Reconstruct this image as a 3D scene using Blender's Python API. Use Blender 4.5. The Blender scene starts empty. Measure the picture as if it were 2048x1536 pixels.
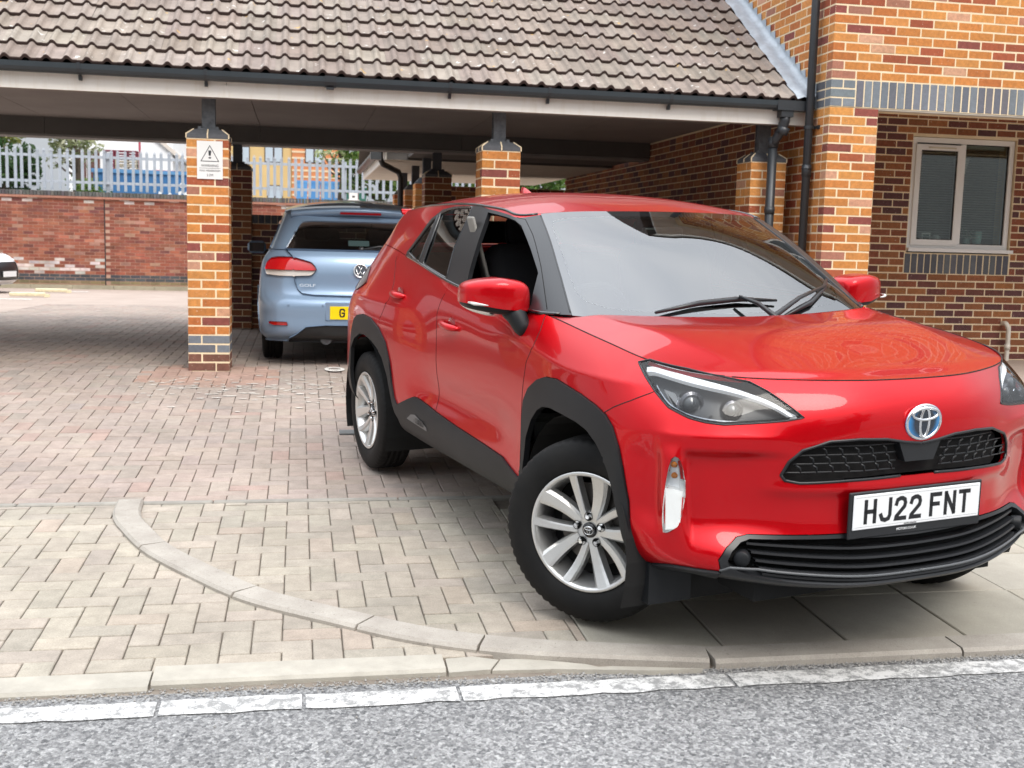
import bpy, bmesh, math, random
import numpy as np
from mathutils import Vector, Matrix
random.seed(7); np.random.seed(7)
SC = bpy.context.scene
COL = SC.collection
# ------------------------------------------------------------------ camera
yaw, pit, rol = 0.189342605, 0.124619113, 0.0261440118
fw = Vector((math.sin(yaw)*math.cos(pit), math.cos(yaw)*math.cos(pit), -math.sin(pit)))
rt = Vector((math.cos(yaw), -math.sin(yaw), 0)); up = rt.cross(fw)
r2 = math.cos(rol)*rt + math.sin(rol)*up; u2 = -math.sin(rol)*rt + math.cos(rol)*up
cd = bpy.data.cameras.new('camera'); cam = bpy.data.objects.new('camera', cd); COL.objects.link(cam)
cam.matrix_world = Matrix(((r2.x, u2.x, -fw.x, -4.34734), (r2.y, u2.y, -fw.y, -8.92641), (r2.z, u2.z, -fw.z, 1.346), (0, 0, 0, 1)))
cd.sensor_fit = 'HORIZONTAL'; cd.sensor_width = 36.0; cd.lens = 36.0*2245.0/2048.0
cd.clip_start = 0.05; cd.clip_end = 2000
cd.dof.use_dof = True; cd.dof.focus_distance = 4.9; cd.dof.aperture_fstop = 5.6
SC.camera = cam
# ------------------------------------------------------------------ sky, sun, exposure
SUN_EL, SUN_AZ = math.radians(50), math.radians(164)   # azimuth from +Y towards +X
w = bpy.data.worlds.new('World'); SC.world = w; w.use_nodes = True
nt = w.node_tree; nt.nodes.clear()
out = nt.nodes.new('ShaderNodeOutputWorld'); bg = nt.nodes.new('ShaderNodeBackground'); sky = nt.nodes.new('ShaderNodeTexSky')
sky.sky_type = 'NISHITA'; sky.sun_disc = False; sky.sun_elevation = SUN_EL; sky.sun_rotation = SUN_AZ
sky.air_density = 1.0; sky.dust_density = 5.0; sky.ozone_density = 1.0
# thin even overcast: the clear sky is mostly veiled by a soft grey-white cloud sheet
tc = nt.nodes.new('ShaderNodeTexCoord'); mp = nt.nodes.new('ShaderNodeMapping'); mp.inputs['Scale'].default_value = (1, 1, 3)
nz = nt.nodes.new('ShaderNodeTexNoise'); nz.inputs['Scale'].default_value = 2.2; nz.inputs['Detail'].default_value = 4
cr = nt.nodes.new('ShaderNodeValToRGB'); cr.color_ramp.elements[0].position = 0.3; cr.color_ramp.elements[0].color = (7.4, 7.9, 8.6, 1)
cr.color_ramp.elements[1].position = 0.75; cr.color_ramp.elements[1].color = (10.5, 10.7, 10.9, 1)
mx = nt.nodes.new('ShaderNodeMix'); mx.data_type = 'RGBA'; mx.inputs[0].default_value = 0.8
nt.links.new(tc.outputs['Generated'], mp.inputs[0]); nt.links.new(mp.outputs[0], nz.inputs['Vector'])
nt.links.new(nz.outputs[0], cr.inputs[0]); nt.links.new(sky.outputs[0], mx.inputs[6]); nt.links.new(cr.outputs[0], mx.inputs[7])
sz = nt.nodes.new('ShaderNodeSeparateXYZ'); nt.links.new(tc.outputs['Generated'], sz.inputs[0])   # overcast sky: zenith three times the horizon
mr = nt.nodes.new('ShaderNodeMapRange'); mr.inputs['From Min'].default_value = 0; mr.inputs['From Max'].default_value = 1; mr.inputs['To Min'].default_value = .85; mr.inputs['To Max'].default_value = 5.4
pw = nt.nodes.new('ShaderNodeMath'); pw.operation = 'POWER'; pw.inputs[1].default_value = 2.0; mxz = nt.nodes.new('ShaderNodeMath'); mxz.operation = 'MAXIMUM'; mxz.inputs[1].default_value = 0; nt.links.new(sz.outputs['Z'], mxz.inputs[0]); nt.links.new(mxz.outputs[0], pw.inputs[0]); nt.links.new(pw.outputs[0], mr.inputs['Value']); vm = nt.nodes.new('ShaderNodeVectorMath'); vm.operation = 'SCALE'; nt.links.new(mx.outputs[2], vm.inputs[0]); nt.links.new(mr.outputs[0], vm.inputs['Scale'])
nt.links.new(vm.outputs[0], bg.inputs[0]); bg.inputs[1].default_value = 0.1; nt.links.new(bg.outputs[0], out.inputs[0])
sd = bpy.data.lights.new('sun', 'SUN'); sd.energy = 1.5; sd.angle = math.radians(24); sd.color = (1.0, 0.95, 0.87)
so = bpy.data.objects.new('sun', sd); COL.objects.link(so)
ldir = Vector((math.sin(SUN_AZ)*math.cos(SUN_EL), math.cos(SUN_AZ)*math.cos(SUN_EL), math.sin(SUN_EL)))
so.rotation_euler = ldir.to_track_quat('Z', 'Y').to_euler()
SC.view_settings.view_transform = 'Standard'; SC.view_settings.look = 'None'; SC.view_settings.gamma = 1
SC.view_settings.use_curve_mapping = False; SC.view_settings.exposure = -0.12
SC.render.engine = 'CYCLES'; SC.cycles.max_bounces = 8; SC.cycles.glossy_bounces = 5; SC.cycles.transmission_bounces = 8
SC.cycles.transparent_max_bounces = 12; SC.cycles.caustics_reflective = False; SC.cycles.caustics_refractive = False
SC.cycles.use_denoising = True

# ------------------------------------------------------------------ helpers
def tag(o, label=None, cat=None, group=None, kind=None):
    if label: o['label'] = label
    if cat: o['category'] = cat
    if group: o['group'] = group
    if kind: o['kind'] = kind
    return o
def empty(name, loc=(0, 0, 0), rz=0.0, label=None, cat=None, group=None):
    o = bpy.data.objects.new(name, None); COL.objects.link(o); o.location = loc; o.rotation_euler = (0, 0, rz); o.empty_display_size = .1
    return tag(o, label, cat, group)
def link(name, me, parent=None, loc=None, rot=None, col=None):
    o = bpy.data.objects.new(name, me); COL.objects.link(o)
    if parent is not None: o.parent = parent
    if loc is not None: o.location = loc
    if rot is not None: o.rotation_euler = rot
    if col is not None: o.color = (*col[:3], 1)
    return o
def hexc(h):
    c = [int(h[i:i+2], 16)/255 for i in (0, 2, 4)]
    return tuple(((x+.055)/1.055)**2.4 if x > .04045 else x/12.92 for x in c)
class N:
    """small node-graph helper round one material"""
    def __init__(s, name):
        s.m = bpy.data.materials.new(name); s.m.use_nodes = True; s.t = s.m.node_tree
        s.b = s.t.nodes['Principled BSDF']; s.o = s.t.nodes['Material Output']
    def n(s, typ, **kw):
        nd = s.t.nodes.new(typ)
        for k, v in kw.items():
            if k in nd.inputs: nd.inputs[k].default_value = v
            else: setattr(nd, k, v)
        return nd
    def l(s, a, b): s.t.links.new(a, b)
    def set(s, **kw):
        for k, v in kw.items():
            k = k.replace('_', ' ')
            if isinstance(v, tuple) and len(v) == 3: v = (*v, 1)
            s.b.inputs[k].default_value = v
        return s
    def coord(s, kind='Object'):
        if kind == 'World': return s.n('ShaderNodeNewGeometry').outputs['Position']
        return s.n('ShaderNodeTexCoord').outputs[kind]
    def noise(s, scale, detail=3, rough=.6, co=None, kind='Object'):
        x = s.n('ShaderNodeTexNoise'); x.inputs['Scale'].default_value = scale; x.inputs['Detail'].default_value = detail; x.inputs['Roughness'].default_value = rough
        s.l(co if co is not None else s.coord(kind), x.inputs['Vector']); return x.outputs[0]
    def ramp(s, fac, *stops):
        r = s.n('ShaderNodeValToRGB'); e = r.color_ramp.elements
        while len(e) < len(stops): e.new(.5)
        for i, (p, c) in enumerate(stops):
            e[i].position = p; e[i].color = (*c, 1) if isinstance(c, tuple) else (c, c, c, 1)
        s.l(fac, r.inputs[0]); return r.outputs[0]
    def mix(s, fac, a, b, mode='MIX'):
        x = s.n('ShaderNodeMix'); x.data_type = 'RGBA'; x.blend_type = mode
        for sock, v in ((x.inputs[0], fac), (x.inputs[6], a), (x.inputs[7], b)):
            if hasattr(v, 'links'): s.l(v, sock)
            elif isinstance(v, (int, float)): sock.default_value = v
            else: sock.default_value = (*v[:3], 1)
        return x.outputs[2]
    def math(s, op, a, b=None):
        x = s.n('ShaderNodeMath'); x.operation = op
        for i, v in enumerate((a, b)):
            if v is None: continue
            if hasattr(v, 'links'): s.l(v, x.inputs[i])
            else: x.inputs[i].default_value = v
        return x.outputs[0]
    def base(s, v): s.l(v, s.b.inputs['Base Color']); return s
    def bump(s, h, strength=.3, dist=.01):
        x = s.n('ShaderNodeBump'); x.inputs['Strength'].default_value = strength; x.inputs['Distance'].default_value = dist
        s.l(h, x.inputs['Height']); s.l(x.outputs[0], s.b.inputs['Normal']); return s
    def rough(s, v): s.l(v, s.b.inputs['Roughness']); return s
def plain(name, col, rough=.5, metal=0.0, var=.12, scale=6, bump=0.0, bs=60, **kw):
    k = N(name); k.set(Roughness=rough, Metallic=metal, **kw)
    f = k.noise(scale, 4, kind='World')
    k.base(k.ramp(f, (.25, tuple(c*(1-var) for c in col)), (.75, tuple(min(1, c*(1+var)) for c in col))))
    if bump: k.bump(k.noise(bs, 3, kind='World'), bump, .004)
    return k.m

class MB:
    """collects geometry for one mesh; optional colour for each face"""
    def __init__(s): s.v = []; s.f = []; s.c = []; s.mi = []
    def add(s, vs, fs, col=None, mi=0):
        o = len(s.v); s.v += [tuple(p) for p in vs]; s.f += [tuple(i+o for i in f) for f in fs]
        s.c += [col]*len(fs); s.mi += [mi]*len(fs); return s
    def box(s, x0, x1, y0, y1, z0, z1, col=None, mi=0):
        return s.add([(x0, y0, z0), (x1, y0, z0), (x1, y1, z0), (x0, y1, z0), (x0, y0, z1), (x1, y0, z1), (x1, y1, z1), (x0, y1, z1)],
            [(0, 3, 2, 1), (4, 5, 6, 7), (0, 1, 5, 4), (1, 2, 6, 5), (2, 3, 7, 6), (3, 0, 4, 7)], col, mi)
    def tube(s, pts, r, n=10, col=None, mi=0, cap=True):
        pts = [Vector(p) for p in pts]; rs = r if isinstance(r, (list, tuple)) else [r]*len(pts); vs = []; fs = []
        t0 = (pts[1]-pts[0]).normalized(); a = t0.orthogonal().normalized()
        for i, p in enumerate(pts):
            t = ((pts[min(i+1, len(pts)-1)]-pts[max(i-1, 0)])).normalized(); a = (a - t*a.dot(t)).normalized(); b = t.cross(a)
            for k in range(n):
                an = 2*math.pi*k/n; vs.append(p+(a*math.cos(an)+b*math.sin(an))*rs[i])
        for i in range(len(pts)-1):
            for k in range(n): fs.append((i*n+k, i*n+(k+1) % n, (i+1)*n+(k+1) % n, (i+1)*n+k))
        if cap: fs += [tuple(range(n-1, -1, -1)), tuple(range((len(pts)-1)*n, len(pts)*n))]
        return s.add(vs, fs, col, mi)
    def prism(s, poly, axis, a, b, col=None, mi=0):
        """extrude a 2D polygon along an axis from a to b"""
        def P(u, v, w): return {0: (w, u, v), 1: (u, w, v), 2: (u, v, w)}[axis]
        n = len(poly); vs = [P(u, v, a) for u, v in poly]+[P(u, v, b) for u, v in poly]
        fs = [tuple(range(n)), tuple(range(2*n-1, n-1, -1))]+[(i, i+n, (i+1) % n+n, (i+1) % n) for i in range(n)]
        return s.add(vs, fs, col, mi)
    def lathe(s, prof, n=32, axis=1, col=None, mi=0, closed=False):
        """profile (r, h) revolved about an axis through the origin"""
        vs = []; fs = []; m = len(prof)
        for k in range(n):
            a = 2*math.pi*k/n; c_, s_ = math.cos(a), math.sin(a)
            for r, h in prof: vs.append({0: (h, r*c_, r*s_), 1: (r*c_, h, r*s_), 2: (r*c_, r*s_, h)}[axis])
        for k in range(n):
            k2 = (k+1) % n
            for i in range(m-1 if not closed else m): fs.append((k*m+i, k*m+(i+1) % m, k2*m+(i+1) % m, k2*m+i))
        return s.add(vs, fs, col, mi)
    def mesh(s, name, *mats, smooth=False, fix=True):
        me = bpy.data.meshes.new(name); me.from_pydata(s.v, [], s.f)
        for m in mats: me.materials.append(m)
        if any(s.mi): me.polygons.foreach_set('material_index', s.mi)
        if any(c is not None for c in s.c):
            at = me.color_attributes.new('tint', 'FLOAT_COLOR', 'CORNER'); arr = []
            for f, c in zip(s.f, s.c): arr += [*(c or (1, 1, 1))[:3], 1.0]*len(f)
            at.data.foreach_set('color', arr)
        if fix:
            bm = bmesh.new(); bm.from_mesh(me); bmesh.ops.recalc_face_normals(bm, faces=bm.faces); bm.to_mesh(me); bm.free()
        if smooth: me.polygons.foreach_set('use_smooth', [True]*len(me.polygons))
        me.update(); return me
    def build(s, name, mats, parent=None, smooth=False, loc=None, rot=None, fix=True):
        mats = mats if isinstance(mats, (list, tuple)) else [mats]
        return link(name, s.mesh(name, *mats, smooth=smooth, fix=fix), parent, loc, rot)
def chamfer(lx, ly, lz, b):
    """verts, faces of a box with chamfered edges, centred on the origin"""
    hx, hy, hz = lx/2, ly/2, lz/2; bm = bmesh.new(); bmesh.ops.create_cube(bm, size=1)
    for v in bm.verts: v.co = Vector((v.co.x*lx, v.co.y*ly, v.co.z*lz))
    bmesh.ops.bevel(bm, geom=bm.edges[:], offset=b, segments=1, affect='EDGES', profile=.5)
    bm.verts.ensure_lookup_table(); vs = [tuple(v.co) for v in bm.verts]; fs = [tuple(v.index for v in f.verts) for f in bm.faces]; bm.free()
    return vs, fs
def text_mesh(s, size, align='CENTER', extrude=.0006, bold=0.0, sx=1.0):
    cu = bpy.data.curves.new('t', 'FONT'); cu.body = s; cu.size = size; cu.align_x = align; cu.align_y = 'CENTER'; cu.extrude = extrude; cu.offset = bold
    o = bpy.data.objects.new('t', cu); COL.objects.link(o); dg = bpy.context.evaluated_depsgraph_get()
    me = bpy.data.meshes.new_from_object(o.evaluated_get(dg)); bpy.data.objects.remove(o)
    if sx != 1:
        for v in me.vertices: v.co.x *= sx
    return me
def jit(c, a):
    k = 1+random.uniform(-a, a); return tuple(max(0, min(1, x*k*(1+random.uniform(-a*.3, a*.3)))) for x in c)
def pick(pal):
    r = random.random()*sum(p[0] for p in pal)
    for w_, c in pal:
        r -= w_
        if r <= 0: return c
    return pal[-1][1]
GY = [-60, -6.6, -5.6, -5.1, -2.6, -1.0, .6, 6.0, 12, 19.5, 80]; GZ = [-.09, -.045, -.018, 0, .06, .155, .25, .25, .14, .02, .02]
def gz(y): return float(np.interp(y, GY, GZ))
def gslope(y): return math.atan((gz(y+.05)-gz(y-.05))/.1)
# ------------------------------------------------------------------ materials shared by masonry
def tinted(name, attr, rough=.85, var=.22, spots=0.0, bump=.5, bs=45, spot_col=(.75, .68, .55), scale=30, grain=260):
    k = N(name); k.set(Roughness=rough)
    if attr: a = k.n('ShaderNodeVertexColor'); a.layer_name = 'tint'; c = a.outputs[0]
    else: c = k.n('ShaderNodeObjectInfo').outputs['Color']
    co = k.coord('World')
    f = k.noise(scale, 4, co=co); g = k.noise(grain, 2, co=co)
    c = k.mix(1.0, c, k.ramp(f, (.3, 1-var), (.72, 1+var*.6)), 'MULTIPLY')
    c = k.mix(.55, c, k.ramp(g, (.3, .72), (.7, 1.22)), 'MULTIPLY')
    c = k.mix(1.0, c, k.ramp(k.noise(1.1, 5, .62, co=co), (.30, .84), (.68, 1.08)), 'MULTIPLY')
    if spots:
        sp = k.noise(55, 5, .7, co=co); c = k.mix(k.ramp(sp, (1-spots, 0.0), (min(1, 1-spots+.07), .85)), c, spot_col)
    k.base(c); k.bump(k.noise(bs*4, 3, co=co), bump, .003)
    return k.m
M_BRICK_O = tinted('brick fired clay', False, spots=.36); M_BRICK_A = tinted('brick fired clay joined', True, spots=.36)
M_BLUE_O = tinted('blue engineering brick', False, rough=.5, var=.15, spots=.0, bump=.3)
M_MORTAR = plain('mortar', (.80, .66, .45), .95, var=.10, scale=9, bump=.5, bs=180)
M_MORTAR_R = plain('mortar red wall', (.42, .265, .20), .95, var=.25, scale=3, bump=.4, bs=120)
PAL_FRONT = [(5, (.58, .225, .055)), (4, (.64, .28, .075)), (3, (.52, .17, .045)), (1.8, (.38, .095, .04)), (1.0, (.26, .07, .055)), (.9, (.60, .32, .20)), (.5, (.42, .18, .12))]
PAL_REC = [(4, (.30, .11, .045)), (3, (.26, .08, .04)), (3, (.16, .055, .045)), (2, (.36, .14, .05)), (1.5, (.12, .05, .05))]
PAL_RED = [(5, (.30, .095, .058)), (3, (.255, .08, .054)), (2, (.36, .13, .08)), (1, (.20, .07, .058)), (.7, (.38, .20, .145))]
PAL_BLUE = [(3, (.18, .205, .235)), (2, (.21, .235, .262)), (1, (.14, .15, .18)), (.6, (.17, .16, .18))]
PAL_SOLD = [(3, (.085, .09, .105)), (2, (.11, .115, .13)), (1, (.07, .07, .09))]
_bm = {}
def brick_mesh(L, D, H, mat, key):
    k = (round(L, 4), round(D, 4), round(H, 4), key)
    if k not in _bm:
        b = MB(); b.add(*chamfer(L, D, H, .0028)); _bm[k] = b.mesh('brick', mat)
    return _bm[k]
def brick(parent, c, L, D, H, col, rz=0.0, name='brick', mat=None, key='o'):
    """one brick, c = centre of its body in the parent's frame (parents stand at the origin)"""
    c = (c[0]+random.uniform(-.0012, .0012), c[1]+random.uniform(-.0012, .0012), c[2]+random.uniform(-.0008, .0008))
    return link(name, brick_mesh(L, D, H, mat or M_BRICK_O, key), parent, c, (0, 0, rz), jit(col, .10))
def brick_into(mb, c, L, D, H, col, rz=0.0):
    hx, hy = (L/2, D/2) if rz == 0 else (D/2, L/2)
    mb.box(c[0]-hx, c[0]+hx, c[1]-hy, c[1]+hy, c[2]-H/2, c[2]+H/2, jit(col, .10))
# ------------------------------------------------------------------ ground
M_ASPH = N('asphalt'); k = M_ASPH; co = k.coord('World')
v = k.n('ShaderNodeTexVoronoi'); v.inputs['Scale'].default_value = 95; k.l(co, v.inputs['Vector'])
v2 = k.n('ShaderNodeTexVoronoi'); v2.inputs['Scale'].default_value = 210; k.l(co, v2.inputs['Vector'])
c1 = k.ramp(v.outputs['Color'], (.05, (.09, .091, .095)), (.45, (.20, .20, .20)), (.95, (.36, .36, .355)))
c2 = k.ramp(v2.outputs['Color'], (.1, .7), (.9, 1.35))
big = k.ramp(k.noise(1.3, 4, co=co), (.3, .82), (.7, 1.15))
k.base(k.mix(1, k.mix(1, c1, c2, 'MULTIPLY'), big, 'MULTIPLY')); k.set(Roughness=.88)
h = k.math('ADD', k.math('MULTIPLY', v.outputs['Distance'], -1.0), k.math('MULTIPLY', v2.outputs['Distance'], -.5)); k.bump(h, .85, .006); M_ASPH = k.m
def sheet(name, x0, x1, ys, h, mat, dx=None):
    b = MB(); xs = [x0, x1]
    vs = [(x, y, gz(y)+h) for y in ys for x in xs]
    b.add(vs, [(2*i, 2*i+1, 2*i+3, 2*i+2) for i in range(len(ys)-1)])
    o = b.build(name, mat); o['kind'] = 'structure'; return o
M_SAND = plain('jointing sand and dirt', (.19, .16, .13), .95, var=.3, scale=12)
M_SOIL = plain('bare ground', (.16, .15, .12), .95, var=.3, scale=1)
gb = MB(); gb.add([(-900, -900, -.16), (900, -900, -.16), (900, 900, -.16), (-900, 900, -.16)], [(0, 1, 2, 3)]); gb.build('ground', M_SOIL)['kind'] = 'structure'
ROAD = sheet('road', -60, 60, [-12.6, -9, -6.6, -5.9, -5.555], -.012, M_ASPH)
PAVE = sheet('pavement', -40, 40, [-5.6, -5.1, -4.2, -3.3], -.012, M_SAND)
YARD = sheet('forecourt', -40, 14, [-3.36, -2.6, -1, .6, 6.0, 12, 19.3], -.012, M_SAND)
sheet('opposite_pavement', -60, 60, [-15.5, -12.55], .06, plain('concrete flags', (.33, .32, .29), .9, var=.15, scale=2))
# white edge line on the road, worn, in lengths
M_LINE = N('worn white road paint'); k = M_LINE; co = k.coord('World')
wr = k.noise(22, 6, .8, co=co); wr2 = k.noise(190, 3, .8, co=co)
k.base(k.mix(k.ramp(k.math('ADD', wr, k.math('MULTIPLY', wr2, .35)), (.63, 1.0), (.74, 0.0)), (.24, .24, .235), (.60, .595, .58))); k.set(Roughness=.8)
k.bump(k.noise(160, 3, co=co), .5, .004); M_LINE = k.m
xs = [-7.9, -6.2, -4.75, -4.33, -3.86, -2.98, -1.65, -.2, 1.6, 3.4]
for a, b_ in zip(xs[:-1], xs[1:]):
    m = MB(); n = max(4, int((b_-a)/.06)); top = []; bot = []
    for i in range(n+1):
        x = a+.006+(b_-a-.012)*i/n; top.append((x, -5.612+random.uniform(-.006, .006), gz(-5.61)-.0078)); bot.append((x, -5.712+random.uniform(-.007, .007), gz(-5.71)-.0078))
    m.add(top+bot, [(i, i+n+1, i+n+2, i+1) for i in range(n)]); o = m.build('edge_line', M_LINE, ROAD)
# pavers
M_PAV_O = tinted('concrete block paver', False, rough=.92, var=.16, bump=.5, bs=60, scale=14, grain=190)
M_PAV_A = tinted('concrete block paver joined', True, rough=.92, var=.16, bump=.5, bs=60, scale=14, grain=190)
PAL_GREY = [(4, (.355, .315, .26)), (3, (.375, .33, .272)), (2, (.335, .298, .247)), (.5, (.38, .32, .26))]
PAL_PINK = [(4, (.345, .280, .238)), (3, (.362, .297, .254)), (2, (.325, .270, .232)), (.8, (.365, .268, .225)), (.5, (.315, .268, .232))]
pv = MB(); pv.add(*chamfer(.1958, .0958, .06, .003)); PAVER = pv.mesh('paver', M_PAV_O)
PVS, PFS = chamfer(.1958, .0958, .06, .003)
KC = [(-5.15, -3.33), (-5.13, -3.60), (-5.055, -3.83), (-4.92, -4.155), (-4.695, -4.51), (-4.495, -4.78), (-4.205, -5.025), (-3.935, -5.225), (-3.65, -5.355), (-3.36, -5.43), (-3.0, -5.503)]   # centre line of the curved kerb
def spline(pts, n):
    pts = [np.array(p, float) for p in pts]; pts = [2*pts[0]-pts[1]]+pts+[2*pts[-1]-pts[-2]]; out = []
    for i in range(1, len(pts)-2):
        for t in np.linspace(0, 1, n, endpoint=False):
            p0, p1, p2, p3 = pts[i-1:i+3]
            out.append(.5*(2*p1+(p2-p0)*t+(2*p0-5*p1+4*p2-p3)*t*t+(3*p1-p0-3*p2+p3)*t**3))
    out.append(pts[-2]); return out
KCS = np.array(spline(KC, 10))
def herring(x0, x1, y0, y1):
    w = .1; i0, i1, j0, j1 = [int(math.floor(v/w)) for v in (x0, x1, y0, y1)]
    for j in range(j0, j1+1):
        for i in range(i0, i1+1):
            kk = (i-j) % 4
            if kk == 0: yield ((i+1)*w, (j+.5)*w, 0.0)
            elif kk == 3: yield ((i+.5)*w, (j+1)*w, math.pi/2)
def campos(p):
    d = Vector(p)-cam.location; return d.length
def near_kerb(x, y): return float(np.hypot(KCS[:, 0]-x, KCS[:, 1]-y).min())
def in_view(p, m=.12):
    d = Vector(p)-cam.location; z = d.dot(fw)
    if z < .3: return False
    u = d.dot(r2)/z*2245/1024; v_ = d.dot(u2)/z*2245/768
    return abs(u) < 1+m and abs(v_) < 1+m
def lay(parent, spots, pal, keep, tint=None, lim=None):
    cut = []
    for x, y, r in spots:          # blocks that cross the edge of the laid area are cut to fit
        hx, hy = (.1, .05) if r == 0 else (.05, .1); sx, sy = 1.0, 1.0
        if lim:
            a, b_, c, d = max(x-hx, lim[0]), min(x+hx, lim[1]), max(y-hy, lim[2]), min(y+hy, lim[3])
            if b_-a < .018 or d-c < .018: continue
            sx, sy = (b_-a)/(2*hx), (d-c)/(2*hy); x, y = (a+b_)/2, (c+d)/2
        cut.append((x, y, r, (sx, sy, 1) if r == 0 else (sy, sx, 1)))
    spots = cut
    spots.sort(key=lambda s: campos((s[0], s[1], gz(s[1])))); rest = MB(); n = 0
    for x, y, r, sc_ in spots:
        c = jit(pick(pal), .05)
        if tint: c = tint(x, y, c)
        z = gz(y)-.03+random.uniform(-.0016, .0016); sl = gslope(y); rz = r+random.uniform(-.008, .008)
        R_ = Matrix.Rotation(sl+random.uniform(-.006, .006), 4, 'X') @ Matrix.Rotation(rz, 4, 'Z')
        if n < keep and in_view((x, y, gz(y))):
            o = link('paver', PAVER, parent, (x, y, z), R_.to_euler(), c); o.scale = sc_; n += 1
        else:
            rest.add([tuple(R_ @ Vector((p[0]*sc_[0], p[1]*sc_[1], p[2])) + Vector((x, y, z))) for p in PVS], PFS, c)
    if rest.f: rest.build('pavers', M_PAV_A, parent, fix=False)['kind'] = 'stuff'
spots = []
for x, y, r in herring(-8.0, -3.2, -5.6, -3.2):
    spots.append((x, y, r))
lay(PAVE, spots, PAL_GREY, 300, None, (-8.0, -3.37, -5.412, -3.362))
def pinktint(x, y, c):
    d = math.hypot(x+5.05, y-.35)
    if d < .55: return tuple(a*b_ for a, b_ in zip(c, (1.12, .92, .86)))
    return c
spots = [(x, y, r) for x, y, r in herring(-8.4, 1.6, -3.5, 10.5) if not (-5.23 < x < -4.9 and .52 < y < .85) and not (x > -.05 and y > -.1 and x < .45 and y < .4)]
spots = [s for s in spots if (s[0]-.02) > -4.9-.62*(s[1]+9)*.0-4.2-.28*(s[1]+3.3)]
lay(YARD, spots, PAL_PINK, 300, pinktint, (-9.5, 1.6, -3.308, 10.5))
# far yard surface past the laid blocks
M_YARD = N('block paving far'); k = M_YARD; bt = k.n('ShaderNodeTexBrick'); bt.inputs['Scale'].default_value = 5; bt.inputs['Mortar Size'].default_value = .012
bt.inputs['Color1'].default_value = (.40, .31, .26, 1); bt.inputs['Color2'].default_value = (.36, .285, .24, 1); bt.inputs['Mortar'].default_value = (.2, .16, .13, 1)
k.l(k.coord('World'), bt.inputs['Vector']); k.base(k.mix(.4, bt.outputs[0], k.ramp(k.noise(1.5, 4, kind='World'), (.3, (.30, .25, .21)), (.7, (.46, .38, .33))))); k.set(Roughness=.92); M_YARD = k.m
sheet('yard', -40, 14, [10.4, 12, 19.3], -.006, M_YARD); sheet('yard', -40, -8.2, [-3.3, -2.6, -1, .6, 6.0, 10.42], -.006, M_YARD); sheet('yard', 1.5, 14, [-3.3, -2.6, -1, .6, 6.0, 10.42], -.006, M_YARD)
# concrete edging between pink and grey blocks
M_CONC = N('kerb concrete'); k = M_CONC; co = k.coord('World')
c = k.ramp(k.noise(5, 5, .65, co=co), (.3, (.29, .262, .228)), (.7, (.40, .37, .325)))
c = k.mix(k.ramp(k.noise(70, 4, .7, co=co), (.62, 0.0), (.7, .75)), c, (.16, .14, .12)); c = k.mix(.4, c, k.ramp(k.noise(240, 2, co=co), (.3, .7), (.7, 1.25)), 'MULTIPLY')
k.base(c); k.set(Roughness=.9); k.bump(k.noise(150, 4, co=co), .5, .003); M_CONC = k.m
M_CONC2 = plain('edging concrete', (.27, .255, .225), .92, var=.25, scale=7, bump=.4, bs=150)
x = -8.4
while x < 1.5:
    L = .91; m = MB(); m.add(*chamfer(L-.005, .05, .12, .006)); o = m.build('edging_stone', M_CONC2, PAVE, loc=(x+L/2, -3.335, gz(-3.335)-.054)); x += L
# curved kerb stones and straight dropped kerb stones
def band(pts, hw, z0, z1, ch):
    """a stone following a polyline: chamfered cross-section swept along"""
    pts = [np.array(p) for p in pts]; vs = []; fs = []
    sec = [(-hw, z0), (-hw, z1-ch), (-hw+ch, z1), (hw-ch, z1), (hw, z1-ch), (hw, z0)]
    for i, p in enumerate(pts):
        t = pts[min(i+1, len(pts)-1)]-pts[max(i-1, 0)]; t = t/np.linalg.norm(t); nn = np.array((-t[1], t[0]))
        for a, z in sec: q = p+nn*a; vs.append((q[0], q[1], gz(q[1])+z))
    m = len(sec)
    for i in range(len(pts)-1):
        for j in range(m): fs.append((i*m+j, i*m+(j+1) % m, (i+1)*m+(j+1) % m, (i+1)*m+j))
    fs += [tuple(range(m)), tuple(range((len(pts)-1)*m, len(pts)*m))]
    return vs, fs
cum = np.concatenate(([0], np.cumsum(np.hypot(*np.diff(KCS, axis=0).T))))
def kat(s): return np.array([np.interp(s, cum, KCS[:, 0]), np.interp(s, cum, KCS[:, 1])])
cuts = [0, .80, 1.55, 2.12, 2.56, cum[-1]]
for a, b_ in zip(cuts[:-1], cuts[1:]):
    m = MB(); m.add(*band([kat(s) for s in np.linspace(a+.004, b_-.004, 9)], .0625, -.08, .022, .011)); m.build('kerb_stone', M_CONC, PAVE, smooth=False)
xs = [-3.0, -2.1, -1.18, -.27, .65, 1.57, 2.5, 3.4]
for a, b_ in zip(xs[:-1], xs[1:]):
    m = MB(); m.add(*band([(a+.004, -5.505), (b_-.004, -5.505)], .064, -.08, .020, .012)); m.build('kerb_stone', M_CONC, PAVE)
M_DROP = plain('dropped kerb concrete', (.37, .345, .295), .9, var=.16, scale=9, bump=.5, bs=170)
xs = [-8.5, -7.6, -6.7, -5.72, -4.79, -3.88]
for a, b_ in zip(xs[:-1], xs[1:]):
    dy = .018 if a > -4.9 else 0
    m = MB(); m.add(*band([(a+.004, -5.475+dy), (b_-.004, -5.475+dy)], .066, -.08, .012 if dy else .004, .010)); m.build('kerb_stone', M_DROP, PAVE)
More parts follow.
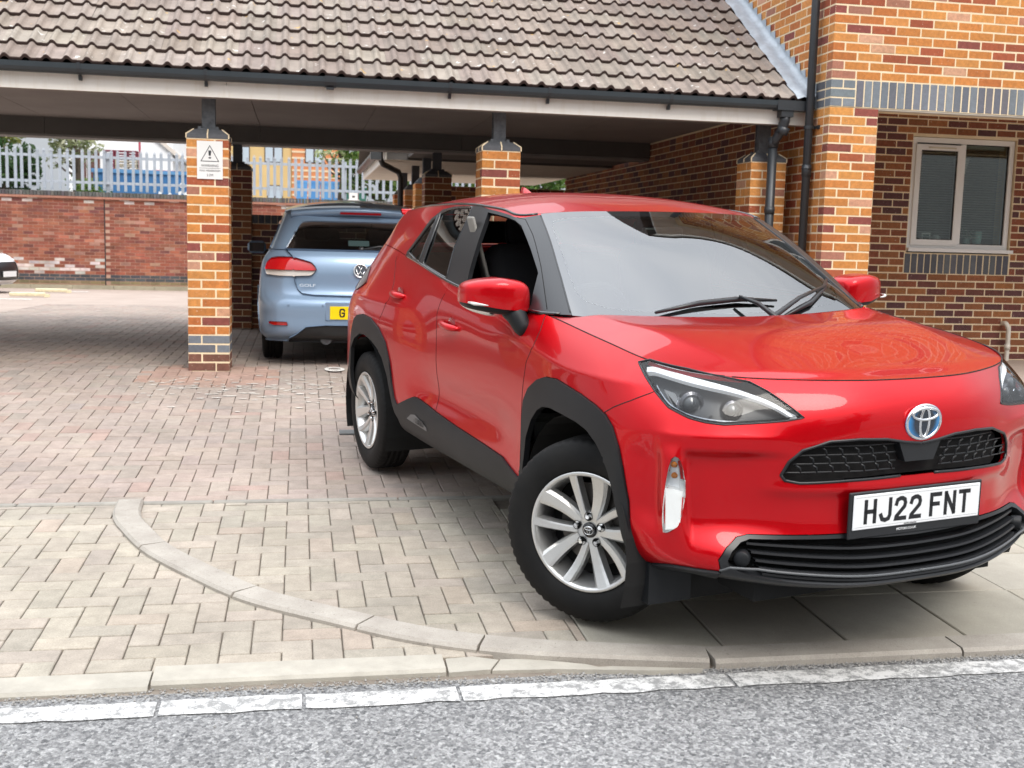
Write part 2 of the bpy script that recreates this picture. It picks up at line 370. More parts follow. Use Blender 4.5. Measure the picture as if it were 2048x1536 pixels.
# broken mortar fillet where the dropped kerb meets the curve, and loose grit in the channel
for pts in ([(-3.876, -5.53), (-3.74, -5.52), (-3.70, -5.44), (-3.78, -5.40), (-3.872, -5.41)], [(-3.735, -5.52), (-3.55, -5.53), (-3.35, -5.555), (-3.42, -5.50), (-3.60, -5.43), (-3.69, -5.425)], [(-3.545, -5.535), (-3.2, -5.59), (-3.05, -5.59), (-3.34, -5.535)]):
    m = MB(); m.prism([(p[0], p[1]) for p in pts], 2, gz(-5.5)-.05, gz(-5.5)+random.uniform(-.002, .006)); m.build('mortar_patch', M_DROP, PAVE)
grit = MB(); gm = plain('grit', (.30, .29, .275), .95, var=.45, scale=90)
for i in range(5200):
    x = random.uniform(-8, 2.2); y = -5.578+random.gauss(0, .014); y = min(y, -5.553)
    if x < -3.9: y = max(-5.61, -5.56+random.gauss(0, .018))
    if random.random() < .06: y = random.uniform(-6.9, -5.7)
    r = random.uniform(.0015, .0048)*(1.3 if random.random() < .1 else 1); z = gz(y)-.010+r*.4
    a = random.uniform(0, 6.3); ca, sa = math.cos(a)*r, math.sin(a)*r
    grit.add([(x+ca, y+sa, z), (x-sa, y+ca, z), (x-ca, y-sa, z), (x+sa, y-ca, z), (x, y, z+r), (x, y, z-r)], [(0, 1, 4), (1, 2, 4), (2, 3, 4), (3, 0, 4), (1, 0, 5), (2, 1, 5), (3, 2, 5), (0, 3, 5)])
o = grit.build('loose_grit', gm, fix=False); tag(o, 'loose grey grit gathered in the road channel along the kerb', 'grit', kind='stuff')
# footway slabs
M_SLAB = N('concrete paving slab'); k = M_SLAB; co = k.coord('World'); oc = k.n('ShaderNodeObjectInfo').outputs['Color']
c = k.mix(1, oc, k.ramp(k.noise(4.5, 5, .6, co=co), (.3, .86), (.7, 1.1)), 'MULTIPLY'); c = k.mix(.5, c, k.ramp(k.noise(260, 2, co=co), (.3, .75), (.7, 1.2)), 'MULTIPLY')
c = k.mix(k.ramp(k.noise(26, 5, .75, co=co), (.66, 0.0), (.76, .7)), c, (.15, .145, .13)); k.base(c); k.set(Roughness=.9); k.bump(k.noise(190, 3, co=co), .3, .002); M_SLAB = k.m
sl = MB(); sl.add(*chamfer(.452, .462, .05, .004)); SLAB = sl.mesh('paving_slab', M_SLAB)
for j, yc in enumerate([-5.203, -4.736, -4.268, -3.80]):
    for i in range(11):
        xc = -3.368+.2295+.459*i-.012*j*0
        link('paving_slab', SLAB, PAVE, (xc, yc, gz(yc)-.022+random.uniform(-.0015, .0015)), (gslope(yc), random.uniform(-.003, .003), random.uniform(-.004, .004)), jit((.345, .32, .265), .06))
# drain grate and painted bay number and bay lines
d = MB(); d.box(-4.09, -3.62, -1.80, -1.65, .10, .112)
for i in range(9): d.box(-3.99+.036*i, -3.975+.036*i, -1.77, -1.68, .112, .119)
o = d.build('drain_channel', plain('galvanised grate', (.16, .165, .16), .6, .3), loc=(0, 0, gz(-1.72)-.108)); tag(o, 'grey slotted drain channel set in the pink blocks beside the rear tyre', 'drain')
M_PAINT = plain('white bay paint', (.72, .70, .66), .8, var=.2, scale=20)
M_PAINTY = plain('cream bay paint', (.70, .62, .42), .8, var=.2, scale=20)
# ------------------------------------------------------------------ brick building on the right
BLD = empty('brick_building', label='two storey orange brick building with blue brick band and recessed window on the right', cat='building')
J0 = 2.55; CH = .075
def zj(k): return J0+CH*k
GB = .12      # walls run a little below ground
front = MB()  # mortar backing set 4 mm behind the brick faces
front.box(.0012, .4388, .0012, .32, GB, zj(0)-.004)                      # corner pier
front.box(.0012, 6.496, .0012, .30, zj(0)+.001, 6.30)                   # wall over the lintel
FRONT = front.build('front_wall', M_MORTAR, BLD)
side = MB(); side.box(.0014, .32, .321, 9.5, GB, 6.30); SIDE = side.build('side_wall', M_MORTAR, BLD)
DB = .1025
def course_front(k, x0, x1, off, pal, parent, D=DB, yface=0.0, mb=None, holes=()):
    z = zj(k)+CH/2 if not isinstance(k, float) else k
    x = x0+off-.225 if off else x0
    while x < x1-.02:
        a, b_ = max(x, x0), min(x+.215, x1)
        if b_-a > .03:
            segs = [(a, b_)]
            for hx0, hx1, hz0, hz1 in holes:
                if hz0 < z < hz1:
                    ns = []
                    for s0, s1 in segs:
                        if s1 <= hx0 or s0 >= hx1: ns.append((s0, s1)); continue
                        if s0 < hx0-.03: ns.append((s0, hx0-.005))
                        if s1 > hx1+.03: ns.append((hx1+.005, s1))
                    segs = ns
            for s0, s1 in segs:
                c = ((s0+s1)/2, yface+D/2, z)
                if mb is None or in_view(c, .03): brick(parent, c, s1-s0, D, .065, pick(pal))
                else: brick_into(mb, c, s1-s0, D, .065, pick(pal))
        x += .225
rest = MB()
for k in range(3, 48):           # upper wall; first course over the band starts with a stretcher
    course_front(k, 0, 6.5, 0 if k % 2 else .1125, PAL_FRONT, FRONT, mb=rest)
for k in range(-32, 0): course_front(k, 0, .44, 0 if k % 2 else .1125, PAL_FRONT, FRONT, mb=rest)
rest.build('bricks', M_BRICK_A, FRONT)['kind'] = 'stuff'
# quoin of blue bricks and soldier band
for k in range(3):
    z = zj(k)+CH/2
    for a, b_ in (((0, .105), (.115, .219)) if k != 1 else ((0, .219),)):
        brick(FRONT, ((a+b_)/2, DB/2-.001, z), b_-a, DB, .065, pick(PAL_BLUE), name='blue_brick', mat=M_BLUE_O, key='b')
for i in range(84):
    x = .229+.075*i+.0325
    brick(FRONT, (x, DB/2-.001, zj(1.5)), .065, DB, .215, pick(PAL_BLUE), name='blue_brick', mat=M_BLUE_O, key='b')
# return of the quoin and the side wall, seen from the left
srest = MB(); n_side = 0
for k in range(-32, 48):
    z = zj(k)+CH/2; blue = 0 <= k < 3
    y = .1075 if k % 2 else .1075+.1125-.225
    if blue: y = .1075
    first = True
    while y < 9.4:
        a, b_ = max(y, .1075), y+.215
        if first and (k % 2 == 0) and not blue: b_ = .215
        if b_-a > .03:
            c = (DB/2, (a+b_)/2, z); hid = (z < 2.4+.646*(c[1]-.4)+.03 and z > 2.66)
            isb = blue and c[1] < .25
            pal = PAL_BLUE if isb else PAL_FRONT if (c[1] < .95 or z > 2.66) else PAL_REC  # inside the carport darker bricks put its shade into the colour
            near = c[1] < 2.4 and not hid and z > .9 and in_view((0, c[1], z), .02) and (c[1] < .75 or z > 2.7)
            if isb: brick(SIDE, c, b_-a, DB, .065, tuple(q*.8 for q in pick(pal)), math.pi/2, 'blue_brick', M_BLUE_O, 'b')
            elif near: brick(SIDE, c, b_-a, DB, .065, pick(pal), math.pi/2); n_side += 1
            elif not hid: brick_into(srest, c, b_-a, DB, .065, pick(pal), 1)
        y = b_+.01; first = False
srest.build('bricks', M_BRICK_A, SIDE)['kind'] = 'stuff'
# recessed ground-floor wall with the window
YR = 1.85; rec = MB(); WX0, WX1, WZ0, WZ1 = 1.845, 3.03, 1.36, 2.545
for bx in ((.33, WX0, GB, 2.86), (WX1, 6.5, GB, 2.86), (WX0, WX1, GB, WZ0), (WX0, WX1, WZ1, 2.86)): rec.box(bx[0], bx[1], YR+.0015, YR+.3, bx[2], bx[3])
rec.box(6.2, 6.5, .31, YR, GB, 2.55)
REC = rec.build('recess_wall', M_MORTAR, BLD); rrest = MB()
for n in range(-14, 24):
    z = 1.145+.075*n+.0375
    if z > 2.86: break
    off = .0975 if n % 2 else .21
    soldier = (1.83, 3.045, 1.145, 1.37)
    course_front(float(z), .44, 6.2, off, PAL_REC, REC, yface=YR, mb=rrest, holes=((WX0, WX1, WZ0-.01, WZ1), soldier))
rrest.build('bricks', M_BRICK_A, REC)['kind'] = 'stuff'
for i in range(16): brick(REC, (1.835+.0755*i+.0335, YR+DB/2-.002, 1.2475), .064, DB, .2, pick(PAL_SOLD), name='blue_brick', mat=M_BLUE_O, key='b')
M_SOFF = plain('painted soffit board', (.50, .46, .40), .7, var=.06, scale=3)
s = MB(); s.box(.33, 6.5, .302, YR+.3, 2.87, 2.90); s.box(.44, 6.5, .006, .10, 2.538, 2.5495); s.build('soffit', M_SOFF, BLD)
M_FLOOR = plain('room floor', (.1, .09, .08), .8); M_ROOM = plain('room wall', (.35, .34, .31), .9)
r = MB(); r.box(1.2, 3.8, 5.0, 5.05, .3, 2.7); r.box(1.2, 1.25, YR+.31, 5, .3, 2.7); r.box(3.75, 3.8, YR+.31, 5, .3, 2.7); r.box(1.2, 3.8, YR+.31, 5, .28, .3); r.box(1.2, 3.8, YR+.31, 5, 2.7, 2.72); r.build('room_lining', M_ROOM, BLD)
# window: white frame, casement on the left, fixed light on the right, blind behind
M_UPVC = plain('white frame plastic', (.80, .79, .77), .35, var=.03, scale=3)
M_GLASS = N('window glass'); M_GLASS.set(Base_Color=(.93, .97, .96), Roughness=.01, IOR=1.5, Transmission_Weight=1.0, Specular_IOR_Level=.6)
M_GLASS = M_GLASS.m
def thin_glass(name, tint, refl=1.0, rough=0.0, ior=1.5):
    k = N(name); k.t.nodes.remove(k.b)
    fr = k.n('ShaderNodeFresnel'); fr.inputs['IOR'].default_value = ior
    tr = k.n('ShaderNodeBsdfTransparent'); tr.inputs[0].default_value = (*tint, 1)
    gl = k.n('ShaderNodeBsdfGlossy'); gl.inputs['Roughness'].default_value = rough; gl.inputs[0].default_value = (refl, refl, refl, 1)
    mx_ = k.n('ShaderNodeMixShader'); k.l(fr.outputs[0], mx_.inputs[0]); k.l(tr.outputs[0], mx_.inputs[1]); k.l(gl.outputs[0], mx_.inputs[2]); k.l(mx_.outputs[0], k.o.inputs[0])
    return k.m
M_PANE = thin_glass('pane glass', (.85, .9, .88), 1.0, .0, 1.5)
WIN = empty('window'); WIN.parent = BLD
def frame(mb, x0, x1, z0, z1, w_, y0, y1):
    mb.box(x0, x0+w_, y0, y1, z0, z1); mb.box(x1-w_, x1, y0, y1, z0, z1); mb.box(x0+w_, x1-w_, y0+.0005, y1, z0, z0+w_); mb.box(x0+w_, x1-w_, y0+.0005, y1, z1-w_, z1)
yw = YR+.03
m = MB(); frame(m, WX0+.012, WX1-.008, WZ0+.045, WZ1-.005, .052, yw, yw+.07); m.box(2.405, 2.465, yw+.0006, yw+.07, WZ0+.1, WZ1-.06); m.build('frame', M_UPVC, WIN)
m = MB(); frame(m, WX0+.05, 2.425, WZ0+.08, WZ1-.075, .058, yw-.018, yw+.04); m.build('casement', M_UPVC, WIN)
m = MB(); m.box(2.03, 2.34, yw-.026, yw-.018, WZ1-.115, WZ1-.10); m.build('trickle_vent', plain('vent cover', (.62, .57, .45), .5), WIN)
m = MB(); m.box(WX0-.0, WX1+.02, YR-.045, yw+.02, WZ0+.012, WZ0+.047); m.build('sill', M_UPVC, WIN)
M_GASK = plain('black gasket', (.015, .015, .017), .6)
for x0, x1, z0, z1, yy in ((WX0+.108, 2.367, WZ0+.138, WZ1-.133, yw-.004), (2.465, WX1-.06, WZ0+.097, WZ1-.057, yw+.02)):
    m = MB(); frame(m, x0, x1, z0, z1, .009, yy-.004, yy+.01); m.build('gasket', M_GASK, WIN)
    m = MB(); m.box(x0+.004, x1-.004, yy, yy+.004, z0+.004, z1-.004); m.build('pane', M_PANE, WIN)
M_BLIND = plain('blind slat', (.5, .5, .47), .55, var=.05)
sl_ = MB()
sl_.add([(-.55, -.011, -.004), (.55, -.011, -.004), (.55, .011, .005), (-.55, .011, .005)], [(0, 1, 2, 3)]); SLAT = sl_.mesh('blind_slat', M_BLIND)
BLI = empty('window_blind', label='pale horizontal slat blind hanging behind the recessed window', cat='blind')
for i in range(39): link('slat', SLAT, BLI, (2.44, yw+.13, WZ0+.17+.0255*i))
m = MB(); m.box(1.9, 2.98, yw+.1, yw+.15, WZ1-.09, WZ1-.055); m.build('head_rail', M_BLIND, BLI)
def pot(x, y, z, r, h, col, name, label, cat):
    m = MB(); m.lathe([(0, 0), (r*.75, 0), (r, h), (r*.88, h), (r*.8, h*.85), (0, h*.85)], 16, 2); o = m.build(name, plain(name, col, .5), smooth=False, loc=(x, y, z)); tag(o, label, cat); return o
zs = WZ0+.10; m = MB(); m.box(1.87, 3.0, yw+.075, yw+.30, zs-.03, zs); m.build('window_board', M_UPVC, WIN)
m = MB(); m.box(-.05, .05, -.03, .03, 0, .11); m.box(-.035, .035, -.034, -.03, .025, .095, mi=1); tag(m.build('desk_clock', [M_UPVC, plain('clock face', (.05, .09, .08), .3)], loc=(2.16, yw+.17, zs)), 'small white clock with dark face on the sill behind the left pane', 'clock')
m = MB(); m.lathe([(0, 0), (.05, 0), (.06, .03), (.045, .075), (.02, .09), (0, .09)], 12, 2); tag(m.build('white_cloth_bundle', M_UPVC, smooth=True, loc=(2.29, yw+.17, zs)), 'white crumpled bundle beside the clock behind the left pane', 'bundle')
leafg = plain('house plant leaf', (.03, .10, .05), .5, var=.3, scale=30)
def sprig(name, x, y, z, hgt, n, label):
    m = MB()
    for i in range(n):
        a = random.uniform(0, 6.28); t = random.uniform(.2, 1); l_ = hgt*random.uniform(.35, .6); b0 = Vector((math.cos(a)*.02, math.sin(a)*.02, hgt*t*.5)); tip = b0+Vector((math.cos(a)*l_*.7, math.sin(a)*l_*.5, l_*.7)); sd_ = Vector((-math.sin(a), math.cos(a), 0))*l_*.18; mid = (b0+tip)/2+Vector((0, 0, l_*.12))
        m.add([b0, mid+sd_, tip, mid-sd_], [(0, 1, 2, 3)])
    e = empty(name, (x, y, z), label=label, cat='plant'); m.build('leaves', leafg, e, fix=False)
    p = MB(); p.lathe([(0, 0), (.035, 0), (.045, .07), (.038, .07), (0, .06)], 14, 2); p.build('pot', plain('plant pot', (.20, .30, .28), .4), e)
sprig('house_plant', 2.66, yw+.19, zs, .22, 26, 'dark green house plant on the sill behind the right pane')
sprig('low_plant', 1.99, yw+.18, zs, .09, 14, 'low green plant on the sill behind the left pane')
m = MB(); m.lathe([(0, 0), (.04, 0), (.05, .06), (.05, .14), (.045, .14), (.045, .02), (0, .02)], 16, 2); tag(m.build('glass_jar', plain('jar', (.35, .55, .52), .15), smooth=True, loc=(2.78, yw+.18, zs)), 'pale green jar beside the plant behind the right pane', 'jar')
m = MB(); m.tube([(0, 0, 0), (0, 0, .5), (.02, 0, .62)], .012); m.lathe([(.05, .62), (.085, .78)], 16, 2); tag(m.build('picture_card', M_UPVC, loc=(2.70, yw+.45, 1.6)), 'white lamp seen dimly inside the room behind the right pane', 'lamp')
# white waste pipe low on the recessed wall
M_WPIPE = plain('white waste pipe', (.72, .68, .60), .45, var=.08, scale=14)
m = MB(); pts = [(3.02, YR+.0, .635), (3.02, YR-.06, .64), (3.035, YR-.075, .60), (3.05, YR-.075, .55), (3.05, YR-.075, .17)]
m.tube(spline(pts, 6), .024, 12); m.tube([(3.05, YR-.075, .36), (3.05, YR-.075, .42)], .030, 12); m.build('waste_pipe', M_WPIPE, BLD, smooth=True)
# downpipe on the corner
M_PIPE = plain('dark grey rainwater pipe', (.028, .032, .037), .38, var=.15, scale=8)
PX, PY = -.062, .245
m = MB(); m.tube([(PX, PY, .2), (PX, PY, 6.2)], .036, 18); m.build('downpipe', M_PIPE, BLD, smooth=True)
for z in (2.03, 4.1):
    m = MB(); m.tube([(PX, PY, z-.05), (PX, PY, z+.05)], .0415, 18); m.tube([(PX, PY, z+.012), (PX, PY, z+.026)], .045, 18); m.build('pipe_socket', M_PIPE, BLD, smooth=True)
for z in (2.395, .75, 4.3):
    m = MB(); m.tube([(PX, PY, z-.014), (PX, PY, z+.014)], .043, 18); m.box(PX+.02, .004, PY-.012, PY+.012, z-.012, z+.012); m.box(-.012, .003, PY-.085, PY-.04, z-.016, z+.016); m.build('pipe_bracket', M_PIPE, BLD)
# upper floor: eaves, roof and two windows beyond the top of the picture (they show in the car's glass)
e = MB(); e.box(-.28, 6.8, -.45, .0, 6.30, 6.32); e.box(-.28, 0.0, .0, 9.6, 6.30, 6.32); e.box(-.28, 6.8, -.47, -.45, 6.30, 6.50); e.build('eaves_board', plain('white eaves board', (.78, .77, .73), .5), BLD)
rf = MB(); rf.add([(-.35, -.55, 6.47), (6.9, -.55, 6.47), (6.9, 4.6, 9.8), (-.35, 4.6, 9.8), (-.35, 9.7, 6.47), (6.9, 9.7, 6.47)], [(0, 1, 2, 3), (3, 2, 5, 4), (0, 3, 4), (1, 5, 2), (0, 4, 5, 1)]); rf.build('roof', plain('brown roof', (.13, .105, .095), .9), BLD)
M_DKGLASS = N('dark window glass').set(Base_Color=(.03, .04, .045), Roughness=.04).m
for x0 in (1.4, 4.0):
    wn = empty('window'); wn.parent = BLD
    m = MB(); frame(m, x0, x0+1.2, 4.6, 5.7, .06, -.03, .03); m.box(x0+.57, x0+.63, -.029, .03, 4.66, 5.64); m.build('frame', M_UPVC, wn)
    m = MB(); m.box(x0+.06, x0+1.14, -.012, .0, 4.66, 5.64); m.build('pane', M_DKGLASS, wn)
# ------------------------------------------------------------------ carport
CAR = empty('carport', label='open carport with brown tiled roof on orange brick piers left of the building', cat='carport')
M_CAPB = plain('blue cap brick', (.085, .09, .10), .55, var=.2, scale=25)
M_POST = plain('dark steel post', (.045, .05, .06), .5, var=.2, scale=12)
M_POST_G = plain('galvanised steel post', (.13, .14, .15), .45, var=.35, scale=22, metal=.3)
PW = .328
def pier(x0, y0, zb, ztop, keep, post_top, dark=False, blue=(), cols=True, pal=None):
    """1.5 brick square pier, four bricks a course laid pinwheel fashion round a mortar core"""
    core = MB(); core.box(x0+.0012, x0+PW-.0012, y0+.0012, y0+PW-.0012, zb, ztop); P_ = core.build('pier', M_MORTAR, CAR)
    n = int(round((ztop-zb)/CH)); rest = MB()
    for k in range(n):
        z = ztop-CH*k-CH/2-.002; pl = PAL_FRONT if pal is None else pal
        name, mat, key = 'brick', M_BRICK_O, 'o'
        if k in blue: pl, name, mat, key = PAL_BLUE, 'blue_brick', M_BLUE_O, 'b'
        elif blue and k > max(blue): pl = [(1, (.20, .085, .06)), (1, (.24, .10, .07))]
        h_ = .1075; L = .2155; S = .1025
        if k % 2 == 0: bs = [(L/2, S/2, 0), (PW-S/2, L/2, 1), (PW-L/2, PW-S/2, 0), (S/2, PW-L/2, 1)]
        else: bs = [(PW-L/2, S/2, 0), (PW-S/2, PW-L/2, 1), (L/2, PW-S/2, 0), (S/2, L/2, 1)]
        for cx, cy, r_ in bs:
            c = (x0+cx, y0+cy, z)
            if keep: brick(P_, c, L, S, .065, pick(pl), r_*math.pi/2, name, mat, key)
            else: brick_into(rest, c, L, S, .065, pick(pl), r_)
    if rest.f: rest.build('bricks', M_BRICK_A, P_)['kind'] = 'stuff'
    # bevelled cap bricks
    cp = MB(); h1, h2, ins = .032, .075, .055; zt = ztop
    for i in range(2):
        for j in range(2):
            g = .005; xa, xb = (x0-.002, x0+PW/2-g) if i == 0 else (x0+PW/2+g, x0+PW+.002); ya, yb = (y0-.002, y0+PW/2-g) if j == 0 else (y0+PW/2+g, y0+PW+.002)
            xi, xj = (xa+ins, xb) if i == 0 else (xa, xb-ins); yi, yj = (ya+ins, yb) if j == 0 else (ya, yb-ins)
            cp.add([(xa, ya, zt), (xb, ya, zt), (xb, yb, zt), (xa, yb, zt), (xa, ya, zt+h1), (xb, ya, zt+h1), (xb, yb, zt+h1), (xa, yb, zt+h1), (xi, yi, zt+h2), (xj, yi, zt+h2), (xj, yj, zt+h2), (xi, yj, zt+h2)],
                [(3, 2, 1, 0), (0, 1, 5, 4), (1, 2, 6, 5), (2, 3, 7, 6), (3, 0, 4, 7), (4, 5, 9, 8), (5, 6, 10, 9), (6, 7, 11, 10), (7, 4, 8, 11), (8, 9, 10, 11)])
    cp.build('cap_brick', M_CAPB, P_)['kind'] = 'stuff'
    cm = MB(); cm.box(x0+.02, x0+PW-.02, y0+.02, y0+PW-.02, zt-.003, zt+.03)
    for i in (-1, 1):
        for j in (-1, 1):
            a = Vector((x0+PW/2+i*(PW/2+.0015), y0+PW/2+j*(PW/2+.0015), zt)); b_ = a+Vector((0, 0, h1)); c_ = b_+Vector((-i*ins, -j*ins, h2-h1)); cm.tube([a, b_, c_], .006, 6)
    a = Vector((x0+PW/2, y0-.003, zt)); cm.tube([a, a+Vector((0, 0, h1)), a+Vector((0, ins, h2))], .006, 6); a = Vector((x0-.003, y0+PW/2, zt)); cm.tube([a, a+Vector((0, 0, h1)), a+Vector((ins, 0, h2))], .006, 6)
    cm.build('cap_mortar', M_MORTAR, P_)
    xm, ym = x0+PW/2, y0+PW/2; hw = .052
    pb = MB(); pb.box(xm-hw, xm+hw, ym-hw, ym-hw+.008, zt+h2, post_top); pb.box(xm-hw, xm+hw, ym+hw-.008, ym+hw, zt+h2, post_top); pb.box(xm-hw+.012, xm+hw-.012, ym-hw+.008, ym+hw-.008, zt+h2, post_top)
    pb.box(xm-.085, xm+.085, ym-.085, ym+.085, zt+h2, zt+h2+.011)
    for i in (-1, 1):
        for j in (-1, 1): pb.box(xm+i*.068-.012, xm+i*.068+.012, ym+j*.068-.012, ym+j*.068+.012, zt+h2+.011, zt+h2+.027)
    pb.build('post', M_POST_G if keep else M_POST, P_)
    return P_
ZC = 2.115                       # underside of the pier caps
YF = .52
pier(-5.232, YF, .20, ZC, True, 2.47, blue=(21, 22)); pier(-2.842, YF, .20, ZC, True, 2.47); pier(-.445, YF+.02, .20, ZC, True, 2.47)
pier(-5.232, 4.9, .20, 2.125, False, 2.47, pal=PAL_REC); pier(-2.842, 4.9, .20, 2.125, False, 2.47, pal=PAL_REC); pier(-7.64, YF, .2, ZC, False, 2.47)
# roof structure
M_FASC = N('white fascia board'); k = M_FASC; co = k.coord('World'); mp_ = k.n('ShaderNodeMapping'); mp_.inputs['Scale'].default_value = (3, 3, .5); k.l(co, mp_.inputs[0])
k.base(k.mix(k.ramp(k.noise(5, 5, .65, co=mp_.outputs[0]), (.5, 0.0), (.8, .4)), (.88, .85, .79), (.68, .60, .46))); k.set(Roughness=.55); M_FASC = k.m
M_CEIL = plain('ceiling board', (.30, .265, .245), .8, var=.12, scale=1.5)
M_BEAM = plain('stained beam board', (.105, .098, .092), .7, var=.15, scale=3)
XL, XR = -12.0, -.004
fa = [(-12.0, -4.91), (-4.91, XR)]
for a, b_ in fa:
    m = MB(); m.box(a+.002, b_-.002, .385, .405, 2.425, 2.60); m.build('fascia', M_FASC, CAR)
m = MB(); m.box(-4.935, -4.885, .379, .386, 2.425, 2.52); m.build('fascia_joint', M_FASC, CAR)
m = MB(); m.box(XL, XR, .405, .50, 2.425, 2.437); m.build('eaves_soffit', M_CEIL, CAR)
m = MB(); m.box(XL, XR, .50, .90, 2.470, 2.66); m.build('front_beam', M_BEAM, CAR)
x = XL
while x < XR-.01:                # ceiling boards with narrow gaps
    m = MB(); b_ = min(x+1.2, XR); m.box(x+.003, b_-.003, .901, 4.899, 2.638, 2.65); m.build('ceiling_board', M_CEIL, CAR); x += 1.2
x = XL
while x < XR-.01:
    b_ = min(x+2.4, XR); m = MB(); m.box(x+.002, b_-.002, 4.901, 4.935, 2.455, 2.66); m.build('rear_beam_board', M_BEAM, CAR); x += 2.4
m = MB(); m.box(XL, XR, 4.94, 5.25, 2.425, 2.452); m.box(XL, XR, 5.25, 5.27, 2.425, 2.60); m.build('rear_eaves', plain('grey eaves', (.26, .25, .24), .7), CAR)
PT = math.atan(.646); cp_, sp_ = math.cos(PT), math.sin(PT)
Y0R, Z0R = .30, 2.615           # front lip of the lowest tiles
def onroof(s, h): return (Y0R+s*cp_-h*sp_, Z0R+s*sp_+h*cp_)
rb = MB(); (ya, za), (yb, zb_) = onroof(.06, -.03), onroof(3.05, -.03)
rb.add([(XL, ya, za), (XR, ya, za), (XR, yb, zb_), (XL, yb, zb_)], [(0, 1, 2, 3)]); rb.add([(XL, yb, zb_), (XR, yb, zb_), (XR, 5.4, 2.6), (XL, 5.4, 2.6)], [(0, 1, 2, 3)]); ROOF = rb.build('roof', plain('roof underlay', (.02, .02, .02), .9), CAR)
# double roman tile: two rolls and two pans, 0.294 m cover, 0.27 m gauge
TW, GA, TL = .294, .270, .335
def prof(x):
    """height of the top surface across a tile"""
    p = (x % .147)/.147; d = abs(p-.5)
    if d < .215: return .031*math.cos(d/.215*math.pi/2)**.75 if d < .2149 else 0
    return 0.0
N_ = 27; xs_ = [TW*i/(N_-1) for i in range(N_)]
def tile_geo():
    vs = []; fs = []
    rows = [(0.0, -.026), (0.0, -.004), (.005, 0.002), (TL*.5, .0), (TL, -.004)]
    for s_, dh in rows:
        for x_ in xs_:
            h_ = prof(x_)+(.026*(1-s_/TL)); vs.append((x_, s_, h_+dh))
    for r_ in range(len(rows)-1):
        for i in range(N_-1): fs.append((r_*N_+i, r_*N_+i+1, (r_+1)*N_+i+1, (r_+1)*N_+i))
    return vs, fs
TVS, TFS = tile_geo()
def tile_mat(name, attr):
    k = N(name); co = k.coord('World'); k.set(Roughness=.95)
    if attr: a = k.n('ShaderNodeVertexColor'); a.layer_name = 'tint'; c = a.outputs[0]
    else: c = k.n('ShaderNodeObjectInfo').outputs['Color']
    tx = k.n('ShaderNodeTexCoord').outputs['Object'] if not attr else None
    c = k.mix(1, c, k.ramp(k.noise(7, 5, .65, co=co), (.3, .80), (.7, 1.18)), 'MULTIPLY')
    c = k.mix(.6, c, k.ramp(k.noise(230, 2, co=co), (.3, .72), (.7, 1.25)), 'MULTIPLY')
    c = k.mix(k.ramp(k.noise(13, 4, .55, co=co), (.66, 0.0), (.69, .85)), c, (.60, .58, .54))      # pale lichen
    c = k.mix(k.ramp(k.noise(10.5, 3, .5, co=k.math('ADD', 1, 1) if False else co), (.715, 0.0), (.74, .8)), c, (.55, .34, .10)) # orange lichen
    c = k.mix(k.ramp(k.noise(21, 4, .6, co=co), (.26, .9), (.31, 0.0)), c, (.045, .035, .03))       # moss
    # the worn lip of each tile is dark brown concrete
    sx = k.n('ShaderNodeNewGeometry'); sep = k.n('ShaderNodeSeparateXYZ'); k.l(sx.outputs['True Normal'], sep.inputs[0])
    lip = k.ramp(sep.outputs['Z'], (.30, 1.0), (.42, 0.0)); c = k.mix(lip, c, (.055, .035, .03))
    k.base(c); k.bump(k.noise(260, 3, co=co), .4, .003); return k.m
M_TILE_O, M_TILE_A = tile_mat('concrete roof tile', False), tile_mat('concrete roof tile joined', True)
tm = MB(); tm.add(TVS, TFS); TILE = tm.mesh('roof_tile', M_TILE_O, smooth=False, fix=False)
PAL_TILE = [(4, (.265, .22, .188)), (3, (.29, .245, .21)), (2, (.24, .195, .165))]
tiles = []
for r_ in range(11):
    x = XR-.12-TW-(.147 if r_ % 2 else 0)*0
    while x > -12:
        tiles.append((x, r_)); x -= TW
nt_ = 0; trest = MB(); cand = []
for x, r_ in tiles:
    s0 = r_*GA; y_, z_ = onroof(s0, 0); cand.append((campos((x+TW/2, y_, z_)), x, r_))
cand.sort()
for d_, x, r_ in cand:
    s0 = r_*GA; y_, z_ = onroof(s0+random.uniform(-.004, .004), random.uniform(-.002, .002)); c = jit(pick(PAL_TILE), .08)
    vis = in_view((x+TW/2, y_, z_), .03)
    if vis and nt_ < 300:
        o = link('roof_tile', TILE, ROOF, (x, y_, z_), (PT+random.uniform(-.006, .006), random.uniform(-.006, .006), random.uniform(-.004, .004)), c); nt_ += 1
    else:
        trest.add([(x+p[0], y_+p[1]*cp_-p[2]*sp_, z_+p[1]*sp_+p[2]*cp_) for p in TVS], TFS, c)
trest.build('roof_tiles', M_TILE_A, ROOF, fix=False)['kind'] = 'stuff'
